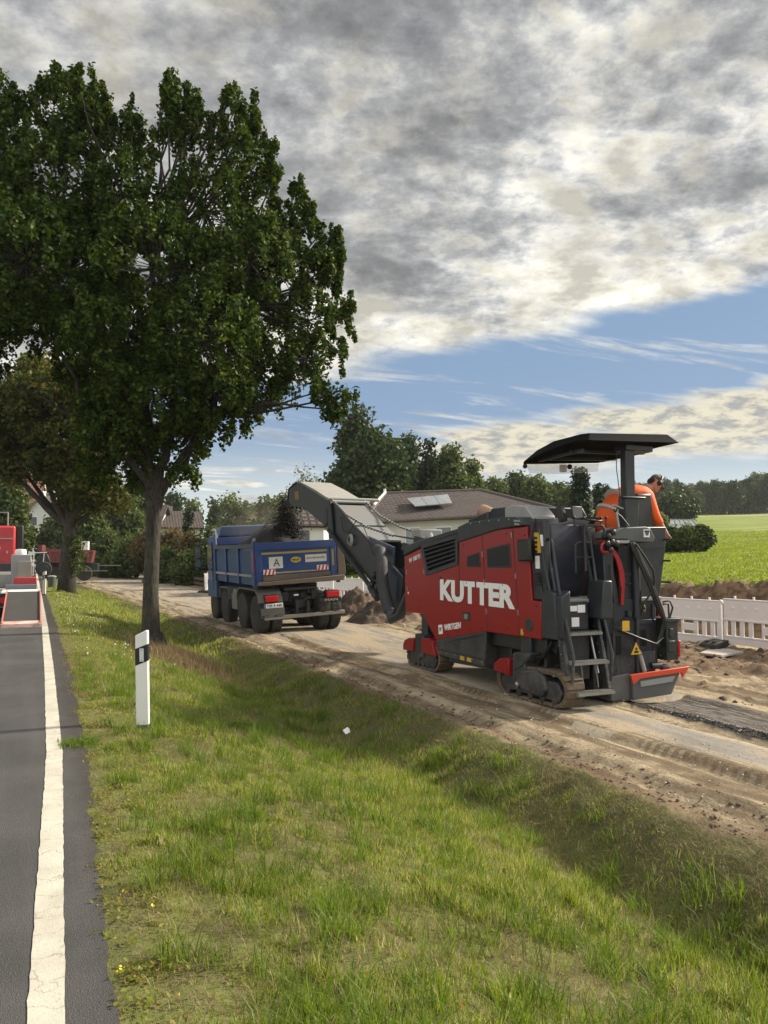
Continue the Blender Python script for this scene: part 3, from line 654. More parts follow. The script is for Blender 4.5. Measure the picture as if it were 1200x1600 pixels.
def blob_lobes(w, h, z0, seed, k=9, d=None):
    rr = random.Random(seed); d = d or w; out = [(0, 0, z0 + (h - z0) * .5, w * .33, d * .33, (h - z0) * .42)]
    for i in range(k):
        a = rr.uniform(0, 6.28); t = rr.random(); z = z0 + (h - z0) * (.12 + .78 * t); q = (1 - abs(t - .35) * 1.1)
        rad = w * .30 * q; s = w * rr.uniform(.14, .24) * (.6 + .5 * q)
        out.append((math.cos(a) * rad, math.sin(a) * rad * d / w, z, s, s, s * rr.uniform(.8, 1.1)))
    out.append((0, 0, h - w * .12, w * .13, w * .13, w * .12)); return out
def cone_lobes(w, h, z0, k=9):
    return [(0, 0, z0 + (h - z0) * (i + .3) / k, w * .5 * (1 - .92 * i / k), w * .5 * (1 - .92 * i / k), (h - z0) / k * .7) for i in range(k)]
def place(px, ybase, D):
    p = at(px, ybase, D); return p
def tree_at(name, label, px, ytop, wpx, D, material, group=None, kind='blob', n=260, per=14, size=.34, seed=1, ybase=None, z0f=.12, shape='diamond', cat='tree', clump=.8, surf=.5, k=9):
    p = at(px, 865, D); gx = p.x; gy = p.y; gz = ht(gx, gy); top = at(px, ytop, D).z; h = top - gz; w = wpx * D / 1200
    z0 = h * z0f
    lob = blob_lobes(w, h, z0, seed, k) if kind == 'blob' else cone_lobes(w, h, z0)
    return simple_tree(name, label, (gx, gy, gz), h * (.45 if kind == 'blob' else .9), max(.06, h * .022), lob, n, per, size, material, group, seed, surf, clump, shape, cat=cat, limbs=(kind == 'blob'))
# trees round the bungalow
tree_at('maple_tree', 'large dark round broadleaf tree rising behind the conveyor and bungalow', 582, 672, 172, 64, LEAFD, n=1500, per=22, size=.42, seed=21, clump=1.1, k=16)
tree_at('beech_tree', 'dark domed tree top standing just above and behind the large round one', 558, 634, 96, 70, LEAFD, n=620, per=22, size=.42, seed=22, clump=1.1)
tree_at('beech_tree', 'small dark tree between the large round tree and the spruce', 640, 683, 52, 74, LEAFD, n=300, per=22, size=.40, seed=23)
tree_at('spruce_tree', 'pointed dark spruce above the solar panels of the bungalow', 672, 686, 62, 70, CONIF, kind='cone', n=420, per=24, size=.40, seed=24, z0f=.05, clump=.7)
tree_at('birch_tree', 'mid green broad tree right of the spruce behind the bungalow roof', 706, 700, 74, 66, LEAFM, n=560, per=22, size=.34, seed=25, clump=.9)
tree_at('birch_tree', 'lower round green tree at the right shoulder of the group behind the roof', 738, 722, 48, 68, LEAFM, n=300, per=22, size=.34, seed=26)
G = 'tree row beyond the bungalow roof'
LB = ['mid green tree with a low round crown first right of the roof ridge', 'taller dark green tree second in the row right of the ridge', 'broad pale topped tree third in the row right of the ridge', 'dark tree just left of the columnar thuja', 'low green tree filling the gap left of the thuja']
for i, (px, yt, w, mt) in enumerate(((775, 755, 50, LEAFM), (806, 744, 60, LEAFD), (840, 750, 66, LEAFM), (872, 758, 44, LEAFD), (888, 764, 40, LEAFM))):
    tree_at('hornbeam_tree', LB[i], px, yt, w, 92 + (i % 2) * 6, mt, G, n=420, per=22, size=.50, seed=30 + i, clump=1.15)
tree_at('thuja_tree', 'tall columnar dark thuja left of the operator', 908, 733, 42, 46, CONIF, kind='cone', n=520, per=26, size=.2, seed=40, z0f=.02, clump=.42)
tree_at('thuja_tree', 'slim pointed conifer nearest the right of the tall thuja', 936, 757, 18, 52, CONIF, kind='cone', n=160, per=22, size=.2, seed=41, z0f=.02, clump=.3)
tree_at('thuja_tree', 'slim pointed conifer touching the operator silhouette', 949, 759, 18, 53, CONIF, kind='cone', n=160, per=22, size=.2, seed=42, z0f=.02, clump=.3)
tree_at('acacia_tree', 'thin feathery tree with sparse leaves behind the conveyor head', 470, 728, 86, 44, LEAFS, n=190, per=16, size=.15, seed=43, clump=.55, surf=.7, shape='leaf')
tree_at('ash_tree', 'light green airy tree above the cab of the blue truck', 362, 776, 56, 60, LEAFL, n=260, per=18, size=.26, seed=44, clump=.7)
tree_at('ash_tree', 'dark bushy tree between the light airy tree and the garage', 420, 782, 62, 58, LEAFM, n=300, per=22, size=.3, seed=45, clump=.8)
tree_at('thuja_tree', 'small conical conifer right of the oak trunk above the hedge', 294, 793, 24, 60, CONIF, kind='cone', n=200, per=22, size=.22, seed=46, z0f=.02, clump=.35)
LB2 = ['far pine with flat crown right of the oak trunk', 'far round tree behind the small conical conifer', 'low far tree left of the light airy tree', 'low far tree behind the truck cab', 'far rounded tree left of the distant gable', 'far dark tree behind the conveyor head']
for i, (px, yt, w) in enumerate(((270, 772, 42), (300, 786, 34), (336, 781, 34), (385, 790, 34), (405, 786, 40), (440, 776, 60))):
    tree_at('far_tree', LB2[i], px, yt, w, 118 + i * 5, LEAFM if i % 2 else LEAFD, 'far trees above the hedges', n=240, per=18, size=.6, seed=50 + i, clump=1.2)
LB3 = ['dense green tree at the left frame edge behind the red lorry', 'yellow green bushy tree in front of the white gabled house', 'green tree between the chestnut and the oak', 'olive green tree left of the oak trunk', 'tall shaded tree reaching up behind the oak crown']
for i, (px, yt, w, D, mt) in enumerate(((12, 745, 90, 62, LEAFM), (88, 812, 52, 66, LEAFL), (140, 790, 70, 66, LEAFM), (190, 770, 80, 72, LEAFM), (215, 740, 90, 80, LEAFD))):
    tree_at('lime_tree', LB3[i], px, yt, w, D, mt, 'trees behind the parked lorry', n=480, per=22, size=.36, seed=60 + i, clump=.9, z0f=.04)
# hedge bushes along the far side of the works road
HB = [(165, 835, 70, 60, LEAFM), (205, 842, 60, 57, LEAFM), (235, 822, 66, 56, LEAFR), (268, 828, 62, 52, LEAFR), (300, 838, 56, 50, LEAFR), (330, 826, 60, 50, LEAFM), (362, 828, 60, 48, LEAFD), (398, 822, 66, 47, LEAFD), (432, 806, 70, 46, LEAFD), (462, 814, 56, 45, LEAFD), (255, 862, 60, 50, LEAFM), (300, 868, 60, 47, LEAFM), (345, 866, 60, 46, LEAFD), (520, 858, 70, 46, LEAFD), (560, 864, 60, 45, LEAFM), (130, 862, 70, 66, LEAFM), (182, 870, 60, 58, LEAFD)]
HL = ['rounded green bush left of the oak trunk behind the red dump truck', 'green bush directly left of the oak trunk', 'reddish brown bush right of the oak trunk', 'rusty tinged bush in the middle of the hedge', 'red brown bush left of the truck mirror', 'green bush behind the truck mirror', 'dark bush behind the truck cab', 'dark bush behind the load of milled asphalt', 'high dark bush under the falling material', 'dark bush left of the garage', 'low green bush at the foot of the reddish bush', 'low green bush behind the short white barrier', 'low dark bush hidden behind the truck cab side', 'dark bush between truck tail and conveyor', 'green bush below the garage eaves', 'low green bush behind the dark red dump truck', 'low dark bush near the leaning white pole']
for i, (px, yt, w, D, mt) in enumerate(HB):
    tree_at('hedge_bush', HL[i], px, yt, w, D, mt, 'hedge bushes along the works road', n=330, per=26, size=.2, seed=80 + i, clump=.55, z0f=.0, cat='bush')

# forest edge on the right, beyond the field: individually copied trees
protos = []
for v in range(4):
    r = simple_tree('forest_tree', 'tree of the wood edge beyond the field', (0, 0, 0), 9, .32, blob_lobes(11 + v, 17 + v, 3.5 + v, 200 + v, 8), 230, 16, .95, [LEAFM, LEAFD, LEAFM, LEAFD][v], None, 210 + v, clump=1.5)
    protos.append(r)
rf = random.Random(4); q = 0
ft = []
for row, (D0, dz) in enumerate(((225, 0), (250, 0), (285, 0))):
    a = 985 + row * 7
    while a < 1230:
        ft.append((a + rf.uniform(-3, 3), D0 + rf.uniform(-8, 8))); a += 11 - row * 2
for i, (px, D) in enumerate(ft):
    o = protos[i] if i < 4 else copy_tree(protos[rf.randrange(4)])
    p = at(px, 806, D); o.location = (p.x, p.y, ht(p.x, p.y) - .3); s = rf.uniform(.38, .58) if px < 1160 else rf.uniform(.50, .68); o.scale = (s, s, s * rf.uniform(.9, 1.1)); o.rotation_euler.z = rf.uniform(0, 6.28)
    o['label'] = 'one of the green trees massed along the wood edge beyond the field'; o['group'] = 'wood edge beyond the field'; o['category'] = 'tree'
# undergrowth and the wooded hill behind
g = np.random.default_rng(9); pts = []
for _ in range(1300):
    px = g.uniform(975, 1240); D = g.uniform(232, 300); p = at(px, 806, D); pts.append((p.x, p.y, ht(p.x, p.y) + g.uniform(0, 7)))
o = leaf_cloud('undergrowth', np.array(pts), np.full((len(pts), 3), 2.6), 14, 1.1, LEAFD, seed=12); tag(o, 'dark undergrowth between the trunks at the foot of the wood', 'undergrowth', kind='stuff')
pts = []
for _ in range(5200):
    px = g.uniform(640, 1300); D = g.uniform(400, 900); p = at(px, 806, D); pts.append((p.x, p.y, ht(p.x, p.y) + g.uniform(0, 7)))
o = leaf_cloud('distant_forest', np.array(pts), np.array([[6.5, 6.5, 4.5]]).repeat(len(pts), 0), 12, 3.0, LEAFD, seed=13); tag(o, 'wooded hill far off along the skyline at the right', 'forest', kind='stuff')

# ------------------------------------------------------------------ grass
def blades(name, P, h, w, material, seed, bend=.45, label='', segs=2):
    """P (N,3) roots, h (N,), w (N,)"""
    g = np.random.default_rng(seed); N = len(P); a = g.uniform(0, 2 * np.pi, N); dx = np.stack([np.cos(a), np.sin(a), np.zeros(N)], 1); sx = np.stack([-np.sin(a), np.cos(a), np.zeros(N)], 1)
    b = g.uniform(.05, 1, N) * bend; rows = []
    up = np.array([0, 0, 1.0])
    tilt = g.normal(0, .22, (N, 3)); tilt[:, 2] = 0
    for t, ww in ((0, 1), (.55, .75), (1, 0)):
        c = P + up * (h * t * (1 - .35 * b * t * t))[:, None] + dx * (h * b * t * t * 1.1)[:, None] + tilt * (h * t)[:, None]
        if ww: rows += [c - sx * (w * ww * .5)[:, None], c + sx * (w * ww * .5)[:, None]]
        else: rows.append(c)
    co = np.stack(rows, 1).reshape(-1, 3); i = (np.arange(N) * 5)[:, None]
    tri = np.concatenate([i + np.array([[0, 1, 3]]), i + np.array([[0, 3, 2]]), i + np.array([[2, 3, 4]])], 0)
    me = np_mesh(name, co, tri, material, smooth=False); o = bpy.data.objects.new(name, me); COL.objects.link(o)
    tag(o, label, 'grass', kind='stuff'); return o
def scatter(n, x0, x1f, y0, y1, seed, ypow=1.0):
    g = np.random.default_rng(seed); y = y0 + (y1 - y0) * g.random(n) ** ypow; x = x0 + (x1f(y) - x0) * g.random(n); return g, x, y
def grass_band(name, n, y0, y1, hm, wm, seed, label):
    g, x, y = scatter(n, .2, lambda y: XE(y) + .15, y0, y1, seed)
    e = XE(y); cl = fbm(x * 2.2, y * 2.2, 3, 101); fine = fbm(x * 7, y * 7, 2, 102); bare = fbm(x * 1.5 + 9, y * 1.5, 4, 103)
    edge = sst(x, RE(y) - .04, RE(y) + .14); edge2 = 1 - sst(x + (fine - .5) * .6, e - .35, e + .1)
    brk = sst(x, .80 * e, .9 * e)
    keep = (g.random(n) < (1 - .35 * brk)) & (g.random(n) < edge * edge2 * (.12 + .88 * sst(bare, .42, .52))) & (g.random(n) < .35 + sst(fine, .3, .6))
    x, y, cl, fine, e, bare = [q[keep] for q in (x, y, cl, fine, e, bare)]; m = len(x)
    ditch = np.exp(-((x - .74 * e) / .55) ** 2); bankr = sst(x, .82 * e, .95 * e)
    tuft = sst(fine, .55, .75) * sst(cl, .45, .6)
    h = hm * (.55 + .9 * g.random(m)) * (.55 + .5 * cl + .75 * ditch + .9 * tuft) * (.35 + .65 * sst(x, RE(y), RE(y) + .6)) * (1 - .25 * bankr)
    P = np.stack([x, y, HT(x, y) - .012], 1)
    w = wm * (.6 + .8 * g.random(m)) * (1 + .5 * tuft)
    return P, h, w, g
for nm, n, y0, y1, hm, wm, sd, lb in (('verge_grass', 330000, 1.6, 7.5, .052, .0036, 1, 'short mixed green grass on the near verge and ditch'), ('verge_grass', 230000, 7.5, 17, .062, .0055, 2, 'grass on the ditch banks beside the machine and truck'), ('verge_grass', 130000, 17, 45, .09, .013, 3, 'grass of the far verge up to the chestnut tree')):
    P, h, w, g = grass_band(nm, n, y0, y1, hm, wm, sd, lb); blades(nm, P, h, w, GRASS, sd + 50, label=lb)
P, h, w, g = grass_band('short_grass', 330000, 1.6, 7, .026, .0034, 4, ''); blades('short_grass', P, h, w, GRASS, 64, 1.2, 'dense short undergrowth of the near verge')
# taller bright tufts and dry stalks
g = np.random.default_rng(31); tp = []; 
for k in range(760):
    y = 1.8 + 12 * g.random() ** 1.3; e = float(XE(y)); x = e * (g.uniform(.25, .95) if g.random() < .75 else g.uniform(.12, .3)); m = g.integers(25, 60)
    r = g.normal(0, .035 + .03 * g.random(), (m, 2)); tp.append(np.stack([x + r[:, 0], y + r[:, 1], np.full(m, g.uniform(.09, .24)) * g.uniform(.6, 1.1, m)], 1))
tp = np.concatenate(tp); P = np.stack([tp[:, 0], tp[:, 1], HT(tp[:, 0], tp[:, 1]) - .01], 1)
TUFT = leaf_mat('tuft_grass', [(.07, .13, .012), (.10, .17, .02), (.14, .20, .035), (.20, .23, .07)], .45, .45)
blades('grass_tuft', P, tp[:, 2], np.full(len(P), .0055), TUFT, 7, .8, 'longer bright green tufts in the ditch')
g, x, y = scatter(150000, .42, lambda y: XE(y), 1.8, 18, 77); k = (fbm(x * 1.5 + 9, y * 1.5, 4, 103) < .49) | (g.random(len(x)) < .3); x = x[k]; y = y[k]
P = np.stack([x, y, HT(x, y) - .01], 1); blades('dry_grass', P, g.uniform(.025, .085, len(x)), np.full(len(x), .0036), DRYG, 8, 1.8, 'dry straw coloured blades between the green grass')
g = np.random.default_rng(79); n = 900; x = .22 + .34 * g.random(n) ** .6; y = 7.25 + g.normal(0, .13, n) * (.4 + x); P = np.stack([x, y, HT(x, y) + .015], 1); blades('edge_tuft', P, g.uniform(.02, .07, n), np.full(n, .005), TUFT, 19, 1.4, 'small grass tuft creeping over the edge line marking')
# pale dry grass heap at the oak foot
g = np.random.default_rng(78); x = 2.7 + g.normal(0, .35, 3500); y = 15.6 + g.normal(0, 1.1, 3500); x += (15.6 - y) * .15
P = np.stack([x, y, HT(x, y)], 1); blades('dry_tall_grass', P, g.uniform(.12, .38, len(x)), np.full(len(x), .009), DRYG, 9, .9, 'pale dry tall grass at the foot of the oak')
# low broad-leaved weeds at the road edge and in the ditch, small flowers
g = np.random.default_rng(90); n = 520; y = 1.9 + 12 * g.random(n) ** 1.4; e = XE(y); x = np.where(g.random(n) < .45, RE(y) + .02 + .28 * g.random(n), .6 + (e - .7) * g.random(n))
P = np.stack([x, y, HT(x, y) + .02], 1); o = leaf_cloud('weeds', P, np.array([[.07, .07, .03]]).repeat(n, 0), 14, .021, leaf_mat('weed_leaves', [(.12, .15, .02), (.17, .20, .03), (.24, .22, .06), (.24, .15, .06)], .35), 'leaf', .9, 14); tag(o, 'low broad leaved weeds along the asphalt edge', 'weeds', kind='stuff')
n = 170; y = g.uniform(13, 36, n); x = .7 + 1.1 * g.random(n) + (g.random(n) < .2) * 1.5; P = np.stack([x, y, HT(x, y) + .10], 1)
o = leaf_cloud('clover_flowers', P, np.full((n, 3), .012), 4, .028, mat('white_petals', (.75, .74, .68), .6), seed=15); tag(o, 'tiny white flowers dotted over the verge', 'flowers', kind='stuff')
n = 9; y = g.uniform(1.9, 4, n); x = RE(y) + .06 + .2 * g.random(n); P = np.stack([x, y, HT(x, y) + .05], 1)
o = leaf_cloud('yellow_flowers', P, np.full((n, 3), .02), 4, .013, mat('yellow_petals', (.75, .58, .02), .6), seed=16); tag(o, 'tiny yellow flowers near the asphalt edge', 'flowers', kind='stuff')
# meadow blades close enough to read
g = np.random.default_rng(33); n = 160000; d = 20 + 75 * g.random(n) ** 1.6; a = g.uniform(R(20), R(58), n); x = d * np.sin(a); y = d * np.cos(a); k = a_field(x, y) > .6; x = x[k]; y = y[k]; d = d[k]
P = np.stack([x, y, HT(x, y) - .02], 1); blades('meadow_grass', P, 05e-2 + .06 * g.random(len(x)), .012 + .0011 * d, FIELDG, 34, .7, 'bright green meadow sloping up behind the fence')
# clods and gravel on the dirt
def clods(name, x, y, r, material, label, seed=0, dz=0):
    g = np.random.default_rng(seed); n = len(x); z = HT(x, y) + dz
    ico = [(0, 0, 1), (.9, 0, .3), (.28, .85, .3), (-.72, .53, .3), (-.72, -.53, .3), (.28, -.85, .3), (.6, .5, -.4), (-.3, .8, -.4), (-.8, 0, -.4), (-.2, -.8, -.4), (.7, -.4, -.4)]
    F = np.array([(0, 1, 2), (0, 2, 3), (0, 3, 4), (0, 4, 5), (0, 5, 1), (1, 6, 2), (2, 7, 3), (3, 8, 4), (4, 9, 5), (5, 10, 1), (6, 7, 2), (7, 8, 3), (8, 9, 4), (9, 10, 5), (10, 6, 1)])
    T0 = np.array(ico)[None] * (1 + g.uniform(-.3, .3, (n, 11, 1))); a = g.uniform(0, 6.28, n); c, s = np.cos(a)[:, None], np.sin(a)[:, None]
    V = np.stack([T0[..., 0] * c - T0[..., 1] * s, T0[..., 0] * s + T0[..., 1] * c, T0[..., 2] * .75], -1) * r[:, None, None] + np.stack([x, y, z], 1)[:, None]
    me = np_mesh(name, V.reshape(-1, 3), (F[None] + (np.arange(n) * 11)[:, None, None]).reshape(-1, 3), material, False)
    o = bpy.data.objects.new(name, me); COL.objects.link(o); return tag(o, label, 'soil', kind='stuff')
SOIL = mat('loose_soil', (.10, .066, .042), .95, var=.5, vscale=1.5, bump=.8)
ASPH = mat('milled_asphalt_grain', (.016, .014, .013), .95, var=.6, vscale=30, bump=.5)
g = np.random.default_rng(41); n = 3400; y = 2.5 + 30 * g.random(n) ** 1.7; x = XE(y) + np.abs(g.normal(0, .30, n)); clods('soil_clods', x, y, .004 + .026 * g.random(n) ** 5, SOIL, 'brown clods along the torn edge of the grass', 1)
n = 5200; y = 3 + 26 * g.random(n) ** 1.3; x = 8.5 + 5.6 * g.random(n); k = fbm(x * 1.1, y * .6, 4, 90) > .45; clods('soil_clods', x[k], y[k], .008 + .06 * g.random(k.sum()) ** 5, SOIL, 'scattered clods on the sunlit dirt beyond the machine', 2)
n = 9000; y = 2.5 + 5.7 * g.random(n); x = 7.08 + np.abs(g.normal(.12, .16, n)); clods('asphalt_millings', x, y, .003 + .012 * g.random(n) ** 3, ASPH, 'black line of asphalt millings behind the machine', 3)
n = 6500; y = 2.5 + 40 * g.random(n) ** 1.8; x = XE(y) + .2 + 3 * g.random(n); clods('gravel', x, y, .003 + .013 * g.random(n) ** 4, mat('pale_grit', (.34, .30, .25), .9, var=.6, vscale=40), 'fine grit strewn over the works road', 4, .02)
n = 900; y = 11.5 + 4 * g.random(n); x = 14.9 + g.normal(0, .5, n)

# ------------------------------------------------------------------ cold milling machine
ZG = -.335
def track(root, x0, x1, yc, half, red_front=True, name='crawler_track'):
    """crawler unit: belt with grouser pads, roller frame, guards; x0 is the outer (left) face"""
    r = .215; zc = ZG + r + .005
    path = []
    for i in range(9): a = -math.pi / 2 + math.pi * i / 8; path.append((yc + half - r + r * math.cos(a), zc + r * math.sin(a)))
    for i in range(9): a = math.pi / 2 + math.pi * i / 8; path.append((yc - half + r + r * math.cos(a), zc + .03 * (1 if 0 < i < 8 else 1) + r * math.sin(a) * .98))
    m = MB(); n = len(path); inner = [((p[0] - yc) * .93 + yc, (p[1] - zc) * .84 + zc) for p in path]
    for i in range(n):
        j = (i + 1) % n; A, B, C, D = path[i], path[j], inner[j], inner[i]
        m.add([(x0, *A), (x0, *B), (x0, *C), (x0, *D), (x1, *A), (x1, *B), (x1, *C), (x1, *D)], [(0, 1, 2, 3), (7, 6, 5, 4), (0, 4, 5, 1), (2, 6, 7, 3)])
    belt = m.build(name, MUDST, root, smooth=False)
    L = [0]
    for i in range(n): L.append(L[-1] + math.dist(path[i], path[(i + 1) % n]))
    k = int(L[-1] / .105); pm = MB()
    for q in range(k):
        d = (q + .5) * L[-1] / k; i = max(j for j in range(n) if L[j] <= d); f = (d - L[i]) / max(1e-6, L[i + 1] - L[i]); A = Vector(path[i]); B = Vector(path[(i + 1) % n]); p = A.lerp(B, f); a = math.atan2(B.y - A.y, B.x - A.x)
        pm.obox(((x0 + x1) / 2, p.x, p.y), (x1 - x0 + .02, .085, .035), (a, 0, 0))
    pm.build('track_pads', MUDST, belt, bevel=.006)
    f = MB(); f.prism([(yc - half + .16, zc - .12), (yc + half - .16, zc - .12), (yc + half - .1, zc), (yc + half - .2, zc + .12), (yc - half + .2, zc + .12), (yc - half + .1, zc)], 'x', x0 - .005, x1 - .03)
    for i in range(5): y = yc - half + .26 + i * (2 * half - .52) / 4; f.lathe((x0 - .01, y, zc - .13), (1, 0, 0), [(0, .03), (0, .055), (.2, .055)], 14)
    f.build('roller_frame', DGREY, belt, bevel=.012)
    return belt
def make_mill():
    root = thing('cold_milling_machine', 'big dark red and grey cold milling machine with canopy and raised conveyor', 'milling machine', (7.1, 10.0, ZG))
    P = root
    # ---- main body (red side panels), profile in the y-z plane
    body = [(12.46, .60), (12.50, 1.60), (11.86, 1.74), (11.63, 1.28), (10.56, 1.48), (10.54, 1.84), (9.45, 2.0), (8.70, 2.02), (8.60, 1.02), (8.40, 1.02), (8.40, .52), (9.75, .50), (11.32, .22), (11.78, .62)]
    m = MB(); m.prism(body, 'x', 6.10, 6.16); side = m.build('side_panel', RED, P, bevel=.012)
    m = MB(); m.prism([(12.42, .64), (12.46, 1.6), (11.84, 1.76), (10.54, 1.9), (9.45, 2.0), (8.85, 2.0), (8.85, .6), (9.7, .5), (11.3, .3), (11.75, .64)], 'x', 6.161, 8.10); m.build('body', DGREY, P, bevel=.03)
    m = MB(); m.prism(body, 'x', 8.12, 8.18); m.build('side_panel', RED, P, bevel=.012)
    m = MB(); m.prism([(6.16, .6), (8.12, .6), (8.12, 1.62), (6.16, 1.62)], 'y', 12.47, 12.52); m.build('front_panel', RED, P, bevel=.02)
    # seams, hinges, windows on the left side
    m = MB()
    for pts in ([(10.525, 1.80), (10.535, .98)], [(9.85, 1.93), (9.71, .51)], [(9.04, 1.99), (8.90, .53)], [(11.3, 1.03), (10.54, 1.0)]):
        (y0, z0), (y1, z1) = pts; m.bar((6.0985, y0, z0), (6.0985, y1, z1), .014, .006, (1, 0, 0))
    m.build('panel_seam', mat('seam_grey', (.06, .035, .035), .6), side)
    for y, z, y1, z1 in ((9.06, 1.95, 9.05, 1.87), (8.97, 1.38, 8.965, 1.30), (8.92, .88, 8.91, .80), (9.835, 1.68, 9.825, 1.60), (9.79, 1.27, 9.78, 1.19), (9.74, .84, 9.73, .76), (11.84, 1.66, 11.83, 1.58), (11.74, 1.38, 11.72, 1.30), (12.40, 1.36, 12.4, 1.27), (12.36, 1.06, 12.36, .98)):
        h = MB(); h.bar((6.094, y, z), (6.094, y1, z1), .018, .012, (1, 0, 0)); h.build('hinge', CHROME, side)
    for w in ([(10.28, 1.61), (9.93, 1.67), (9.89, 1.45), (10.29, 1.44)], [(9.73, 1.72), (9.11, 1.80), (9.08, 1.45), (9.70, 1.44)]):
        m = MB(); m.prism(w, 'x', 6.092, 6.10); wf = m.build('window', GREY, side, bevel=.004)
        c = (sum(p[0] for p in w) / 4, sum(p[1] for p in w) / 4); v = [(c[0] + (p[0] - c[0]) * .88, c[1] + (p[1] - c[1]) * .84) for p in w]
        m = MB(); m.prism(v, 'x', 6.088, 6.094); m.build('vent_mesh', mat('dark_mesh', (.008, .009, .011), .6), wf)
    # radiator grille with slats
    gp = [(11.84, 1.80), (10.57, 1.96), (10.56, 1.47), (11.63, 1.27)]
    m = MB(); inn = [(11.74, 1.74), (10.64, 1.88), (10.63, 1.53), (11.58, 1.35)]
    for i in range(4):
        a, b, c, d = gp[i], gp[(i + 1) % 4], inn[(i + 1) % 4], inn[i]; m.prism([a, b, c, d], 'x', 6.085, 6.14)
    gr = m.build('grille', GREY, P, bevel=.006)
    m = MB()
    for k in range(5):
        f = (k + .7) / 5.4; a = Vector(inn[3]).lerp(Vector(inn[0]), f); b = Vector(inn[2]).lerp(Vector(inn[1]), f); m.bar((6.115, a.x, a.y), (6.115, b.x, b.y), .028, .05, (1, 0, -.6))
    m.build('grille_slats', GREY, gr)
    m = MB(); m.prism(inn, 'x', 6.15, 6.17); m.build('grille_back', BLACK, gr)
    # hood: rounded dark band along the top, engine cover and ventilation hump
    m = MB(); m.prism([(12.52, 1.58), (12.53, 1.70), (12.40, 1.80), (12.0, 1.87), (10.56, 2.05), (10.56, 1.955), (11.86, 1.76), (12.44, 1.62)], 'x', 6.085, 8.20); m.build('hood', GREY, P, bevel=.035, seg=3)
    m = MB(); m.prism([(10.555, 1.82), (10.555, 2.07), (10.28, 2.13), (9.2, 2.17), (8.96, 2.16), (8.75, 2.04), (9.45, 1.985)], 'x', 6.08, 8.20); ec = m.build('engine_cover', GREY, P, bevel=.02)
    m = MB(); m.prism([(6.42, 2.12), (7.9, 2.12), (7.75, 2.36), (6.52, 2.36)], 'y', 9.55, 10.25); m.prism([(10.85, 2.08), (10.83, 2.21), (10.24, 2.31), (10.24, 2.1)], 'x', 6.45, 7.8); vh = m.build('ventilation_hump', GREY, P, bevel=.02)
    m = MB()
    for k in range(5): m.bar((6.445, 10.78, 2.11 + k * .018), (6.445, 10.30, 2.12 + k * .036), .008, .008)
    m.build('vent_slats', BLACK, vh)
    m = MB(); m.prism([(9.62, 2.17), (9.62, 2.33), (9.4, 2.36), (9.1, 2.33), (8.92, 2.18), (8.92, 2.06), (9.3, 2.06)], 'x', 6.35, 6.75); m.build('silver_cap', LGREY, P, bevel=.02)
    m = MB(); m.box(6.6, 6.85, 9.7, 10.0, 2.362, 2.368); m.build('warning_sticker', YEL, P)
    m = MB()
    for k in range(2): m.prism([(8.98 - k * .02, 2.12 - k * .045), (8.86, 2.11 - k * .045), (8.82, 2.085 - k * .045), (8.95, 2.09 - k * .045)], 'x', 6.07, 6.085)
    m.build('cover_slots', LGREY, ec)
    # exhaust
    m = MB(); m.tube([(6.75, 10.38, 2.10), (6.75, 10.45, 2.20), (6.75, 10.62, 2.29), (6.75, 10.86, 2.345)], [.09, .10, .105, .12], 16); m.build('exhaust_pipe', TAN, P, sharp=50)
    # lower skirt and wheel arch
    m = MB(); m.prism([(11.32, .225), (9.752, .505), (9.80, -.02), (10.95, -.02), (11.24, .0)], 'x', 6.095, 6.15); m.prism([(11.0, .28), (9.8, .5), (9.82, -.06), (10.95, -.1)], 'x', 6.152, 8.1); m.build('milling_drum_housing', GREY, P, bevel=.012)
    for y in (10.45, 10.24): MB().box(6.088, 6.094, y - .07, y + .05, -.0, .06).build('yellow_sticker', YEL, P)
    m = MB(); m.box(6.2, 8.1, 8.42, 9.8, .30, .56); m.box(6.3, 8.0, 9.4, 9.72, -.1, .4); m.box(6.9, 7.9, 8.35, 8.6, -.05, .55); m.build('chassis', BLACK, P, bevel=.02)
    m = MB(); m.bar((6.3, 8.95, .30), (6.3, 8.5, .5), .05, .05); m.bar((6.25, 8.7, .15), (6.3, 8.4, .55), .04, .04); m.bar((6.22, 8.45, .1), (6.22, 8.42, .55), .05, .05); m.build('support_strut', DGREY, P)
    # grey rear corner, dark control recess, labels
    m = MB(); m.prism([(8.40, .54), (8.40, 1.12), (8.28, 1.19), (8.12, 1.14), (8.05, .54)], 'x', 6.10, 6.30); m.build('rear_corner_panel', GREY, P, bevel=.02)
    m = MB(); m.prism([(8.69, 2.10), (8.36, 2.08), (8.30, 1.2), (8.42, 1.03), (8.6, 1.03)], 'x', 6.13, 6.22); rp = m.build('control_recess', DGREY, P, bevel=.015)
    m = MB(); m.prism([(8.57, 1.93), (8.45, 1.93), (8.42, 1.66), (8.54, 1.66)], 'x', 6.122, 6.13); m.build('yellow_sticker', YEL, rp)
    m = MB(); m.prism([(8.44, 1.9), (8.38, 1.9), (8.37, 1.75), (8.43, 1.75)], 'x', 6.122, 6.13); m.build('white_sticker', WHITE, rp); m = MB(); m.prism([(8.55, 1.62), (8.46, 1.62), (8.45, 1.45), (8.54, 1.45)], 'x', 6.122, 6.13); m.build('white_sticker', WHITE, rp)
    m = MB()
    for k in range(4): m.obox((6.12, 8.53 - k * .0, 1.86 - k * .06), (.006, .07, .03), (0, 0, 0))
    m.build('pictogram', BLACK, rp)
    m = MB()
    for k in range(4): z = 1.40 - k * .05; m.tube([(6.1, 8.56, z), (6.08, 8.48, z - .02), (6.1, 8.40, z)], .008, 6)
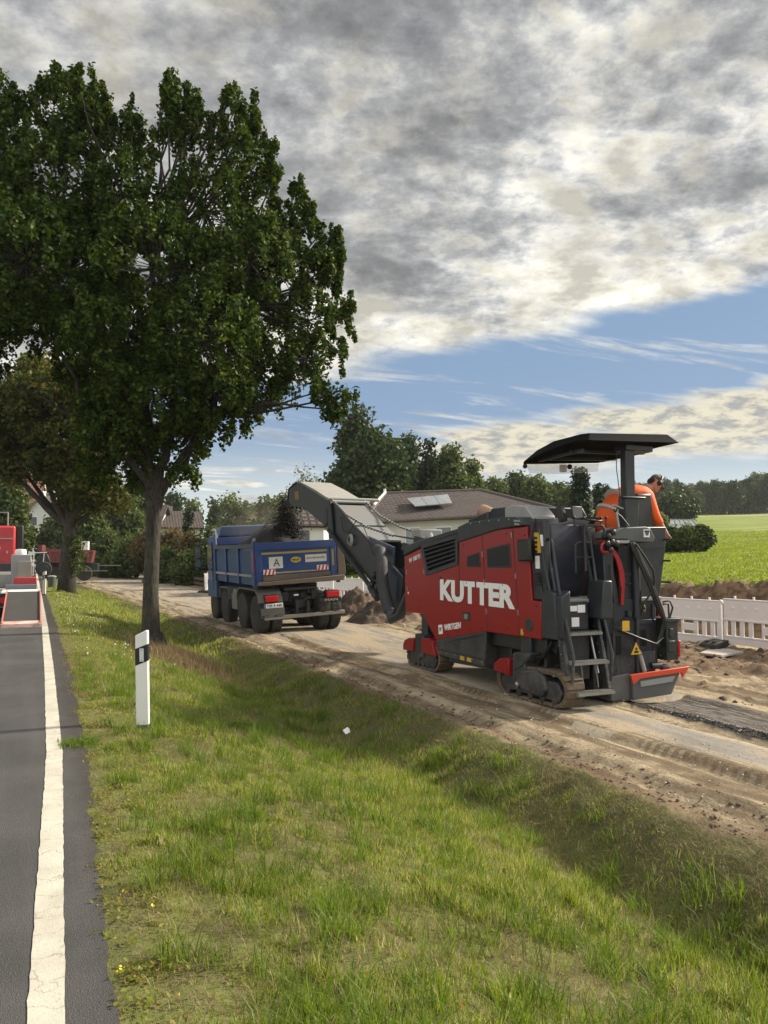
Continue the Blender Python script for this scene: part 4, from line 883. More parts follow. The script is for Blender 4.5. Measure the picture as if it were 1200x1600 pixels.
    m.tube([(6.1, 8.5, 1.4), (6.12, 8.42, 1.2), (6.1, 8.35, 1.1)], .012, 6); m.build('cable', BLACK, rp)
    m = MB(); m.prism([(8.84, 1.84), (8.53, 1.85), (8.52, 1.55), (8.82, 1.54)], 'x', 6.02, 6.07); mi = m.build('mirror', BLACK, P, bevel=.025, seg=3)
    m = MB(); m.tube([(6.06, 8.6, 1.8), (6.12, 8.56, 2.05), (6.14, 8.55, 2.12)], .012, 8); m.build('mirror_arm', BLACK, mi)
    # writing
    X, Zd = (0, -1, 0), (0, 0, 1)
    Zs = (0, 0, 1)
    lettering('KUTTER', (6.095, 11.15, .885), (0, -1, -.006), (0, .0, 1), 2.16, .345, WHITE, side, bold=.05)
    lettering('WIRTGEN', (6.095, 11.02, .40), (0, -1, .16), Zs, .54, .10, WHITE, side, bold=.035)
    m = MB(); m.obox((6.094, 11.14, .41), (.006, .13, .15), (-.14, 0, 0)); lg = m.build('logo', WHITE, side)
    lettering('W', (6.090, 11.18, .37), (0, -1, .16), Zs, .085, .07, RED, lg, bold=.02)
    lettering('W 100 Fi', (6.095, 12.30, 1.475), (0, -1, .22), Zs, .42, .085, WHITE, side, bold=.02)
    lettering('W', (6.095, 12.36, .92), (0, -1, 0), Zs, .06, .05, WHITE, side, bold=.01)
    m = MB(); m.box(6.092, 6.10, 10.2, 10.42, .62, .75); hd = m.build('door_handle', GREY, side, bevel=.006)
    m = MB(); m.box(6.082, 6.094, 10.27, 10.37, .64, .72); m.build('latch', CHROME, hd, bevel=.005)
    m = MB(); m.lathe((6.09, 8.67, .69), (1, 0, 0), [(0, .085), (.012, .09)], 24); m.build('round_cap', GREY, side)
    m = MB(); m.box(6.094, 6.10, 8.80, 8.86, .54, .62); m.build('yellow_sticker', YEL, side)
    m = MB(); m.lathe((6.094, 11.15, 1.24), (1, 0, 0), [(0, .035), (.012, .035)], 16); m.build('filler_cap', BLACK, side)
    rr = random.Random(21)
    m = MB()
    for y, z in ((12.35, .72), (12.35, 1.5), (11.9, .72), (11.4, .34), (10.9, .35), (10.6, .42), (10.2, .48), (9.9, .54), (9.6, .60), (9.2, .60), (8.8, .60), (8.5, .60), (8.5, .95), (8.75, 1.9), (9.2, 1.93), (10.4, 1.78), (9.3, 1.2), (10.3, 1.2)): m.lathe((6.092, y, z), (1, 0, 0), [(0, .012), (.01, .014)], 8)
    m.build('panel_bolts', DGREY, side)
    m = MB()
    for k in range(6): m.lathe((6.075, 10.4 - k * .26, 2.10 + .01 * min(k, 3)), (1, 0, 0), [(0, .010), (.012, .012)], 8)
    m.build('cover_bolts', CHROME, ec)
    m = MB(); m.bar((6.09, 10.9, .235), (6.09, 9.8, .46), .008, .012, (1, 0, 0)); m.box(6.086, 6.096, 9.78, 11.2, .08, .09); m.build('skirt_seam', BLACK, P)
    m = MB()
    for k in range(5): m.lathe((6.088, 10.95 - k * .27, .045), (1, 0, 0), [(0, .012), (.01, .015)], 8)
    m.build('skirt_bolts', CHROME, P)
    # crawler tracks
    track(P, 6.10, 6.36, 11.78, .60); track(P, 6.10, 6.36, 8.66, .79); track(P, 7.86, 8.12, 11.78, .60)
    m = MB(); m.box(6.07, 6.38, 11.70, 12.02, -.12, .26); m.box(6.16, 6.36, 11.72, 11.95, .2, .75); m.lathe((6.06, 11.86, -.12), (1, 0, 0), [(0, .05), (.02, .06)], 16); m.build('lifting_column', GREY, P, bevel=.02)
    m = MB(); m.box(6.06, 6.40, 8.72, 9.02, -.15, .28); m.box(6.14, 6.36, 8.70, 8.94, .2, .6); m.prism([(8.95, .30), (8.6, .32), (8.62, .26), (8.78, .12), (9.02, .0)], 'x', 6.05, 6.38); m.build('lifting_column', GREY, P, bevel=.02)
    m = MB(); m.lathe((6.05, 8.88, -.14), (1, 0, 0), [(-.03, .02), (-.02, .045), (.02, .05)], 16); m.build('axle_hub', CHROME, P)
    m = MB(); m.lathe((6.03, 8.52, -.04), (1, 0, 0), [(0, .11), (.03, .16), (.25, .16)], 24)
    mo = m; mo.prism([(8.86, .05), (8.5, .13), (8.28, .04), (8.24, -.1), (8.34, -.22), (8.82, -.19)], 'x', 6.045, 6.12); mo.build('track_motor_cover', GREY, P, bevel=.03, seg=3)
    def guard(pts, label=None):
        m = MB(); m.prism(pts, 'x', 6.03, 6.30); return m.build('track_guard', RED, P, bevel=.012)
    guard([(12.42, -.06), (12.42, .03), (12.36, .12), (12.2, .17), (12.02, .18), (12.02, -.04)])
    guard([(11.71, .21), (11.45, .24), (11.33, .2), (11.22, -.04), (11.71, -.03)])
    guard([(9.47, -.01), (9.43, .09), (9.30, .17), (9.12, .2), (9.06, .18), (9.06, -.04)])
    # hose loom above the rear track
    m = MB()
    for k in range(4): m.tube([(6.25 + k * .05, 8.95, .36), (6.18 + k * .05, 8.7, .25 + k * .03), (6.16 + k * .05, 8.45, .28), (6.2, 8.3, .5)], .022, 6)
    m.build('hydraulic_hose', BLACK, P)
    # ---- access ladder
    def lean(x, y0, z0, y1, z1): return (x, y0, z0), (x, y1, z1)
    for x, dz, dy in ((6.20, 0, 0), (6.80, .10, -.02)):
        m = MB(); m.bar((x, 7.96 + dy, -.10), (x, 8.10 + dy, .50), .05, .10, (0, 1, 0)); m.bar((x, 8.02 + dy, .10), (x, 8.24 + dy, 1.10 + dz), .045, .09, (0, 1, 0)); m.bar((x, 8.20 + dy, 1.0), (x, 8.32 + dy, 1.45 + dz), .035, .06, (0, 1, 0)); m.build('ladder_stringer', GREY, P, bevel=.008)
        m = MB(); m.tube([(x - .02, 7.88 + dy, .02), (x - .02, 7.86 + dy, .12), (x - .02, 7.84 + dy, .35), (x - .02, 8.12 + dy, 1.2), (x - .02, 8.24 + dy, 1.78 + dz), (x - .02, 8.27 + dy, 1.83 + dz), (x, 8.34 + dy, 1.85 + dz), (x, 8.38 + dy, 1.80 + dz), (x, 8.30 + dy, 1.40 + dz)], .020, 10); m.build('handrail', GREY, P, sharp=60)
    m = MB(); m.tube([(6.14, 8.05, .5), (6.14, 8.36, 1.5), (6.14, 8.47, 1.97), (6.15, 8.50, 2.02), (6.2, 8.6, 2.03)], .02, 10); m.build('handrail', GREY, P, sharp=60)
    m = MB(); m.tube([(6.62, 8.12, 1.42), (6.62, 8.14, 1.96), (6.64, 8.12, 2.02), (6.86, 8.06, 2.02), (6.88, 8.05, 1.96), (6.88, 8.05, 1.86)], .018, 10); m.build('handrail', GREY, P, sharp=60)
    m = MB(); m.tube([(6.52, 8.2, 1.4), (6.52, 8.2, 1.76), (6.55, 8.18, 1.8), (6.72, 8.15, 1.8)], .014, 8); m.tube([(6.52, 8.2, 1.6), (6.74, 8.15, 1.6)], .014, 8); m.build('grab_bar', GREY, P)
    for y, z in ((8.12, .63), (8.0, .27), (7.90, -.10)):
        m = MB(); m.box(6.22, 6.80, y - .10, y + .06, z - .035, z - .002)
        for k in range(14): m.box(6.235 + k * .0405, 6.255 + k * .0405, y - .095, y + .05, z - .002, z + .01)
        m.build('step', GALV, P)
    m = MB(); m.prism([(6.12, .56), (6.26, .56), (6.26, 1.18), (6.12, 1.10)], 'y', 7.98, 8.3); m.build('ladder_cheek', GREY, P, bevel=.02)
    m = MB(); m.prism([(6.70, .80), (6.90, .80), (6.90, 1.30), (6.76, 1.30)], 'y', 7.93, 8.25); m.build('ladder_cheek', GREY, P, bevel=.02)
    m = MB(); m.box(6.27, 6.66, 8.13, 8.19, .66, 1.02); m.box(6.27, 6.72, 8.19, 8.24, .0, .66)
    m.build('riser_panel', GREY, P, bevel=.01)
    for a_ in ((6.34, 6.47, 8.12, 8.128, .90, .97), (6.48, 6.60, 8.12, 8.128, .88, .98), (6.38, 6.50, 8.12, 8.128, .70, .82)): MB().box(*a_).build('white_sticker', WHITE, P)
    m = MB(); m.box(6.29, 6.335, 8.12, 8.128, .88, .97); m.build('yellow_sticker', YEL, P); m = MB(); m.box(7.10, 7.22, 7.985, 7.992, .63, .76); m.build('yellow_sticker', YEL, P)
    m = MB(); m.prism([(7.24, .31), (7.42, .31), (7.33, .47)], 'y', 7.985, 7.992); tr = m.build('warning_triangle', YEL, P)
    m = MB(); m.prism([(7.225, .30), (7.435, .30), (7.33, .49)], 'y', 7.9925, 7.999); m.obox((7.33, 7.983, .345), (.07, .004, .03), (0, 0, 0)); m.obox((7.33, 7.983, .385), (.03, .004, .03), (0, .6, 0)); m.build('triangle_border', BLACK, tr)
    for pts in ([(6.30, 8.0, -.08), (6.30, 8.02, .05), (6.32, 8.06, .24)], [(6.70, 8.0, -.08), (6.70, 8.02, .05), (6.68, 8.06, .24)], [(6.5, 8.1, .25), (6.5, 8.05, -.05)]): m = MB(); m.tube(pts, .008, 6); m.build('step_cable', LGREY, P)
    m = MB()
    for k in range(5): m.lathe((6.168, 8.05 + k * .035, .25 + k * .11), (1, 0, 0), [(0, .012), (.01, .014)], 8); m.lathe((6.768, 8.03 + k * .035, .25 + k * .11), (1, 0, 0), [(0, .012), (.01, .014)], 8)
    m.build('stringer_bolts', CHROME, P)
    m = MB(); m.tube([(6.24, 8.04, .1), (6.24, 8.2, .62)], .016, 8); m.build('gas_strut', CHROME, P); m = MB(); m.tube([(6.72, 8.02, .1), (6.72, 8.18, .62)], .016, 8); m.build('gas_strut', CHROME, P)
    # inner mechanics behind the steps
    m = MB(); rr = random.Random(3)
    for k in range(26): x = rr.uniform(6.3, 6.75); z = rr.uniform(-.05, .6); m.obox((x, 8.32 + rr.uniform(-.06, .1), z), (rr.uniform(.05, .16), .08, rr.uniform(.03, .12)), (rr.uniform(-.3, .3), rr.uniform(-.3, .3), 0))
    m.build('valve_block', DGREY, P, bevel=.005)
    m = MB()
    for k in range(9): x = 6.3 + k * .05; m.tube([(x, 8.25, .58), (x + rr.uniform(-.04, .04), 8.2, .3), (x + rr.uniform(-.08, .08), 8.26, -.05)], .011, 6)
    m.build('hydraulic_hose', BLACK, P)
    # platform, console, steering
    m = MB(); m.box(6.26, 8.0, 8.2, 9.1, 1.00, 1.05); m.build('platform', LGREY, P, bevel=.008)
    m = MB(); m.prism([(9.05, 1.05), (8.98, 2.06), (8.62, 2.06), (8.55, 1.6), (8.60, 1.25), (8.72, 1.05)], 'x', 6.42, 7.02); cs = m.build('console', mat('dark_blue_grey', (.022, .026, .045), .45, dirt=.2), P, bevel=.02)
    m = MB(); m.prism([(8.72, 2.05), (8.45, 2.04), (8.42, 1.95), (8.5, 1.42), (8.58, 1.3)], 'x', 6.92, 7.05); m.build('console_side', mat('dark_wine_plastic', (.05, .028, .032), .45), P, bevel=.02)
    m = MB(); m.obox((6.70, 8.72, 2.2), (.08, .10, .22), (-.25, 0, .3)); m.obox((6.66, 8.68, 2.2), (.012, .06, .17), (-.25, 0, .3)); m.build('control_box', BLACK, P, bevel=.01)
    m = MB(); m.obox((6.92, 8.66, 2.22), (.24, .03, .19), (-.15, 0, .25)); sc = m.build('display', BLACK, P, bevel=.01)
    m = MB(); m.obox((6.912, 8.642, 2.22), (.20, .006, .15), (-.15, 0, .25)); m.build('screen', GLASS, sc)
    m = MB(); rw = MB()
    pts = [(7.08 + .13 * math.cos(a), 8.52 + .11 * math.sin(a), 2.13 + .03 * math.sin(a)) for a in [i * math.pi / 10 for i in range(21)]]; m.tube(pts, .014, 8, cap=False); m.tube([(7.08, 8.52, 2.12), (7.08, 8.6, 1.98)], .04, 10); m.tube([(6.96, 8.52, 2.12), (7.2, 8.52, 2.12)], .012, 6); m.build('steering_wheel', BLACK, P, sharp=60)
    for x, y in ((7.2, 8.5), (7.26, 8.46), (6.78, 8.55)): m = MB(); m.tube([(x, y, 2.02), (x, y, 2.15)], .008, 6); m.ball((x, y, 2.15), .022, 10, 6); m.build('joystick', BLACK, P)
    m = MB(); m.obox((7.93, 8.46, 2.23), (.30, .10, .56), (0, -.05, .05)); m.box(7.62, 7.95, 8.40, 8.52, 1.72, 1.98); m.box(7.72, 7.82, 8.4, 8.5, 1.05, 1.75); m.build('operator_seat', BLACK, P, bevel=.03)
    m = MB()
    for z in (1.25, 1.55, 1.85): m.tube([(8.12, 8.15, z), (8.12, 9.2, z)], .014, 8)
    for k in range(9): m.tube([(7.1 + k * .055, 8.95, 1.05), (7.1 + k * .055, 8.95, 1.45)], .007, 6)
    m.tube([(7.08, 8.95, 1.45), (7.56, 8.95, 1.45)], .012, 6); m.build('guard_rail', DGREY, P)
    # ---- rear lift tower
    MB.DEF = Matrix.Translation((0, .13, 0))
    m = MB(); m.prism([(6.90, 1.78), (7.02, 1.82), (7.20, .95), (7.20, -.28), (6.98, -.28), (6.96, .4)], 'y', 8.0, 8.22)
    m.prism([(6.88, 1.80), (7.06, 1.80), (7.06, 1.0), (6.94, .6)], 'y', 7.96, 8.0); t1 = m.build('tower_leg', GREY, P, bevel=.012)
    m = MB(); m.prism([(7.20, 1.76), (7.46, 1.76), (7.46, -.02), (7.20, -.02)], 'y', 8.02, 8.24); m.prism([(7.06, 1.04), (7.44, 1.04), (7.44, .86), (7.06, .70)], 'y', 7.99, 8.02); m.prism([(7.06, .62), (7.52, .80), (7.52, -.02), (7.06, -.28)], 'y', 7.993, 8.018)
    for x, z in ((7.32, 1.24), (7.37, 1.24), (7.09, 1.66), (7.09, .95), (7.16, .0), (7.16, -.06)): m.lathe((x, 7.985, z), (0, 1, 0), [(0, .018), (.03, .02)], 10)
    m.build('tower_plate', GREY, P, bevel=.010)
    for a_ in ((7.1, 7.19, 7.985, 7.992, .30, .55), (7.56, 7.63, 8.09, 8.1, .38, .6), (7.66, 7.73, 8.09, 8.1, .38, .6)): MB().box(*a_).build('dark_opening', mat('opening_black', (.004, .004, .005), .9), P)
    m = MB(); m.prism([(7.46, 1.0), (7.92, 1.0), (7.95, .1), (7.78, -.05), (7.46, -.05)], 'y', 8.105, 8.35); m.prism([(7.5, .32), (7.8, .32), (7.8, .02), (7.5, .02)], 'y', 8.0, 8.10); m.build('rear_housing', GREY, P, bevel=.012)
    m = MB(); m.prism([(7.60, 2.02), (8.17, 2.03), (8.15, 1.74), (8.07, 1.30), (7.99, .86), (7.46, .80), (7.46, 2.0)], 'y', 8.13, 8.19); sh = m.build('shield_plate', GREY, P, bevel=.012)
    m = MB(); m.bar((7.6, 8.127, 1.72), (8.13, 8.127, 1.74), .01, .008); m.bar((7.5, 8.127, .98), (8.0, 8.127, 1.0), .01, .008); m.lathe((7.94, 8.115, 1.2), (0, 1, 0), [(0, .02), (.012, .022)], 12); m.build('shield_seam', BLACK, sh)
    m = MB(); m.lathe((7.95, 8.10, 1.02), (0, 1, 0), [(0, .025), (.02, .03)], 12); m.build('red_reflector', RED, P)
    m = MB(); m.prism([(6.98, 1.86), (7.02, 1.94), (7.18, 2.0), (7.60, 2.02), (7.68, 2.0), (7.76, 1.86), (7.72, 1.80), (7.30, 1.81), (7.26, 1.84), (7.0, 1.84)], 'y', 7.92, 8.25); bx = m.build('tower_hood', mat('hood_grey', (.075, .08, .085), .5, dirt=.3, dirtcol=(.17, .155, .14)), P, bevel=.025, seg=3)
    m = MB(); m.obox((7.60, 7.915, 1.925), (.105, .012, .105), (0, 0, 0)); lg = m.build('logo', WHITE, bx); lettering('W', (7.565, 8.034, 1.89), (1, 0, 0), (0, 0, 1), .07, .06, BLACK, lg, bold=.03)
    m = MB(); m.obox((7.60, 7.906, 1.955), (.08, .006, .022), (0, 0, 0)); m.build('logo_bar', BLACK, lg)
    m = MB(); m.prism([(7.06, 1.83), (7.30, 1.83), (7.30, 1.79), (7.08, 1.79)], 'y', 7.915, 8.1); m.build('hood_trim', LGREY, bx)
    m = MB()
    for x, z in ((6.92, 1.88), (6.98, 1.8), (7.0, 1.93), (6.9, 1.78), (7.05, 1.78), (6.95, 1.7)): m.lathe((x, 7.86, z), (0, 1, 0), [(0, .025), (.01, .04), (.12, .04)], 12)
    m.build('hydraulic_fitting', BLACK, P)
    m = MB(); m.tube([(7.02, 7.93, 1.76), (7.08, 7.92, 1.68), (7.17, 7.92, 1.52), (7.21, 7.93, 1.38), (7.22, 7.94, 1.2), (7.20, 7.95, .97)], .0, 4)
    m = MB(); L_ = [(7.00, 1.74), (7.08, 1.68), (7.16, 1.56), (7.21, 1.40), (7.225, 1.2), (7.20, .96)]
    for (a, b), (c, d) in zip(L_[:-1], L_[1:]): w = .055 if b > 1.3 else .035; m.prism([(a - w, b), (a + w * .5, b), (c + w * .5, d), (c - w, d)], 'y', 7.955, 7.985)
    m.build('red_lever', mat('signal_red', (.32, .008, .012), .4), P, bevel=.006)
    m = MB(); m.tube([(6.86, 7.9, 1.80), (6.82, 7.9, 1.77), (6.80, 7.9, 1.71), (6.83, 7.9, 1.67), (6.92, 7.9, 1.67)], .018, 10); m.build('red_hose', mat('signal_red', (.32, .008, .012), .4), P, sharp=80)
    m = MB(); m.tube([(7.46, 7.98, 1.75), (7.46, 7.98, .78)], .055, 16); m.tube([(7.46, 7.98, .80), (7.46, 7.98, .04)], .026, 12); cy = m.build('lift_cylinder', GREY, P, sharp=50)
    m = MB(); m.tube([(7.47, 7.96, .34), (7.56, 7.96, .06)], .03, 10); m.build('cylinder_rod', LGREY, cy, sharp=50)
    # hose bundle at the back
    for k, (r, off) in enumerate(((.028, 0), (.022, .03), (.02, -.03), (.016, .05))):
        m = MB(); m.tube([(7.30 + off, 7.88, 1.80), (7.38 + off, 7.86, 1.62), (7.50 + off, 7.86, 1.42), (7.62 + off, 7.86, 1.18), (7.78 + off, 7.9, .92), (7.92 + off * .5, 7.95, .74), (7.90 + off * .5, 7.98, .56), (7.84, 8.0, .42 - off)], r, 10); m.build('hydraulic_hose', BLACK, P, sharp=80)
    for pts in ([(7.34, 7.84, 1.78), (7.48, 7.82, 1.6), (7.62, 7.82, 1.42), (7.66, 7.84, 1.26), (7.6, 7.87, 1.1), (7.5, 7.9, .96), (7.5, 7.94, .8)], [(7.95, 8.0, .98), (8.04, 7.96, 1.0), (8.08, 7.95, .9), (8.02, 7.97, .7), (7.95, 7.98, .62)], [(7.95, 8.0, .95), (8.02, 7.97, .95), (8.02, 7.96, .78), (7.97, 7.97, .66)], [(7.1, 7.93, .62), (7.3, 7.92, .56), (7.5, 7.92, .5), (7.75, 7.93, .42), (7.9, 7.95, .5)], [(7.02, 7.94, .66), (7.2, 7.9, .6), (7.4, 7.9, .53)], [(7.5, 7.93, 1.15), (7.48, 7.92, 1.0), (7.55, 7.92, .9)], [(7.0, 7.94, 1.5), (6.96, 7.9, 1.2), (7.02, 7.92, 1.0)]):
        m = MB(); m.tube(pts, .014, 8); m.build('hydraulic_hose', BLACK, P, sharp=80)
    m = MB()
    for z in (.2, .75, 1.35): m.box(7.21, 7.45, 8.0, 8.02, z, z + .05)
    for x, z in ((7.24, 1.6), (7.42, 1.6), (7.24, 1.5), (7.42, 1.5), (7.24, .8), (7.42, .8), (7.24, .1), (7.42, .1), (7.52, .9), (7.88, .9), (7.88, .25), (7.55, .25), (7.12, .1), (7.12, .5), (7.03, .2)): m.lathe((x, 7.985, z), (0, 1, 0), [(0, .011), (.015, .014)], 8)
    m.box(7.50, 7.9, 8.085, 8.105, .68, .74); m.box(7.50, 7.53, 8.085, 8.105, .3, .95); m.box(7.84, 7.87, 8.085, 8.105, .3, .95); m.box(7.04, 7.08, 7.97, 7.99, -.2, .6)
    m.build('welded_ribs', GREY, P, bevel=.004)
    m = MB(); m.tube([(7.32, 7.98, .74), (7.30, 7.93, .72), (7.26, 7.93, .72)], .012, 6); m.box(7.28, 7.36, 7.95, 8.0, .80, .88); m.box(7.60, 7.70, 8.06, 8.1, .78, .9); m.build('bracket', DGREY, P, bevel=.005)
    m = MB(); m.lathe((7.56, 7.95, .86), (0, 0, 1), [(0, .02), (.05, .03), (.1, .015)], 12); m.build('filter_bowl', mat('brass', (.35, .25, .1), .4, .8), P)
    # rear box with lamps
    m = MB(); m.box(7.96, 8.17, 7.95, 8.3, .18, .74); m.box(7.94, 8.19, 7.93, 8.32, .70, .755); m.box(7.98, 8.10, 7.935, 7.95, .3, .45); m.box(8.0, 8.06, 7.93, 7.95, .5, .62); m.build('valve_cabinet', mat('dark_green_black', (.014, .022, .020), .5, dirt=.3), P, bevel=.012)
    m = MB(); m.box(8.172, 8.20, 7.94, 8.0, .22, .44); m.build('tail_light', RLIGHT, P, bevel=.005)
    m = MB(); m.tube([(7.9, 8.0, .08), (7.98, 7.95, .06)], .06, 12); m.tube([(7.7, 7.98, .12), (7.86, 7.96, .12)], .045, 12); m.build('actuator', DGREY, P, sharp=50)
    # scraper blade with orange-red wear edge
    m = MB(); m.prism([(7.30, -.30), (7.98, -.27), (8.14, .0), (8.12, .03), (7.38, -.01), (7.30, -.1)], 'y', 7.90, 8.0); m.prism([(6.98, -.30), (7.30, -.30), (7.30, .05), (6.98, .02)], 'y', 7.95, 8.2); m.build('scraper_blade', mat('worn_grey_steel', (.10, .10, .10), .55, dirt=.6, dirtcol=(.16, .12, .09), bump=.3), P, bevel=.01)
    m = MB(); m.prism([(7.42, -.13), (7.98, -.10), (8.04, -.02), (7.42, -.055)], 'y', 7.88, 7.9); m.build('bare_strip', LGREY, P, bevel=.004)
    m = MB(); m.prism([(7.235, .045), (8.285, .095), (8.16, -.045), (8.13, .02), (7.40, -.015), (7.28, -.09)], 'y', 7.86, 7.895); m.build('wear_plate', ORRED, P, bevel=.005)
    m = MB(); m.box(6.9, 8.0, 8.2, 8.6, -.28, .3); m.build('drum_flap', DGREY, P, bevel=.02)
    m = MB(); m.ball((6.86, 7.92, 1.08), .03); m.build('orange_knob', mat('orange_plastic', (.7, .2, .05), .4), P)
    m = MB()
    for k in range(4): m.ball((6.9, 7.93, .98 - k * .06), .02, 8, 6)
    m.box(6.86, 6.92, 7.94, 7.99, .7, 1.1); m.build('button_panel', DGREY, P)
    MB.DEF = None
    # ---- canopy on its pillar
    m = MB(); m.box(7.33, 7.495, 8.13, 8.24, 2.40, 3.14); m.box(7.30, 7.54, 8.11, 8.26, 1.95, 2.40); m.box(7.25, 7.66, 8.1, 8.2, 2.40, 2.43); m.box(7.32, 7.80, 8.1, 8.34, 3.06, 3.14); m.build('pillar', DGREY, P, bevel=.012)
    def cp(x, y, z): return (x, y, z)
    ring_b = [(6.60, 8.00, 3.11), (8.12, 8.00, 3.17), (8.16, 8.25, 3.17), (8.12, 9.40, 3.10), (8.02, 9.56, 3.05), (6.66, 9.56, 2.96), (6.56, 9.40, 2.98), (6.54, 8.9, 3.05), (6.56, 8.2, 3.13)]
    ring_t = [(6.66, 8.06, 3.21), (7.98, 8.06, 3.28), (8.02, 8.22, 3.29), (7.98, 9.05, 3.25), (7.9, 9.40, 3.14), (6.74, 9.44, 3.07), (6.66, 9.2, 3.13), (6.64, 8.8, 3.20), (6.64, 8.2, 3.22)]
    m = MB(); n = len(ring_b); inner = [(7.34 + (x - 7.34) * .95, 8.78 + (y - 8.78) * .95, z + .012) for x, y, z in ring_b]
    inner_t = [(7.34 + (x - 7.34) * .9, 8.78 + (y - 8.78) * .9, z - .03) for x, y, z in ring_t]
    lip = [(7.34 + (x - 7.34) * 1.015, 8.78 + (y - 8.78) * 1.015, z - .012) for x, y, z in ring_b]
    V = ring_b + ring_t + inner + inner_t + lip
    F = []
    for i in range(n):
        j = (i + 1) % n; F += [(4 * n + i, 4 * n + j, j, i), (i, j, n + j, n + i), (4 * n + j, 4 * n + i, 2 * n + i, 2 * n + j), (2 * n + j, 2 * n + i, 3 * n + i, 3 * n + j)]
    F += [tuple(n + i for i in range(n)), tuple(3 * n + i for i in reversed(range(n)))]
    V = [(x + (.05 if x > 7.3 else 0), y, z + .035) for x, y, z in V]; m.add(V, F); can = m.build('canopy', mat('canopy_plastic', (.005, .0055, .006), .85, spec=.08, bump=.3, bscale=200), P, bevel=.012, seg=3)
    m = MB()
    for x, y, z in ((6.75, 8.12, 3.225), (7.05, 8.1, 3.24), (7.35, 8.1, 3.255), (7.65, 8.1, 3.27), (7.92, 8.1, 3.285)): m.tube([(x, y, z - .01), (x, y, z + .018)], .012, 8)
    m.build('bolt', CHROME, can)
    m = MB(); m.bar((6.75, 8.3, 3.05), (6.75, 9.3, 3.02), .04, .04); m.bar((7.9, 8.3, 3.1), (7.9, 9.3, 3.07), .04, .04); m.bar((6.7, 8.5, 3.05), (8.0, 8.5, 3.1), .05, .04); m.bar((6.7, 9.1, 3.02), (8.0, 9.1, 3.08), .05, .04); m.build('canopy_frame', BLACK, can)
    CL = bpy.data.materials.new('clear_film'); CL.use_nodes = True; t = NT(CL.node_tree); t.N.clear()
    mx = t.n('ShaderNodeMixShader', {0: .22, 1: t.n('ShaderNodeBsdfTransparent').outputs[0], 2: t.n('ShaderNodeBsdfPrincipled', {'Base Color': (.55, .56, .55, 1), 'Roughness': .3}).outputs[0]}); t.n('ShaderNodeOutputMaterial', {'Surface': mx.outputs[0]})
    m = MB(); m.prism([(6.66, 2.99), (8.03, 3.05), (8.0, 2.93), (7.3, 2.86), (6.72, 2.85)], 'y', 9.50, 9.504); m.build('rain_curtain', CL, can)
    m = MB(); m.box(7.27, 7.36, 9.44, 9.50, 2.89, 3.0); m.build('curtain_clip', WPL, can)
    m = MB(); m.ball((7.4, 9.42, 2.97), .04); m.ball((6.64, 9.5, 2.95), .035); m.build('work_lamp', BLACK, can)
    m = MB()
    m.tube([(7.20, 8.16, 3.05), (7.18, 8.14, 2.8), (7.22, 8.12, 2.4)], .006, 6); m.tube([(7.10, 8.1, 2.22), (7.2, 8.08, 2.15), (7.3, 8.05, 2.02)], .008, 6); m.tube([(7.22, 8.1, 2.4), (7.1, 8.08, 2.2), (7.06, 8.06, 2.24)], .01, 6); m.build('cable', BLACK, P)
    m = MB(); m.obox((7.12, 8.06, 2.28), (.14, .08, .02), (.2, .3, 0)); m.obox((7.08, 8.02, 2.1), (.02, .02, .2), (0, -.2, 0)); m.build('small_lamp', LGREY, P)
    # ---- things under the hood in front of the grille top
    m = MB(); rr = random.Random(8)
    for k in range(12): m.obox((6.3 + rr.random() * 1.4, 12.5 + rr.random() * .45, 1.62 + rr.random() * .28), (rr.uniform(.1, .3), rr.uniform(.1, .25), rr.uniform(.08, .2)), (rr.uniform(-.4, .4),) * 3)
    for k in range(6): m.tube([(6.5 + k * .2, 12.4, 1.5), (6.5 + k * .2, 12.7, 1.85 + .05 * k % .2), (6.6 + k * .2, 13.1, 1.6)], .03, 8)
    m.build('conveyor_mount', DGREY, P, bevel=.01)
    m = MB(); m.obox((6.55, 12.75, 1.80), (.10, .05, .30), (0, 0, .3)); mi = m.build('mirror', BLACK, P, bevel=.015)
    m = MB(); m.obox((6.55, 12.72, 1.80), (.09, .01, .27), (0, 0, .3)); m.build('mirror_glass', GLASSC, mi)
    # ---- conveyor, in its own frame: s along, l lateral (left negative), z up
    A0 = Vector((6.98, 12.75, 0)); A1 = Vector((6.55, 20.3, 0)); d = (A1 - A0).normalized(); nn = Vector((d.y, -d.x, 0))
    def C(s, l, z): v = A0 + d * s + nn * l; return (v.x, v.y, z)
    def cprism(mb, poly, l0, l1):
        n = len(poly); vs = [C(s, l0, z) for s, z in poly] + [C(s, l1, z) for s, z in poly]
        mb.add(vs, [tuple(range(n)), tuple(range(2 * n - 1, n - 1, -1))] + [(i, i + n, (i + 1) % n + n, (i + 1) % n) for i in range(n)])
    Wd = .40
    lower = [(.9, .44), (1.25, .30), (1.6, .62), (1.9, .98), (3.9, 2.10), (4.45, 2.28), (4.6, 2.60), (4.10, 2.86), (3.3, 2.42), (1.55, 1.58), (.75, 1.2)]
    m = MB(); cprism(m, lower, -Wd, -Wd + .05); cprism(m, lower, Wd - .05, Wd); cv = m.build('conveyor_frame', GREY, P, bevel=.01)
    m = MB(); cprism(m, [(1.4, .62), (4.5, 2.3), (4.45, 2.42), (1.3, .85)], -Wd + .05, Wd - .05); m.build('conveyor_belt', RUBBER, cv)
    upper = [(4.12, 2.22), (4.45, 2.28), (5.9, 2.82), (6.75, 2.90), (6.95, 3.12), (6.90, 3.40), (6.45, 3.50), (6.10, 3.48), (4.25, 2.92), (4.1, 2.7)]
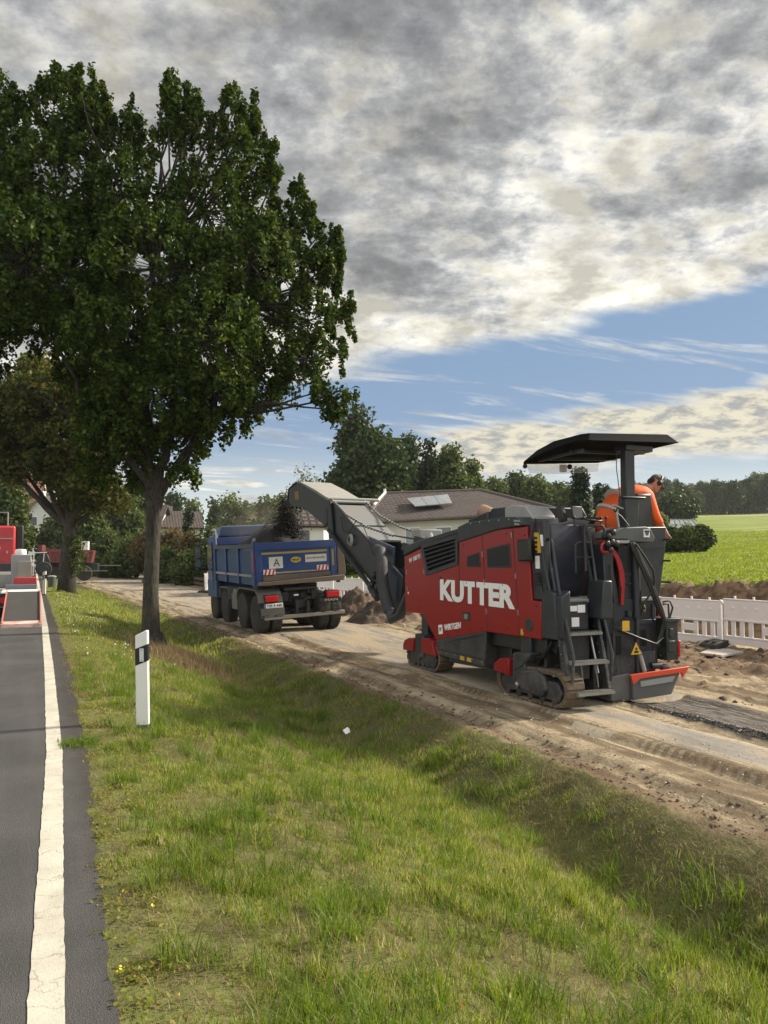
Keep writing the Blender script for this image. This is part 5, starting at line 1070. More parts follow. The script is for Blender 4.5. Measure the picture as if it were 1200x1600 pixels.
    m = MB(); cprism(m, upper, -Wd - .02, -Wd + .03); cprism(m, upper, Wd - .03, Wd + .02); uf = m.build('conveyor_head', GREY, P, bevel=.01)
    m = MB(); cprism(m, [(4.22, 2.93), (5.15, 3.23), (6.1, 3.50), (6.45, 3.52), (6.45, 3.48), (6.1, 3.46), (4.24, 2.88)], -Wd - .03, Wd + .03); m.build('belt_cover', mat('pale_dusty_cover', (.34, .33, .30), .55, dirt=.5, dirtcol=(.22, .20, .17)), uf)
    m = MB(); m.tube([C(6.72, -Wd + .05, 3.2), C(6.72, Wd - .05, 3.2)], .15, 20); m.build('head_drum', RUBBER, uf)
    m = MB(); cprism(m, [(6.2, 3.05), (6.45, 3.05), (6.5, 3.25), (6.25, 3.28)], -Wd - .028, -Wd - .02); m.build('yellow_plate', mat('dirty_yellow', (.30, .22, .04), .6), uf)
    m = MB()
    for k in range(7): f = k / 6; m.tube([C(6.35 + .4 * f, -Wd - .03 + .1 * k, 3.5 - .02 * k), C(6.95 + .1 * math.sin(k), -Wd + .1 * k, 3.38), C(7.05, -Wd + .1 * k, 3.1), C(6.92, -Wd + .1 * k, 2.85)], .03, 6)
    m.build('rubber_flap', RUBBER, uf)
    m = MB(); m.tube([C(4.2, -Wd - .1, 2.94), C(4.2, Wd + .45, 2.94)], .04, 12); m.tube([C(4.0, -Wd - .06, 2.86), C(4.0, Wd + .1, 2.86)], .04, 12); m.build('cross_tube', LGREY, cv, sharp=50)
    m = MB(); cprism(m, [(2.95, 2.28), (3.9, 2.78), (3.92, 2.74), (2.97, 2.24)], -Wd + .02, Wd - .02); cprism(m, [(2.2, 1.94), (2.85, 2.24), (2.87, 2.20), (2.22, 1.90)], -Wd + .02, Wd - .02); m.build('belt_cover', mat('grey_sheet_cover', (.20, .205, .205), .4, dirt=.5), cv)
    m = MB(); cprism(m, [(1.15, 1.78), (2.3, 2.02), (2.35, 1.72), (1.2, 1.42)], -Wd + .02, -Wd + .06); cprism(m, [(.95, 1.2), (1.5, 1.45), (1.45, .95), (1.0, .7)], -Wd - .012, -Wd - .002); m.build('side_cover', mat('blue_grey_sheet', (.035, .05, .085), .4, dirt=.3), cv)
    # side struts, roller chain and cables
    m = MB(); cprism(m, [(3.95, 2.05), (4.2, 2.0), (4.3, 2.75), (4.15, 2.9), (4.05, 2.6)], -Wd - .06, -Wd - .02); cprism(m, [(4.3, 2.35), (4.5, 2.3), (4.5, 2.7), (4.35, 2.75)], -Wd - .05, -Wd - .022); m.build('fold_joint', DGREY, uf, bevel=.01)
    m = MB(); m.tube([C(2.0, -Wd - .06, .95), C(4.2, -Wd - .06, 2.2)], .05, 12); m.tube([C(1.6, -Wd - .1, .75), C(2.0, -Wd - .06, .95)], .08, 12); m.build('fold_cylinder', DGREY, cv, sharp=50)
    m = MB()
    for s, z in ((1.75, .82), (1.9, 1.0), (1.6, .98), (1.8, 1.2)): m.lathe(C(s, -Wd - .02, z), (nn.x * -1, nn.y * -1, 0), [(0, .08), (.1, .08), (.14, .05)], 14)
    m.build('drive_motor', DGREY, cv, bevel=.008)
    for off in (-Wd - .02, Wd + .02):
        pts = [C(4.1, off, 2.92), C(3.3, off, 2.52), C(2.3, off, 2.22), C(1.2, off, 2.02), C(.2, off, 1.92)]
        m = MB(); m.tube(pts, .016, 6); ch = m.build('cable_chain', BLACK, cv)
        m = MB()
        for k in range(26): f = k / 26 * 3.2; i = int(f); p = Vector(pts[i]).lerp(Vector(pts[i + 1]), f - i); m.ball(tuple(p), .034, 6, 4)
        m.build('chain_beads', LGREY, ch)
    m = MB(); cc = C(3.0, -Wd - .05, 1.95)
    for k in range(5):
        r = .13 - .008 * k; m.tube([(cc[0] - .01 * k, cc[1] + r * math.cos(a) * .9, cc[2] + r * math.sin(a)) for a in [i * math.pi / 8 for i in range(17)]], .010, 6, cap=False)
    m.build('coiled_cable', LGREY, cv, sharp=80)
    m = MB(); m.tube([C(3.6, -Wd - .03, 2.5), C(3.4, -Wd - .05, 2.15), C(3.1, -Wd - .05, 2.1), C(2.8, -Wd - .03, 2.35), C(2.5, -Wd - .02, 2.3), C(2.2, -Wd - .03, 2.0), C(2.0, -Wd - .03, 1.7)], .010, 6); m.build('loose_cable', BLACK, cv, sharp=80)
    m = MB(); m.tube([C(1.55, -Wd - .15, 1.72), C(1.35, -Wd - .18, 1.70), C(1.25, -Wd - .2, 1.5), C(1.22, -Wd - .2, 1.1), C(1.05, -Wd - .2, .72), C(.95, -Wd - .18, .52)], .12, 16); m.build('dust_suction_hose', mat('hose_grey', (.030, .032, .035), .65, dirt=.25, bump=.6, bscale=60), P, sharp=80)
    m = MB(); m.tube([C(.95, -Wd - .18, .55), C(.85, -Wd - .18, .38), C(.65, -Wd - .1, .48), C(.2, -Wd - .05, 1.1), C(0, -Wd, 1.4)], .10, 16); m.build('dust_suction_hose', GREY, P, sharp=80)
    m = MB(); m.bar(C(-.25, -.25, .55), C(1.1, -.25, .65), .12, .14); m.bar(C(-.25, .25, .55), C(1.1, .25, .65), .12, .14); m.bar(C(-.2, 0, 1.5), C(1.4, 0, 1.2), .5, .2); m.build('conveyor_bracket', DGREY, P, bevel=.01)
    m = MB(); m.tube([C(.5, .1, 1.7), C(.6, .1, 2.05)], .09, 14); m.box(*[v for q in zip(C(.9, -.1, 1.95), C(.5, .35, 2.12)) for v in sorted(q)]); m.build('motor_unit', LGREY, P, bevel=.015)
    return root
make_mill()

# ------------------------------------------------------------------ blue dump truck
def wheel(parent, x0, x1, y, z, r, outer=-1, rimmat=None, name='wheel'):
    """axle along x; outer=-1 shows the hub on the low-x side"""
    m = MB(); w = x1 - x0; m.lathe((x0, y, z), (1, 0, 0), [(0, r * .60), (0, r * .78), (w * .08, r * .95), (w * .2, r), (w * .8, r), (w * .92, r * .95), (w, r * .78), (w, r * .6)], 36)
    for k in range(36):
        a = k * math.pi / 18
        for s_, t_ in ((.25, .0), (.62, .09)): m.obox((x0 + w * (s_ + .06), y + (r + .002) * math.cos(a + t_), z + (r + .002) * math.sin(a + t_)), (w * .28, .05, .018), (a + t_ + math.pi / 2, 0, 0))
    ty = m.build(name, RUBBER, parent, local=True)
    rm = rimmat or mat('dusty_rim', (.30, .29, .27), .6, .3, dirt=.7, dirtcol=(.2, .17, .13)); m = MB(); q = x0 + w * .12 if outer < 0 else x1 - w * .12; dr = 1 if outer < 0 else -1
    m.lathe((q - dr * .02, y, z), (dr, 0, 0), [(0, r * .60), (.02, r * .60), (.06, r * .5), (.13, r * .44), (.14, r * .2), (.04, r * .18), (.03, r * .05)], 28); rim = m.build('rim', rm, ty, local=True)
    m = MB()
    for k in range(8): a = k * math.pi / 4; m.lathe((q + dr * .10, y + r * .32 * math.cos(a), z + r * .32 * math.sin(a)), (-dr, 0, 0), [(0, .014), (.03, .014)], 8)
    m.build('wheel_nuts', DGREY, ty, local=True)
    return ty
def make_truck():
    root = thing('dump_truck', 'blue four axle dump truck heaped with black millings, tail towards the viewer', 'dump truck', (5.13, 18.80, -.42)); P = root; root.rotation_euler = (0, R(-3.2), 0)
    W = 2.24; kw = dict(local=True)
    B = lambda mb, n, m, par=P, **k: mb.build(n, m, par, local=True, **k)
    # chassis
    m = MB(); m.box(.70, .86, .1, 6.3, .82, 1.05); m.box(1.48, 1.64, .1, 6.3, .82, 1.05)
    for y in (.3, 1.0, 2.0, 3.2, 4.6): m.box(.8, 1.5, y, y + .12, .8, 1.04)
    m.box(.6, 1.75, .4, 2.1, 1.05, 1.22); m.lathe((.3, .35, .5), (1, 0, 0), [(0, .1), (1.75, .1)], 14); m.lathe((.3, 1.65, .5), (1, 0, 0), [(0, .1), (1.75, .1)], 14); m.ball((1.15, .35, .5), (.24, .2, .22)); m.box(1.0, 1.3, .05, .3, .62, .84); B(m, 'chassis', BLACK, bevel=.01)
    rr = random.Random(6)
    m = MB()
    for k in range(22): m.obox((rr.uniform(.55, 1.75), rr.uniform(.12, .5), rr.uniform(.5, 1.2)), (rr.uniform(.05, .25), .1, rr.uniform(.04, .2)), (rr.uniform(-.3, .3),) * 3)
    for k in range(7): x = rr.uniform(.6, 1.7); m.tube([(x, .3, 1.2), (x + rr.uniform(-.1, .1), .15, .9), (x + rr.uniform(-.2, .2), .3, .55)], .018, 6)
    m.lathe((.75, .12, 1.12), (1, 0, 0), [(0, .06), (.85, .06)], 12); B(m, 'rear_mechanics', DGREY, bevel=.006)
    m = MB(); m.box(1.0, 1.12, .06, .08, .94, .98); B(m, 'chassis_tag', WHITE)
    # tipper body
    m = MB(); m.box(.10, W - .10, .12, 4.55, 1.28, 1.36); m.box(.04, .10, .06, 4.6, 1.26, 2.30); m.box(W - .10, W - .04, .06, 4.6, 1.26, 2.30); m.box(.06, W - .06, 4.5, 4.58, 1.3, 2.55); body = B(m, 'tipper_body', BLUE, bevel=.012)
    m = MB()
    for k in range(3): y0 = .22 + k * 1.45; m.box(.022, .04, y0 + .05, y0 + 1.36, 1.56, 2.14); m.box(.022, .04, y0 + .05, y0 + 1.36, 1.30, 1.44)
    B(m, 'side_sheet', BLUED, body, bevel=.006)
    m = MB()
    for k in range(4): y0 = .16 + k * 1.45; m.box(-.03, .04, y0, y0 + .13, 1.26, 2.24)
    B(m, 'side_rib', BLUE, body, bevel=.012)
    m = MB(); m.box(-.035, .05, .05, 4.6, 2.20, 2.31); B(m, 'top_rail', mat('worn_blue_rail', (.06, .085, .12), .6, dirt=.8, dirtcol=(.14, .13, .12)), body, bevel=.01)
    for k in range(3): m = MB(); y0 = .30 + k * 1.45; m.box(-.02, .03, y0, y0 + 1.30, 1.47, 1.535); B(m, 'grey_stripe', LGREY, body, bevel=.005)
    m = MB(); m.box(-.03, .05, .02, .14, 1.2, 2.38); m.box(W - .05, W + .03, .02, .14, 1.2, 2.38); B(m, 'corner_post', BLUE, body, bevel=.012)
    m = MB(); m.box(-.036, -.03, .04, .10, 1.6, 2.1); B(m, 'reflector_strip', ORRED, body)
    m = MB(); m.prism([(.05, 2.31), (.3, 2.31), (.1, 2.46), (.02, 2.46)], 'x', .0, .05); m.prism([(.05, 2.31), (.4, 2.31), (.1, 2.50), (.02, 2.50)], 'x', W - .12, W - .07); B(m, 'tailgate_hinge', LGREY, body)
    # tailgate with frame, stripes, signs
    m = MB(); m.box(.06, W - .12, .0, .05, 1.34, 2.30); tg = B(m, 'tailgate', BLUE, bevel=.01)
    m = MB(); m.box(.02, W - .08, -.05, .04, 2.14, 2.33); m.box(.02, .16, -.04, .04, 1.3, 2.2); m.box(W - .24, W - .08, -.04, .04, 1.3, 2.2); B(m, 'tailgate_frame', BLUE, tg, bevel=.012)
    m = MB(); m.box(.18, W - .26, -.046, -.0, 1.36, 1.50); B(m, 'lower_sheet', WORN, tg, bevel=.008)
    m = MB(); m.prism([(.02, 1.26), (W + .06, 1.26), (W + .08, 1.40), (.04, 1.34)], 'y', -.16, .02); B(m, 'tail_lip', WORN, tg, bevel=.012)
    m = MB(); m.prism([(W - .07, 2.28), (W + .02, 2.22), (W + .10, 2.0), (W + .14, 1.5), (W + .10, 1.30), (W - .07, 1.28)], 'y', -.12, -.06); B(m, 'side_wing', WORN, tg, bevel=.01)
    DY = mat('faded_yellow', (.42, .30, .05), .6, dirt=.5)
    m = MB(); m.prism([(.18, 2.03), (W - .32, 2.03), (W - .32, 2.08), (.18, 2.08)], 'y', -.005, -.0); B(m, 'yellow_stripe', DY, tg)
    m = MB(); m.box(.42, W - .30, -.006, 0, 1.54, 1.575); B(m, 'yellow_stripe', DY, tg)
    m = MB(); m.box(W - .20, W - .155, -.046, -.04, 1.66, 2.08); B(m, 'yellow_stripe', DY, tg)
    SW = mat('sign_white', (.62, .62, .58), .5, dirt=.3)
    m = MB(); m.box(.36, .72, -.012, -.001, 1.67, 1.96); sg = B(m, 'sign', SW, tg); lettering('A', (.47, -.014, 1.72), (1, 0, 0), (0, 0, 1), .17, .19, BLACK, sg, bold=-.005, local=True)
    m = MB(); m.lathe((1.07, -.008, 1.86), (0, 1, 0), [(0, .115), (.007, .12)], 28)
    m.v = [(1.07 + (x - 1.07) * 1.15, y, 1.86 + (z - 1.86) * .62) for x, y, z in m.v]; ov = B(m, 'oval_badge', mat('badge_yellow', (.50, .42, .03), .5), tg); lettering('MEILLER', (.98, -.010, 1.835), (1, 0, 0), (0, 0, 1), .18, .05, BLACK, ov, bold=.02, local=True)
    m = MB(); m.box(1.32, 1.90, -.012, -.001, 1.78, 1.97); sg = B(m, 'sign', SW, tg)
    m = MB(); rr = random.Random(9); x = 1.37
    while x < 1.85: h = rr.choice([.03, .03, .045, .055]); m.obox((x, -.014, 1.88 + h * .1), (.011, .003, h), (0, .15, 0)); m.obox((x + .01, -.014, 1.875 + rr.uniform(-.012, .012)), (.016, .003, .008), (0, 0, 0)); x += .026
    B(m, 'faded_script', mat('sign_grey', (.10, .10, .12), .6), sg)
    for x0, z0 in ((.20, 1.52), (1.62, 1.56)):
        m = MB(); m.box(x0, x0 + .30, -.056, -.001, z0, z0 + .13); wb = B(m, 'warning_board', WHITE, tg)
        m = MB()
        for k in range(3): q = x0 + .01 + k * .10; m.prism([(q, z0), (q + .05, z0), (q + .085, z0 + .13), (q + .035, z0 + .13)], 'y', -.060, -.0565)
        B(m, 'red_bars', mat('reflective_red', (.5, .02, .02), .4), wb)
    m = MB(); m.tube([(.0, .0, 1.36), (.5, -.12, 1.34), (1.6, -.12, 1.4), (W, -.0, 1.42)], .012, 6); B(m, 'tail_cable', BLACK, tg)
    # load
    g = 46; L = MB()
    xs_ = np.linspace(.1, W - .1, 26); ys_ = np.linspace(.15, 4.45, g); X, Y = np.meshgrid(xs_, ys_)
    H = 2.10 + .75 * np.exp(-(((X - 1.2) / .75) ** 2 + ((Y - 2.4) / 1.5) ** 2)) * 1.0 + (fbm(X * 5, Y * 5, 4, 5) - .5) * .28 - .25 * np.maximum(0, 1 - Y) 
    co = np.stack([X, Y, H], -1).reshape(-1, 3); i = np.arange(g * 26).reshape(g, 26); q = np.stack([i[:-1, :-1], i[:-1, 1:], i[1:, 1:], i[1:, :-1]], -1).reshape(-1, 4)
    me = np_mesh('load', co, q, ASPH); ld = bpy.data.objects.new('milled_asphalt_load', me); COL.objects.link(ld)
    ld.location = root.location; ld.rotation_euler = root.rotation_euler; tag(ld, 'heap of dark millings filling the blue tipper body', 'millings', kind='stuff')
    # cab
    m = MB(); m.prism([(4.75, .95), (4.75, 2.52), (4.95, 2.60), (5.5, 2.62), (5.75, 2.46), (5.9, 1.9), (5.92, .7), (5.3, .7), (5.2, .95)], 'x', .02, W - .02); cab = B(m, 'cab', BLUE, bevel=.07, seg=4)
    m = MB(); m.prism([(4.50, 2.90), (4.6, 2.58), (5.5, 2.60), (5.85, 2.46), (5.7, 2.70), (5.1, 2.86)], 'x', .18, W - .18); B(m, 'roof_deflector', mat('light_blue_paint', (.06, .13, .26), .35, dirt=.3, coat=.3), cab, bevel=.05, seg=3)
    m = MB(); m.bar((.0, 5.0, .95), (.0, 5.0, 2.45), .02, .02); m.box(-.012, .02, 4.78, 4.98, 1.3, 1.36); m.box(-.012, .02, 5.1, 5.3, 1.55, 1.6); B(m, 'door_seam', BLACK, cab)
    m = MB(); m.prism([(5.05, 1.70), (5.75, 1.70), (5.65, 2.28), (5.05, 2.34)], 'x', .0, .03); B(m, 'side_window', GLASS, cab, bevel=.004)
    m = MB(); m.box(.5, 1.9, 4.735, 4.75, 1.9, 2.4); B(m, 'rear_window', GLASS, cab)
    for k in range(4): m = MB(); m.lathe((.22 + k * .22, 5.62, 2.80), (0, 1, 0), [(-.06, .03), (-.02, .06), (.05, .065)], 14); B(m, 'roof_lamp', CHROME, cab)
    m = MB(); m.tube([(.2, 5.45, 2.70), (W - .2, 5.45, 2.70)], .018, 6); m.tube([(.10, 4.66, 1.2), (.10, 4.66, 2.62), (.10, 4.72, 2.78)], .045, 14); B(m, 'exhaust_stack', CHROME, cab, sharp=60)
    m = MB(); m.box(-.36, -.20, 5.75, 5.85, 1.62, 2.30); mi = B(m, 'mirror', BLACK, cab, bevel=.03); m = MB(); m.box(-.35, -.21, 5.74, 5.75, 1.66, 1.9); m.box(-.35, -.21, 5.74, 5.75, 1.95, 2.27); B(m, 'mirror_glass', GLASSC, mi)
    m = MB(); m.tube([(.02, 5.7, 2.40), (-.28, 5.8, 2.36), (-.28, 5.8, 2.2)], .028, 6); m.tube([(.02, 5.8, 1.56), (-.28, 5.8, 1.62)], .028, 6); B(m, 'mirror_arm', BLACK, cab)
    m = MB(); m.box(.0, .4, 4.75, 4.8, 2.25, 2.3); m.box(0.05, .9, 4.5, 4.74, 1.2, 2.35); B(m, 'air_intake', DGREY, bevel=.02)
    # mudguards, tank, step
    def arch(y0, y1, z0, n):
        pts = []; c = (y0 + y1) / 2; a = (y1 - y0) / 2
        for i in range(13): t = math.pi * i / 12; pts.append((c + a * math.cos(t), z0 + (.32) * min(1, math.sin(t) * 1.5)))
        inn = [(c + (p[0] - c) * .95, p[1] - .03) for p in pts]
        m = MB()
        for i in range(12): m.prism([pts[i], pts[i + 1], inn[i + 1], inn[i]], 'x', .02, .64)
        return B(m, n, mat('dusty_mudguard', (.12, .12, .11), .7, dirt=.8, dirtcol=(.24, .21, .17)))
    arch(-.12, 2.22, .84, 'mudguard'); arch(3.05, 4.35, .78, 'mudguard'); arch(4.6, 5.82, .76, 'mudguard')
    m = MB(); m.lathe((.1, 2.72, .80), (1, 0, 0), [(0, .27), (.02, .30), (.5, .30), (.52, .27)], 24); m.box(.08, .6, 2.4, 3.02, .5, .95); B(m, 'tank', mat('dusty_grey_tank', (.18, .18, .17), .5, .4, dirt=.7), bevel=.02)
    m = MB(); m.box(.0, .10, 4.6, 5.88, .72, 1.26); B(m, 'cab_lower_panel', BLUED, bevel=.03)
    for y in (.35, 1.65): wheel(P, .02, .32, y, .50, .50); wheel(P, .35, .64, y, .50, .50); wheel(P, W - .32, W - .02, y, .50, .50, 1); wheel(P, W - .64, W - .35, y, .50, .50, 1)
    for y in (3.7, 5.2): wheel(P, .02, .34, y, .50, .50); wheel(P, W - .34, W - .02, y, .50, .50, 1)
    # tail: lamps, plate, flaps, bumper
    for x0, x1 in ((.18, .50), (1.80, 2.14)): m = MB(); m.box(x0, x1, -.21, -.14, .86, 1.0); lb = B(m, 'tail_light', RLIGHT, bevel=.015); m = MB(); m.box(x0 - .02, x1 + .02, -.15, .02, .84, 1.02); B(m, 'lamp_housing', BLACK, lb, bevel=.01)
    m = MB(); m.box(.14, .62, -.19, -.17, .70, .81); pl = B(m, 'number_plate', WHITE, bevel=.004); lettering('TIR E 440', (.20, -.192, .72), (1, 0, 0), (0, 0, 1), .40, .07, BLACK, pl, bold=.012, local=True)
    m = MB(); m.box(.14, .175, -.194, -.19, .70, .81); B(m, 'plate_blue_field', mat('plate_blue', (.01, .05, .35), .5), pl)
    FL = mat('dusty_flap', (.10, .105, .10), .75, dirt=.6)
    m = MB(); m.box(.06, .66, -.16, -.14, .46, .70); B(m, 'mud_flap', FL, bevel=.008)
    m = MB(); m.box(1.62, 2.20, -.07, -.05, .46, .72); B(m, 'mud_flap', FL, bevel=.008)
    m = MB(); m.box(1.62, 2.22, -.11, -.07, .72, .84); mp = B(m, 'name_panel', BLACK, bevel=.008); lettering('MAN', (1.76, -.115, .75), (1, 0, 0), (0, 0, 1), .36, .065, CHROME, mp, bold=.03, local=True)
    m = MB(); m.box(.14, 2.28, -.16, -.04, .40, .49); B(m, 'bumper_bar', mat('muddy_bar', (.22, .20, .17), .7, dirt=.7, dirtcol=(.2, .15, .1)), bevel=.01)
    m = MB(); m.box(1.0, 1.06, -.06, 0, .5, .8); m.box(1.3, 1.36, -.06, 0, .5, .8); B(m, 'bumper_bracket', DGREY)
    return root
make_truck()
# falling material between conveyor head and load
g = np.random.default_rng(61); n = 6000; t = g.random(n) ** .7; hd = np.array([6.20, 20.15, 3.12]); dn = np.array([6.42, 20.35, 2.1])
p = hd[None] * (1 - t[:, None]) + dn[None] * t[:, None]; p[:, 2] += -.35 * t * (t - 1) * -1; sp = .09 + .12 * t
p += g.normal(size=(n, 3)) * sp[:, None]; ico_r = .008 + .03 * g.random(n) ** 2.5
me = None
x_, y_ = p[:, 0], p[:, 1]; o = clods('falling_millings', x_, y_, ico_r, ASPH, 'dark millings falling from the conveyor head into the blue truck', 71)
co = np.empty(len(o.data.vertices) * 3, np.float32); o.data.vertices.foreach_get('co', co); co = co.reshape(-1, 11, 3); dz = p[:, 2] - HT(x_, y_); co[:, :, 2] += dz[:, None].astype(np.float32); o.data.vertices.foreach_set('co', co.reshape(-1)); o.data.update()

# ------------------------------------------------------------------ plastic barrier fences
def make_barrier(x=0):
    root = thing('barrier_fence', 'x', 'barrier', (0, 0, 0)); L = 1.98; kw = dict(local=True); P = root
    m = MB(); m.box(.03, L - .03, -.02, .02, .56, .97); pn = m.build('panel', WPL, P, bevel=.012, **kw)
    m = MB(); m.box(.03, L - .03, -.028, .028, .97, 1.0); m.box(.03, L - .03, -.035, .035, .53, .575); m.box(.03, L - .03, -.028, .028, .18, .22); m.box(.03, L - .03, -.02, .02, .04, .18); m.box(.03, .10, -.022, .022, .2, .55); m.box(L - .10, L - .03, -.022, .022, .2, .55); m.build('rail', WPL, pn, bevel=.008, **kw)
    m = MB()
    for k in range(4): m.lathe((.28 + k * .46, 0, 1.0), (0, 0, 1), [(0, .024), (.055, .024), (.06, .018)], 12)
    m.build('stud', WPL, pn, **kw)
    m = MB()
    for k in range(6): m.lathe((.26 + k * .29, -.024, .80), (0, 1, 0), [(-.004, .03), (.0, .042), (.048, .042), (.052, .03)], 16)
    m.build('round_boss', WPL, pn, **kw)
    m = MB()
    for k in range(8):
        if k == 3: m.box(.62, 1.02, -.018, .018, .30, .46); continue
        if k == 4: continue
        x0 = .16 + k * .215; m.box(x0, x0 + .10, -.016, .016, .2, .55)
    for x0 in (.62, .97): m.box(x0, x0 + .05, -.016, .016, .2, .55)
    m.build('slats', WPL, pn, bevel=.004, **kw)
    m = MB(); m.box(-.022, .022, -.03, .03, .08, 1.02); m.box(-.05, .05, -.03, .03, .94, 1.0); m.build('post', WPL, P, bevel=.008, **kw)
    ft = MB(); ft.prism([(-.50, 0), (-.48, .09), (-.34, .15), (-.06, .17), (.06, .17), (.34, .15), (.48, .09), (.50, 0)], 'x', -.2, .2); f = ft.build('foot', mat('recycled_rubber', (.016, .017, .018), .7, dirt=.3), P, bevel=.012, **kw)
    m = MB()
    for s in (-1, 1):
        for k in (-1, 1): m.obox((k * .09, s * .34, .148), (.07, .10, .02), (0, 0, 0))
    m.build('foot_recess', BLACK, f, **kw)
    return root
bar0 = make_barrier()
def fence_x(y): return float(np.interp(y, [0, 13.2, 27, 40], [13.7, 13.5, 10.9, 7.9]))
yb = 6.05; k = 0; prev = None; pts = []
while yb < 37:
    x0 = fence_x(yb); pts.append((x0, yb)); yb += 2.03 / math.hypot(1, (fence_x(yb + 1) - x0))
lbls = {0: 'white slatted plastic barrier at the right frame edge nearest the viewer', 3: 'white slatted plastic barrier right of the rubber foot', 2: 'white slatted plastic barrier cut by the right frame edge'}
for i, (x0, y0) in enumerate(pts[:-1]):
    x1, y1 = pts[i + 1]; o = bar0 if i == 0 else copy_tree(bar0); o.location = (x0, y0, ht((x0 + x1) / 2, (y0 + y1) / 2) + .02); o.rotation_euler.z = math.atan2(y1 - y0, x1 - x0)
    o['group'] = 'white plastic barriers beyond the works road'; o['category'] = 'barrier'
    if i <= 2: lb = ['white slatted barrier out at the right, nearest the viewer', 'white slatted barrier running out of the right frame edge', 'white slatted barrier right of the black rubber foot'][i]
    elif i == 3: lb = 'white slatted barrier just right of the milling machine tail'
    elif y0 < 22: lb = 'white slatted barrier hidden behind the milling machine body'
    elif y0 < 30: k += 1; lb = ['white slatted barrier first behind the milling machine conveyor', 'second white slatted barrier, behind the soil heaps', 'third white slatted barrier, above the truck tail lamp', 'fourth white slatted barrier, just emerging right of the truck', 'white slatted barrier fifth from the milling machine'][min(k - 1, 4)]
    else: lb = 'white slatted barrier behind the blue truck'
    o['label'] = lb
o = copy_tree(bar0); o.location = (7.75, 38.2, ht(7.8, 38)); o.rotation_euler = (0, R(-4), R(28)); o.scale = (.62, 1, 1); o['label'] = 'short tilted white barrier left of the blue truck'; o['group'] = 'white plastic barriers beyond the works road'; o['category'] = 'barrier'

# ------------------------------------------------------------------ dirt piles
def pile(name, label, cx, cy, rx, ry, h, seed):
    n = 60; u = np.linspace(-1.25, 1.25, n); X, Y = np.meshgrid(u, u); r = np.hypot(X, Y); px_, py_ = cx + X * rx, cy + Y * ry
    H = np.maximum(0, 1 - r ** 1.4) * h * (.7 + .6 * fbm(X * 2 + seed, Y * 2, 3, seed)) + (fbm(px_ * 6, py_ * 6, 4, seed + 1) - .5) * .22 * np.clip(1.25 - r, 0, 1) * 1.6
    Z = HT(px_, py_) + H - .03 - .15 * np.clip(r - 1, 0, 1)
    co = np.stack([px_ - cx, py_ - cy, Z - ZG], -1).reshape(-1, 3); i = np.arange(n * n).reshape(n, n); q = np.stack([i[:-1, :-1], i[:-1, 1:], i[1:, 1:], i[1:, :-1]], -1).reshape(-1, 4)
    me = np_mesh(name, co, q, SOIL); o = bpy.data.objects.new(name, me); COL.objects.link(o); o.location = (cx, cy, ZG); tag(o, label, 'dirt pile'); return o
pile('dirt_pile', 'broad heap of loose brown soil beside the truck tail', 9.45, 20.6, 1.25, 1.1, .62, 3)
pile('dirt_pile', 'taller rounded soil heap behind the broad one', 9.55, 22.9, 1.0, .95, .92, 5)
pile('dirt_pile', 'low soil heap beneath the conveyor hose', 9.6, 17.4, .8, .8, .28, 8)
o = MB(); o.prism([(-.5, -.25), (.35, -.3), (.6, .1), (.1, .3), (-.45, .2)], 'z', 0, .05)
for k, (x, y, a) in enumerate(((12.2, 11.0, .3), (8.7, 36.5, .2), (7.9, 35.2, .9))):
    q = o.build('broken_slab', mat('pale_concrete', (.42, .38, .33), .9, dirt=.4, bump=.4), None, local=True, bevel=.01) if k == 0 else q.copy()
    if k: COL.objects.link(q)
    q.location = (x, y, ht(x, y) + .01); q.rotation_euler.z = a; tag(q, ['pale concrete slab by the black barrier foot', 'pale slab beside the short tilted barrier', 'pale slab near the front of the blue truck'][k], 'slab')

# ------------------------------------------------------------------ roadside posts, litter, lamp, bin, rail
def post(name_label, x, y, h=1.0, lean=(0, 0)):
    z = ht(x, y) - .04; root = thing('delineator_post', name_label, 'roadside post', (x, y, z)); root.rotation_euler = (lean[0], lean[1], R(-20)); w, d = .06, .035
    m = MB(); m.prism([(-w, .10), (w, .10), (w, h), (w - .02, h + .002), (-w, h - .045)], 'y', -d, d); b = m.build('post_body', mat('post_white', (.74, .73, .69), .45, dirt=.18, dirtcol=(.5, .48, .42)), root, local=True, bevel=.008)
    m = MB(); m.prism([(-w - .001, h - .34), (w + .001, h - .295), (w + .001, h - .13), (-w - .001, h - .175)], 'y', -d - .0015, d + .0015); k = m.build('black_band', mat('band_black', (.010, .011, .016), .4), b, local=True)
    m = MB(); m.box(-.018, .022, -d - .006, -d - .0018, h - .30, h - .172); rf_ = m.build('reflector', mat('reflector_white', (.62, .62, .60), .25, dirt=.1), b, local=True, bevel=.003)
    m = MB()
    for z_ in (.185, .29): m.lathe((.002, -d - .008, h - z_), (0, 1, 0), [(0, .004), (.004, .005)], 8)
    m.build('rivets', BLACK, rf_, local=True)
    m = MB(); m.prism([(-w + .008, -.05), (w - .006, -.05), (w - .004, .105), (-w + .006, .105)], 'y', -d + .004, d - .004); m.build('ground_sleeve', mat('sleeve_grey', (.06, .06, .062), .8, dirt=.6), root, local=True, bevel=.006)
    return root
post('white roadside post with black slanted band and reflector in front of the oak', 1.02, 7.95, 1.02, (0, R(-1.5)))
post('small distant white roadside post beside the red low loader', .42, 33.5, 1.0)
m = MB(); m.add([(0, 0, 0), (.06, .01, .02), (.07, .06, .05), (.02, .08, .01), (.035, .04, .075), (-.02, .05, .04)], [(0, 1, 4), (1, 2, 4), (2, 3, 4), (3, 5, 4), (5, 0, 4)])
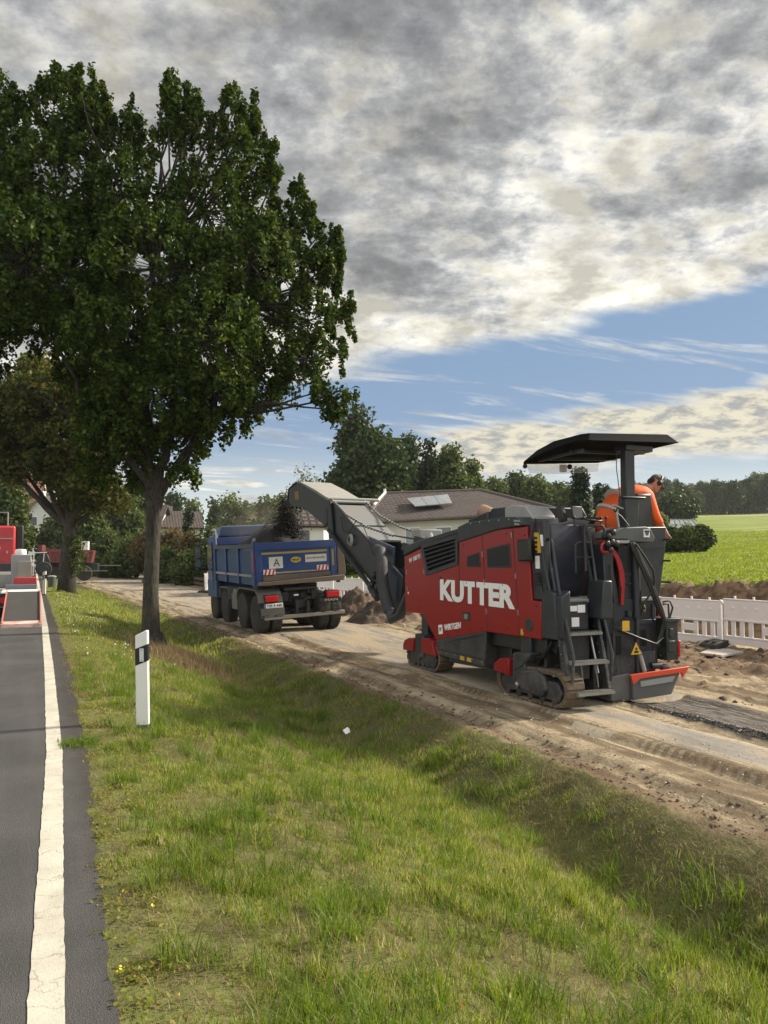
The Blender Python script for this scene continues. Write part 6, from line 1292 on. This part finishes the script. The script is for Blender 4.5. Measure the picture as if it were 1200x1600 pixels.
o = m.build('litter', WHITE, None, local=True, smooth=False); p = (3.72, 9.35); o.location = (p[0], p[1], ht(*p) + .06); o.scale = (1.1, 1.1, 1.1); tag(o, 'crumpled white scrap of paper lying in the ditch', 'litter')
lp = at(11, 865, 60); root = thing('street_lamp', 'thin pale street lamp above the red lorry', 'street lamp', (lp.x, lp.y, 0)); m = MB(); m.tube([(0, 0, 0), (0, 0, 4.85)], .06, 10); m.build('pole', GALV, root, local=True); m = MB(); m.bar((0, 0, 4.85), (-1.2, .3, 4.9), .18, .08); m.build('lamp_head', LGREY, root, local=True)
bp = at(81, 912, 38); root = thing('waste_bin', 'round grey green bin with a pale lid beside the chestnut trunk', 'bin', (bp.x, bp.y, 0)); m = MB(); m.lathe((0, 0, 0), (0, 0, 1), [(0, .17), (.5, .20)], 20); m.build('bin_body', mat('bin_green', (.05, .065, .05), .6, dirt=.3), root, local=True); m = MB(); m.lathe((0, 0, .5), (0, 0, 1), [(0, .21), (.04, .21), (.07, .1)], 20); m.build('lid', LGREY, root, local=True)
root = thing('leaning_pole', 'white leaning pole at the far left end of the timber rail', 'pole', (7.0, 60.5, ht(7, 60.5))); m = MB(); m.tube([(0, 0, 0), (.5, .1, 1.1), (.9, .2, 1.25)], .05, 8); m.build('tube', WPL, root, local=True)
root = thing('timber_rail', 'low weathered timber rail along the foot of the hedge', 'fence', (8.9, 44, 0))
WOOD = mat('weathered_wood', (.085, .065, .048), .85, var=.4, vscale=8, bump=.4)
fpts = [(8.6, 40.5), (8.9, 44), (8.7, 48), (8.3, 52), (7.9, 56.5)]
m = MB()
for a, b in zip(fpts[:-1], fpts[1:]):
    for z in (.22, .48): m.bar((a[0], a[1], ht(*a) + z), (b[0], b[1], ht(*b) + z), .06, .16)
m.build('rail', WOOD, root, bevel=.01)
for a in fpts: m = MB(); m.box(a[0] - .07, a[0] + .07, a[1] - .07, a[1] + .07, ht(*a) - .1, ht(*a) + .66); m.build('post', WOOD, root, bevel=.01)

# ------------------------------------------------------------------ low loader and other far vehicles
def low_loader():
    root = thing('low_loader', 'red lorry with grey low loader trailer and lowered chequered rear ramp', 'lorry', (-1.1, 26, 0)); P = root
    LR = mat('lorry_red', (.42, .02, .03), .4, dirt=.25, coat=.2); RP = mat('faded_pink_red', (.50, .17, .14), .6, dirt=.4)
    x0, x1 = -2.35, .12
    m = MB(); m.box(x0, x1, 22.3, 30.5, .42, .60); m.box(x0 + .3, x1 - .3, 22.2, 31, .25, .42); B_ = m.build('trailer_bed', LGREY, P, bevel=.02)
    m = MB(); m.box(x0, x1, 22.22, 22.3, .46, .62); m.build('rear_beam', RP, B_, bevel=.01)
    m = MB(); m.box(-.75, x1 + .01, 22.5, 24.0, .605, .64); m.build('white_edge', WPL, B_)
    for xa, xb in ((-.62, .20), (-2.36, -1.54)):
        m = MB(); m.prism([(19.1, .02), (19.1, .08), (22.3, .66), (22.3, .58)], 'x', xa, xb); rp = m.build('ramp', mat('ramp_mesh', (.045, .043, .040), .75, dirt=.5, dirtcol=(.08, .07, .06), bump=1, bscale=80), P, bevel=.01)
        m = MB(); m.prism([(19.06, .0), (19.06, .085), (19.3, .13), (19.3, .05)], 'x', xa - .01, xb + .01); m.build('ramp_tip', mat('ramp_tip_paint', (.62, .40, .34), .5, var=.4, vscale=3), rp)
        for xx in (xa, xb - .03):
            m = MB(); m.prism([(19.1, .085), (19.1, .12), (22.3, .70), (22.3, .66)], 'x', xx, xx + .03); m.build('ramp_edge', RP, rp)
    m = MB()
    for k in range(3): m.box(x0 + .05, x0 + .35, 23 + k * 1.3, 24.0 + k * 1.3, .05, .9)
    m.build('trailer_wheels', RUBBER, P, bevel=.1)
    m = MB(); m.box(-1.4, -.3, 22.15, 22.24, .3, .62); lbx = m.build('lamp_bar', BLACK, P); m = MB(); m.box(-1.15, -.85, 22.13, 22.15, .5, .6); m.build('number_plate', WHITE, lbx); m = MB(); m.box(-.75, -.45, 22.13, 22.15, .38, .52); m.build('tail_light', RLIGHT, lbx)
    m = MB(); m.box(x0, -.3, 26.5, 31.5, .6, 1.0); m.build('gooseneck', GALV, P, bevel=.03)
    m = MB(); m.box(-.62, -.06, 26.3, 26.6, .62, 1.62); m.build('toolbox', mat('box_grey', (.26, .27, .27), .5, dirt=.3), P, bevel=.02)
    m = MB(); m.box(-.42, -.04, 26.0, 26.28, .75, 1.42); m.build('dented_plate', mat('plate_tan', (.27, .25, .22), .5, dirt=.5), P, bevel=.01)
    m = MB(); m.box(-.5, .10, 24.6, 25.2, .74, .96); m.build('red_block', LR, P, bevel=.02)
    m = MB(); m.box(-.7, .10, 24.2, 24.6, .60, .76); m.build('blue_grey_beam', mat('beam_blue', (.14, .16, .19), .5), P)
    m = MB(); m.lathe((-.36, 26.5, 1.62), (0, 0, 1), [(0, .16), (.06, .17), (.16, .15), (.17, .05)], 18); m.build('white_cap', WPL, P)
    m = MB(); m.box(x0, -.62, 31.6, 33.9, 1.0, 2.68); cb = m.build('cab', LR, P, bevel=.08, seg=3)
    m = MB(); m.box(-.62, -.36, 31.9, 33.4, 1.3, 2.70); m.build('side_fairing', BLACK, P, bevel=.04); 
    m = MB(); m.box(x0 + .1, -.70, 31.57, 31.6, 2.18, 2.22); m.box(-1.2, -1.1, 31.55, 31.6, 1.8, 1.9); m.box(-.92, -.86, 31.55, 31.6, 1.65, 1.75); m.build('cab_trim', LGREY, cb)
    m = MB(); m.box(x0 + .05, -.7, 31.2, 31.55, .8, 1.3); m.build('hose_carrier', DGREY, P, bevel=.03)
    for y in (32.0, 33.3): wheel_o = MB(); wheel_o.lathe((-.95, y, .5), (1, 0, 0), [(0, .35), (0, .47), (.05, .5), (.28, .5), (.32, .46)], 24); wheel_o.build('wheel', RUBBER, P)
    return root
low_loader()
def far_dumper():
    c = at(113, 905, 50); root = thing('red_dump_truck', 'dark red dump truck crossing behind the chestnut trunk', 'dump truck', (c.x, c.y, -.1)); root.rotation_euler.z = R(-8)
    DR = mat('dark_red_body', (.14, .022, .028), .5, dirt=.4); B = lambda mb, n, m, par=root, **k: mb.build(n, m, par, local=True, **k)
    m = MB(); m.prism([(-1.7, 1.15), (1.2, 1.15), (1.35, 1.95), (-1.5, 2.05)], 'y', -1.0, 1.0); b = B(m, 'tipper_body', DR, bevel=.02)
    m = MB()
    for k in range(4): m.box(-1.3 + k * .75, -1.2 + k * .75, -1.04, -1.0, 1.2, 1.95)
    m.box(-1.5, 1.3, -1.03, -1.0, 1.86, 1.93); B(m, 'side_rib', mat('rib_red', (.22, .05, .05), .5), b)
    m = MB(); m.box(-1.75, -1.1, -1.02, 1.02, .6, 1.1); m.box(-1.6, 1.6, -.7, .7, .55, 1.12); B(m, 'chassis', DGREY, bevel=.02)
    m = MB(); m.box(.55, .95, -.5, .6, 2.0, 2.55); B(m, 'white_board', WPL)
    m = MB(); m.box(-2.0, -1.75, -.8, .8, 1.9, 2.3); B(m, 'cab_guard', DR)
    for x in (-1.2, -.1, .8):
        m = MB(); m.lathe((x, -1.0, .48), (0, 1, 0), [(0, .3), (0, .44), (.05, .48), (.3, .48)], 24); B(m, 'wheel', RUBBER)
    m = MB(); m.box(1.35, 3.0, -.25, -.2, .95, 1.0); m.box(-.3, 2.2, -1.05, -1.0, .62, .66); B(m, 'drawbar', GALV)
far_dumper()
def far_tractor():
    c = at(64, 905, 47); root = thing('tractor', 'small machine with a black wheel and pale frame beside the red dump truck', 'tractor', (c.x, c.y, -.05)); B = lambda mb, n, m, par=root, **k: mb.build(n, m, par, local=True, **k)
    m = MB(); m.lathe((.15, -.3, .75), (0, 1, 0), [(0, .28), (0, .42), (.06, .46), (.3, .46)], 28); w = B(m, 'wheel', RUBBER); m = MB(); m.lathe((.15, -.32, .75), (0, 1, 0), [(0, .26), (.04, .28)], 20); B(m, 'rim', DGREY, w)
    m = MB(); m.bar((-.45, -.2, 0), (-.42, -.2, 1.75), .05, .05); m.bar((-.45, -.2, 1.75), (.3, -.2, 1.78), .08, .05); m.bar((.1, -.2, 1.1), (.15, -.2, 1.78), .04, .04); B(m, 'pale_frame', WPL)
    m = MB(); m.prism([(-.35, .7), (.5, .7), (.5, 1.2), (.35, 1.65), (-.1, 1.65), (-.3, 1.2)], 'y', -.15, .6); B(m, 'cab', DGREY, bevel=.03)
    m = MB(); m.box(-1.1, -.3, -.3, .5, .15, .35); B(m, 'front_plate', WORN)
far_tractor()

# ------------------------------------------------------------------ houses and greenhouse
def tile_mat(name, c1, c2, c3, sx=3.4, sy=3.0):
    m = bpy.data.materials.new(name); m.use_nodes = True; t = NT(m.node_tree); t.N.clear()
    tc = t.n('ShaderNodeTexCoord').outputs['UV']
    br = t.n('ShaderNodeTexBrick', {'Vector': tc, 'Color1': (*c1, 1), 'Color2': (*c2, 1), 'Mortar': (*c3, 1), 'Scale': 1.0, 'Mortar Size': .075, 'Mortar Smooth': .3, 'Brick Width': .34, 'Row Height': .36}); br.offset = .0
    n = t.noise(tc, 3, 4)
    col = t.mix(t.m('MULTIPLY', t.step(n, .35, .7), .25), br.outputs[0], (.12, .09, .08))
    b = t.n('ShaderNodeBsdfPrincipled', {'Base Color': col, 'Roughness': .75})
    t.L.new(t.n('ShaderNodeBump', {'Height': br.outputs['Fac'], 'Strength': 1.0, 'Distance': -.04}).outputs[0], b.inputs['Normal'])
    t.n('ShaderNodeOutputMaterial', {'Surface': b.outputs[0]}); return m
TILE = tile_mat('brown_roof_tiles', (.075, .052, .043), (.125, .09, .074), (.010, .008, .007)); TILER = tile_mat('red_roof_tiles', (.26, .11, .075), (.33, .15, .10), (.10, .05, .04))
def uv_planar(me):
    uv = me.uv_layers.new(name='uv')
    for p in me.polygons:
        n = p.normal; h = Vector((n.y, -n.x, 0)); h = h.normalized() if h.length > 1e-4 else Vector((1, 0, 0)); up = n.cross(h)
        for li in p.loop_indices: co = me.vertices[me.loops[li].vertex_index].co; uv.data[li].uv = (co.dot(h), co.dot(up))
def poly_obj(name, vs, fs, material, parent):
    o0 = ORG[parent.name]; me = bpy.data.meshes.new(name); me.from_pydata([tuple(Vector(v) - o0) for v in vs], [], fs); me.materials.append(material); me.update(); uv_planar(me)
    o = bpy.data.objects.new(name, me); COL.objects.link(o); o.parent = parent; ORG[o.name] = o0; return o
WALLM = mat('white_render', (.62, .61, .57), .85, dirt=.15, dirtcol=(.4, .38, .34)); SOFF = mat('dark_fascia', (.045, .032, .025), .7)
def lat(l, D, z): v = at(600 + l / D * 1200, 865, D); return Vector((v.x, v.y, z))
def bungalow():
    ze, zr = 3.42, 5.55; FL, FR, BR, BL = lat(-1.2, 43, ze), lat(7.9, 34, ze + .16), lat(13, 47, ze), lat(-1.2, 56, ze); RL, RR = lat(.1, 49.5, zr), lat(6.15, 48, zr + .08)
    c = (FL + BR) / 2; c.z = 0; root = thing('bungalow', 'white bungalow with brown tiled hip roof behind the milling machine', 'house', c)
    V = [FL, FR, BR, BL, RL, RR]; dn = Vector((0, 0, -.12)); rf = poly_obj('roof', V + [v + dn for v in V[:4]], [(0, 1, 5, 4), (1, 2, 5), (2, 3, 4, 5), (3, 0, 4), (0, 6, 7, 1), (1, 7, 8, 2), (2, 8, 9, 3), (3, 9, 6, 0), (9, 8, 7, 6)], TILE, root)
    wf_, wb_, wr0, wr1 = lat(-4.2, 47, ze), lat(-4.2, 55, ze), lat(-4.0, 51, 5.28), lat(.3, 51, 5.32); poly_obj('wing_roof', [wf_, lat(.4, 47, ze), wr1, wr0, wb_, lat(.4, 55, ze)], [(0, 1, 2, 3), (3, 2, 5, 4), (0, 3, 4)], TILE, root)
    cc = (FL + FR + BR + BL) / 4; W_ = [cc.lerp(v, .93) for v in (FL, FR, BR, BL)]
    m = MB(); vs = [(w.x, w.y, ze - .06) for w in W_] + [(w.x, w.y, -.5) for w in W_]; m.add(vs, [(0, 1, 2, 3), (7, 6, 5, 4)] + [(i, i + 4, (i + 1) % 4 + 4, (i + 1) % 4) for i in range(4)]); wl = m.build('wall', WALLM, root)
    m = MB(); m.tube([RL, RR], .10, 8)
    for a, b in ((RL, FL), (RL, BL), (RR, FR), (RR, BR)): m.tube([a, b], .09, 8)
    m.build('ridge_tiles', mat('ridge_brown', (.11, .08, .068), .8), rf)
    m = MB()
    for a, b in ((FL, FR), (FR, BR)): m.tube([a + Vector((0, 0, -.08)), b + Vector((0, 0, -.08))], .07, 8)
    m.build('gutter', mat('gutter_brown', (.09, .06, .045), .5), rf)
    def PP(s, t, up=.1): return FL.lerp(FR, s).lerp(RL.lerp(RR, s), t) + Vector((-.03, -.06, up))
    q = [PP(.24, .69), PP(.60, .77), PP(.565, .40), PP(.31, .37)]
    for k in range(3):
        a, b = k / 3 + .006, (k + 1) / 3 - .006; tl, tr, brr, bl = q[0].lerp(q[1], a), q[0].lerp(q[1], b), q[3].lerp(q[2], b), q[3].lerp(q[2], a); d = Vector((0, 0, -.05)); m = MB(); m.add([tl, tr, brr, bl] + [v + d for v in (tl, tr, brr, bl)], [(0, 1, 2, 3), (7, 6, 5, 4)] + [(i, i + 4, (i + 1) % 4 + 4, (i + 1) % 4) for i in range(4)])
        m.build('solar_panel', mat('solar_glass', (.33, .345, .36), .25, .2, coat=1.0), rf)
    m = MB(); p = RL.lerp(FL, .04); m.tube([p, p + Vector((0, 0, .35))], .09, 8); m.build('vent_pipe', WPL, rf); m = MB(); m.tube([RL + Vector((-.05, -.1, .08)), RL.lerp(FL, .5) + Vector((-.1, -.1, .1))], .07, 6); m.build('white_cable', WPL, rf)
    d = (W_[1] - W_[0]).normalized()
    for s in (.28, .46, .66, .84):
        c = W_[0].lerp(W_[1], s); nrm = Vector((d.y, -d.x, 0)) * .03; m = MB(); m.bar((c.x - d.x * .55 + nrm.x, c.y - d.y * .55 + nrm.y, 2.55), (c.x + d.x * .55 + nrm.x, c.y + d.y * .55 + nrm.y, 2.55), .08, 1.0); wf = m.build('window', WPL, wl); m = MB(); m.bar((c.x - d.x * .48 + nrm.x * 2, c.y - d.y * .48 + nrm.y * 2, 2.55), (c.x + d.x * .48 + nrm.x * 2, c.y + d.y * .48 + nrm.y * 2, 2.55), .06, .86); m.build('pane', mat('window_pane', (.20, .22, .23), .15, spec=.8), wf)
bungalow()
def garage():
    ze, za = 2.98, 3.78; C4 = [lat(-5.0, 36.0, ze), lat(-2.75, 36.6, ze), lat(-2.5, 39.5, ze), lat(-5.4, 39.5, ze)]; A = lat(-3.85, 37.6, za); c = sum(C4, Vector()) / 4; c.z = 0
    root = thing('garage', 'small white garage with pointed brown tiled roof behind the truck tail', 'garage', c); dn = Vector((0, 0, -.10))
    rf = poly_obj('roof', C4 + [A] + [v + dn for v in C4], [(0, 1, 4), (1, 2, 4), (2, 3, 4), (3, 0, 4), (0, 5, 6, 1), (1, 6, 7, 2), (2, 7, 8, 3), (3, 8, 5, 0), (8, 7, 6, 5)], TILE, root)
    cc = sum(C4, Vector()) / 4; W_ = [cc.lerp(v, .88) for v in C4]; m = MB(); vs = [(w.x, w.y, ze - .05) for w in W_] + [(w.x, w.y, -.5) for w in W_]; m.add(vs, [(0, 1, 2, 3), (7, 6, 5, 4)] + [(i, i + 4, (i + 1) % 4 + 4, (i + 1) % 4) for i in range(4)]); wl = m.build('wall', WALLM, root)
    a, b = W_[0], W_[1]; d = (b - a).normalized(); n = Vector((d.y, -d.x, 0)) * .02; m = MB(); p, q = a.lerp(b, .42) + n, a.lerp(b, .66) + n; m.bar((p.x, p.y, 2.45), (q.x, q.y, 2.45), .05, .6); m.build('window', GLASS, wl); m = MB(); p, q = a.lerp(b, .93) + n, b.lerp(W_[2], .01) + n; 
garage()
def gable_house(label, px, D, w, ze, zr, dep, yaw, wallm, roofm, win=((-.2, .0), (.2, .0))):
    p = at(px, 865, D); zb = ht(p.x, p.y); root = thing('house', label, 'house', (p.x, p.y, zb)); root.rotation_euler.z = yaw; B = lambda mb, n, m, par=root, **k: mb.build(n, m, par, local=True, **k)
    m = MB(); m.prism([(-w / 2, -.3), (w / 2, -.3), (w / 2, ze), (0, zr - .15), (-w / 2, ze)], 'y', 0, dep); wl = B(m, 'wall', wallm)
    o_ = .5; k = (zr - ze) / (w / 2); vs = [(-w / 2 - o_, -o_, ze - o_ * k), (0, -o_, zr), (w / 2 + o_, -o_, ze - o_ * k), (-w / 2 - o_, dep + o_, ze - o_ * k), (0, dep + o_, zr), (w / 2 + o_, dep + o_, ze - o_ * k)]; dn = Vector((0, 0, -.2))
    ORG['_z'] = Vector(); me = bpy.data.meshes.new('roof'); me.from_pydata([tuple(v) for v in vs] + [tuple(Vector(v) + dn) for v in vs], [], [(0, 1, 4, 3), (1, 2, 5, 4), (9, 10, 7, 6), (10, 11, 8, 7), (6, 7, 1, 0), (7, 8, 2, 1), (3, 4, 10, 9), (4, 5, 11, 10), (0, 3, 9, 6), (2, 8, 11, 5)]); me.materials.append(roofm); me.update(); uv_planar(me); rf = bpy.data.objects.new('roof', me); COL.objects.link(rf); rf.parent = root; ORG[rf.name] = Vector()
    m = MB(); m.box(w * .12, w * .12 + .8, dep * .4, dep * .4 + .8, zr - 1.6, zr + .7); B(m, 'chimney', mat('chimney_render', (.30, .25, .22), .9), rf)
    for a, b in win: m = MB(); m.box(a * w - .5, a * w + .5, -.06, .02, ze * .55 + b, ze * .55 + b + 1.3); wf = B(m, 'window', WPL, wl); m = MB(); m.box(a * w - .42, a * w + .42, -.08, -.06, ze * .55 + b + .08, ze * .55 + b + 1.22); B(m, 'pane', GLASS, wf)
gable_house('white gabled house with dark verge beside the left street trees', 63, 104, 7.4, 5.2, 9.6, 10, R(4), WALLM, tile_mat('brown_tiles_far', (.16, .10, .08), (.2, .13, .1), (.08, .05, .04)), ((-.13, 2.6), (.13, 2.6)))
gable_house('tall house with a red tiled roof behind the white gable', 66, 118, 15, 8.2, 14.0, 10, R(80), WALLM, TILER)
gable_house('distant pale house with a brown roof above the hedge', 306, 96, 10, 4.6, 6.6, 7, R(84), WALLM, TILE)
gable_house('distant gabled house left of the conveyor head', 404, 92, 5.6, 4.5, 7.0, 8, R(-14), mat('cream_render', (.50, .42, .30), .85), TILER)
gable_house('low house with a pale wall right of the oak trunk', 255, 92, 8, 4.8, 7.2, 8, R(70), WALLM, TILE)
def greenhouse():
    D = 46; a = at(1047, 865, D); b = at(1100, 865, D); gz = ht((a.x + b.x) / 2, (a.y + b.y) / 2)
    z0, z1 = at(1047, 829, D).z, at(1047, 812, D + 1.5).z; root = thing('greenhouse', 'small greenhouse with grey glass roof behind the dark hedge in the meadow', 'greenhouse', ((a.x + b.x) / 2, (a.y + b.y) / 2, gz))
    r_ = at(1049, 865, D + 1.6); s_ = at(1083, 865, D + 1.6); V = [Vector((a.x, a.y, z0)), Vector((b.x, b.y, z0 - .15)), Vector((s_.x, s_.y, z1)), Vector((r_.x, r_.y, z1 + .02))]
    GL = mat('greenhouse_glass', (.26, .30, .30), .25, .1, dirt=.3); m = MB(); m.add(V + [v + Vector((0, 0, -.05)) for v in V], [(0, 1, 2, 3), (7, 6, 5, 4)] + [(i, i + 4, (i + 1) % 4 + 4, (i + 1) % 4) for i in range(4)]); rf = m.build('roof', GL, root)
    m = MB()
    for k in range(6): m.bar(V[0].lerp(V[1], k / 5) + Vector((0, 0, .02)), V[3].lerp(V[2], k / 5) + Vector((0, 0, .02)), .05, .04)
    for t_ in (0, .5, 1): m.bar(V[0].lerp(V[3], t_) + Vector((0, 0, .02)), V[1].lerp(V[2], t_) + Vector((0, 0, .02)), .05, .04)
    m.build('glazing_bars', GALV, rf)
    m = MB(); vs = [(V[i].x, V[i].y, V[i].z - .06) for i in range(4)] + [(V[i].x, V[i].y, gz - .2) for i in range(4)]; m.add(vs, [(0, 1, 2, 3), (7, 6, 5, 4)] + [(i, i + 4, (i + 1) % 4 + 4, (i + 1) % 4) for i in range(4)]); m.build('wall', GL, root)
greenhouse()
HG = ['dark hedge bush left of the greenhouse front', 'dark hedge bush in front of the greenhouse', 'dark hedge bush right of the greenhouse', 'yellow green bush behind the greenhouse, next to the operator', 'broad dark tree behind the greenhouse']
for i, (px, yt, w, D, mt) in enumerate(((1052, 828, 44, 42, LEAFD), (1078, 826, 44, 41, LEAFM), (1098, 828, 34, 41, LEAFD), (1030, 806, 40, 48, LEAFL), (1062, 770, 90, 120, LEAFD))):
    tree_at('garden_bush', HG[i], px, yt, w, D, mt, 'bushes round the greenhouse', n=300, per=26, size=.15 if D < 60 else .5, seed=120 + i, clump=.4 if D < 60 else 1.3, z0f=.0, cat='bush' if D < 60 else 'tree')

# ------------------------------------------------------------------ operator
def skin(name, V, E, rad, material, parent, sub=2):
    o0 = ORG[parent.name]; me = bpy.data.meshes.new(name); me.from_pydata([tuple(Vector(v) - o0) for v in V], E, []); o = bpy.data.objects.new(name, me); COL.objects.link(o)
    sk = o.modifiers.new('skin', 'SKIN'); sk.use_smooth_shade = True
    for i, r in enumerate(rad): me.skin_vertices[0].data[i].radius = (r if isinstance(r, tuple) else (r, r)); me.skin_vertices[0].data[i].use_root = (i == 0)
    ss = o.modifiers.new('sub', 'SUBSURF'); ss.levels = sub; ss.render_levels = sub
    dg = bpy.context.evaluated_depsgraph_get(); dg.update(); m2 = bpy.data.meshes.new_from_object(o.evaluated_get(dg)); o.modifiers.clear(); o.data = m2; m2.materials.clear(); m2.materials.append(material); m2.name = name
    for p in m2.polygons: p.use_smooth = True
    o.parent = parent; ORG[o.name] = o0; return o
def operator():
    root = thing('person', 'operator in orange high visibility clothes and camouflage cap bending over the machine platform', 'person', (7.50, 8.75, 1.05)); P = root; root.scale = (1.07, 1.07, 1.07)
    y = 8.72; hip = (7.46, y, 1.90); V = [hip, (7.58, y, 2.16), (7.78, y, 2.38), (8.02, y, 2.47), (8.19, y, 2.50), (8.30, y, 2.55)]; rad = [.14, .13, .14, .13, .055, .06]; E = [(i, i + 1) for i in range(5)]
    def chain(start, pts, rs):
        prev = start
        for p, r in zip(pts, rs): V.append(p); rad.append(r); E.append((prev, len(V) - 1)); prev = len(V) - 1
        return prev
    arms = []
    for s in (-1, 1):
        chain(0, [(7.45, y + s * .10, 1.80), (7.44 + s * .03, y + s * .11, 1.46), (7.46 + s * .03, y + s * .11, 1.16), (7.56 + s * .03, y + s * .11, 1.09)], [.10, .065, .045, .04])
        w = chain(3, [(8.06, y + s * .19, 2.38), (8.14, y + s * .24, 2.10), (8.30, y + s * .22, 1.92), (8.34, y + s * .21, 1.87)], [.065, .048, .035, .035]); arms.append(s)
        for k in range(4): f = (k - 1.5) * .022; chain(w, [(8.37, y + s * .21 + f, 1.85), (8.40 + .006 * (1 - abs(k - 1.3)), y + s * .21 + f * 1.1, 1.815)], [.010, .009])
        chain(w, [(8.33, y + s * .17, 1.85), (8.35, y + s * .155, 1.82)], [.011, .010])
    SK = mat('skin', (.42, .22, .15), .5); body = skin('body', V, E, rad, SK, P)
    # head with face
    hm = MB(); hc = Vector((8.37, y, 2.59)); hm.ball((0, 0, 0), (.092, .078, .118), 24, 16)
    hm.ball((.085, 0, -.015), (.022, .014, .022), 10, 6); hm.ball((.06, 0, -.07), (.04, .035, .03), 12, 8); hm.ball((.082, 0, -.052), (.012, .024, .007), 10, 6)
    for s in (-1, 1): hm.ball((-.0, s * .078, -.01), (.02, .01, .03), 10, 6); hm.ball((.078, s * .03, .012), (.01, .013, .008), 8, 6)
    M = Matrix.Translation(hc) @ Euler((0, R(42), 0)).to_matrix().to_4x4()
    hm.v = [tuple(M @ Vector(v)) for v in hm.v]; hd = hm.build('head', SK, P, sharp=180); hd.parent = body
    def hp(mb, n, m_, par=P, **k): mb.v = [tuple(M @ Vector(v)) for v in mb.v]; return mb.build(n, m_, par, **k)
    m = MB(); m.ball((-.01, 0, .035), (.10, .085, .095), 20, 12); m.v = [v if v[2] > .02 else (v[0], v[1], .02) for v in m.v]; cp_ = hp(m, 'cap', mat('camouflage_cap', (.09, .075, .055), .8, var=.7, vscale=22), sharp=60)
    m = MB(); m.prism([(.07, -.07), (.13, -.055), (.165, 0), (.13, .055), (.07, .07)], 'z', .012, .024); hp(m, 'cap_peak', MATS['camouflage_cap'], cp_, bevel=.004)
    m = MB(); m.ball((-.085, 0, -.02), (.03, .07, .06), 12, 8); hp(m, 'hair', mat('dark_hair', (.03, .022, .018), .8), sharp=180)
    m = MB()
    for s in (-1, 1): m.lathe((-.005, s * .075, -.01), (0, s, 0), [(0, .036), (.03, .038), (.042, .028)], 18)
    m.tube([(-.005, -.10, 0), (-.02, -.09, .09), (-.02, 0, .145), (-.02, .09, .09), (-.005, .10, 0)], .009, 6); hp(m, 'ear_defenders', BLACK, sharp=60)
    OR = mat('high_visibility_orange', (.85, .12, .015), .7, bump=.35, bscale=9, dirt=.12, dirtcol=(.4, .1, .04)); ST = mat('reflective_tape', (.50, .49, .46), .4)
    jv = [(7.45, y, 1.82), (7.54, y, 2.12), (7.76, y, 2.36), (8.02, y, 2.47), (8.16, y, 2.50)]; jr = [.19, .20, .21, .18, .10]; je = [(i, i + 1) for i in range(4)]
    for s in (-1, 1):
        b = len(jv); jv += [(8.04, y + s * .19, 2.38), (8.12, y + s * .245, 2.10), (8.22, y + s * .235, 2.0)]; jr += [.095, .072, .06]; je += [(3, b), (b, b + 1), (b + 1, b + 2)]
    jk = skin('jacket', jv, je, jr, OR, P)
    tv = [(7.44, y, 1.86), (7.45, y, 1.78)]; tr_ = [.165, .15]; te = [(0, 1)]
    for s in (-1, 1):
        b = len(tv); tv += [(7.45, y + s * .11, 1.72), (7.44 + s * .03, y + s * .115, 1.45), (7.47 + s * .03, y + s * .115, 1.20)]; tr_ += [.12, .092, .078]; te += [(1, b), (b, b + 1), (b + 1, b + 2)]
    tq = skin('trousers', tv, te, tr_, OR, P)
    for c, ax, r in (((7.56, y, 2.15), (.14, 0, .2), .205), ((7.70, y, 2.31), (.2, 0, .16), .214)):
        m = MB(); a = Vector(ax).normalized(); m.lathe(Vector(c) - a * .02, a, [(0, r), (.04, r * 1.0)], 28); m.build('reflective_stripe', ST, jk, sharp=60)
    for s in (-1, 1):
        for z in (1.50, 1.34):
            m = MB(); m.lathe((7.44 + s * .03 - (1.5 - z) * .1, y + s * .115, z), (0, 0, 1), [(0, .105), (.05, .106)], 24); m.build('reflective_stripe', ST, tq, sharp=60)
        m = MB(); m.prism([(7.40 + s * .03, 1.06), (7.66 + s * .03, 1.06), (7.65 + s * .03, 1.10), (7.56 + s * .03, 1.14), (7.53 + s * .03, 1.22), (7.41 + s * .03, 1.22)], 'y', y + s * .115 - .05, y + s * .115 + .05); m.build('boot', BLACK, P, bevel=.02)
operator()

# ------------------------------------------------------------------ dust at the conveyor head
m = MB(); m.ball((0, 0, 0), (1.5, 1.7, 1.0), 24, 14); du = m.build('dust_cloud', None, None, local=True); du.location = (5.75, 20.9, 2.5); tag(du, 'brown dust drifting from the falling millings above the blue truck', 'dust', kind='stuff')
dm = bpy.data.materials.new('dust_air'); dm.use_nodes = True; t = NT(dm.node_tree); t.N.clear(); tc = t.n('ShaderNodeTexCoord').outputs['Object']
ln = t.n('ShaderNodeVectorMath', {0: t.n('ShaderNodeVectorMath', {0: tc, 1: (.66, .59, 1.0)}, operation='MULTIPLY').outputs[0]}, operation='LENGTH').outputs['Value']
dn_ = t.m('MULTIPLY', t.m('MULTIPLY', t.step(ln, 1.0, .2), t.step(t.noise(tc, 1.6, 4, .6), .38, .66)), .32)
t.n('ShaderNodeOutputMaterial', {'Volume': t.n('ShaderNodeVolumePrincipled', {'Color': (.42, .38, .33, 1), 'Density': dn_}).outputs[0]}); du.data.materials.append(dm)
# ------------------------------------------------------------------ haze
m = MB(); m.box(-450, 950, -80, 1150, -25, 120)
hz = m.build('haze', None, None, local=True, smooth=False); hz['kind'] = 'stuff'; hz['label'] = 'thin morning haze softening the far woods'
hm = bpy.data.materials.new('haze_air'); hm.use_nodes = True; t = NT(hm.node_tree); t.N.clear()
pv = t.n('ShaderNodeVolumePrincipled', {'Color': (.86, .90, .92, 1), 'Density': .00022, 'Anisotropy': .2})
t.n('ShaderNodeOutputMaterial', {'Volume': pv.outputs[0]}); hz.data.materials.append(hm)
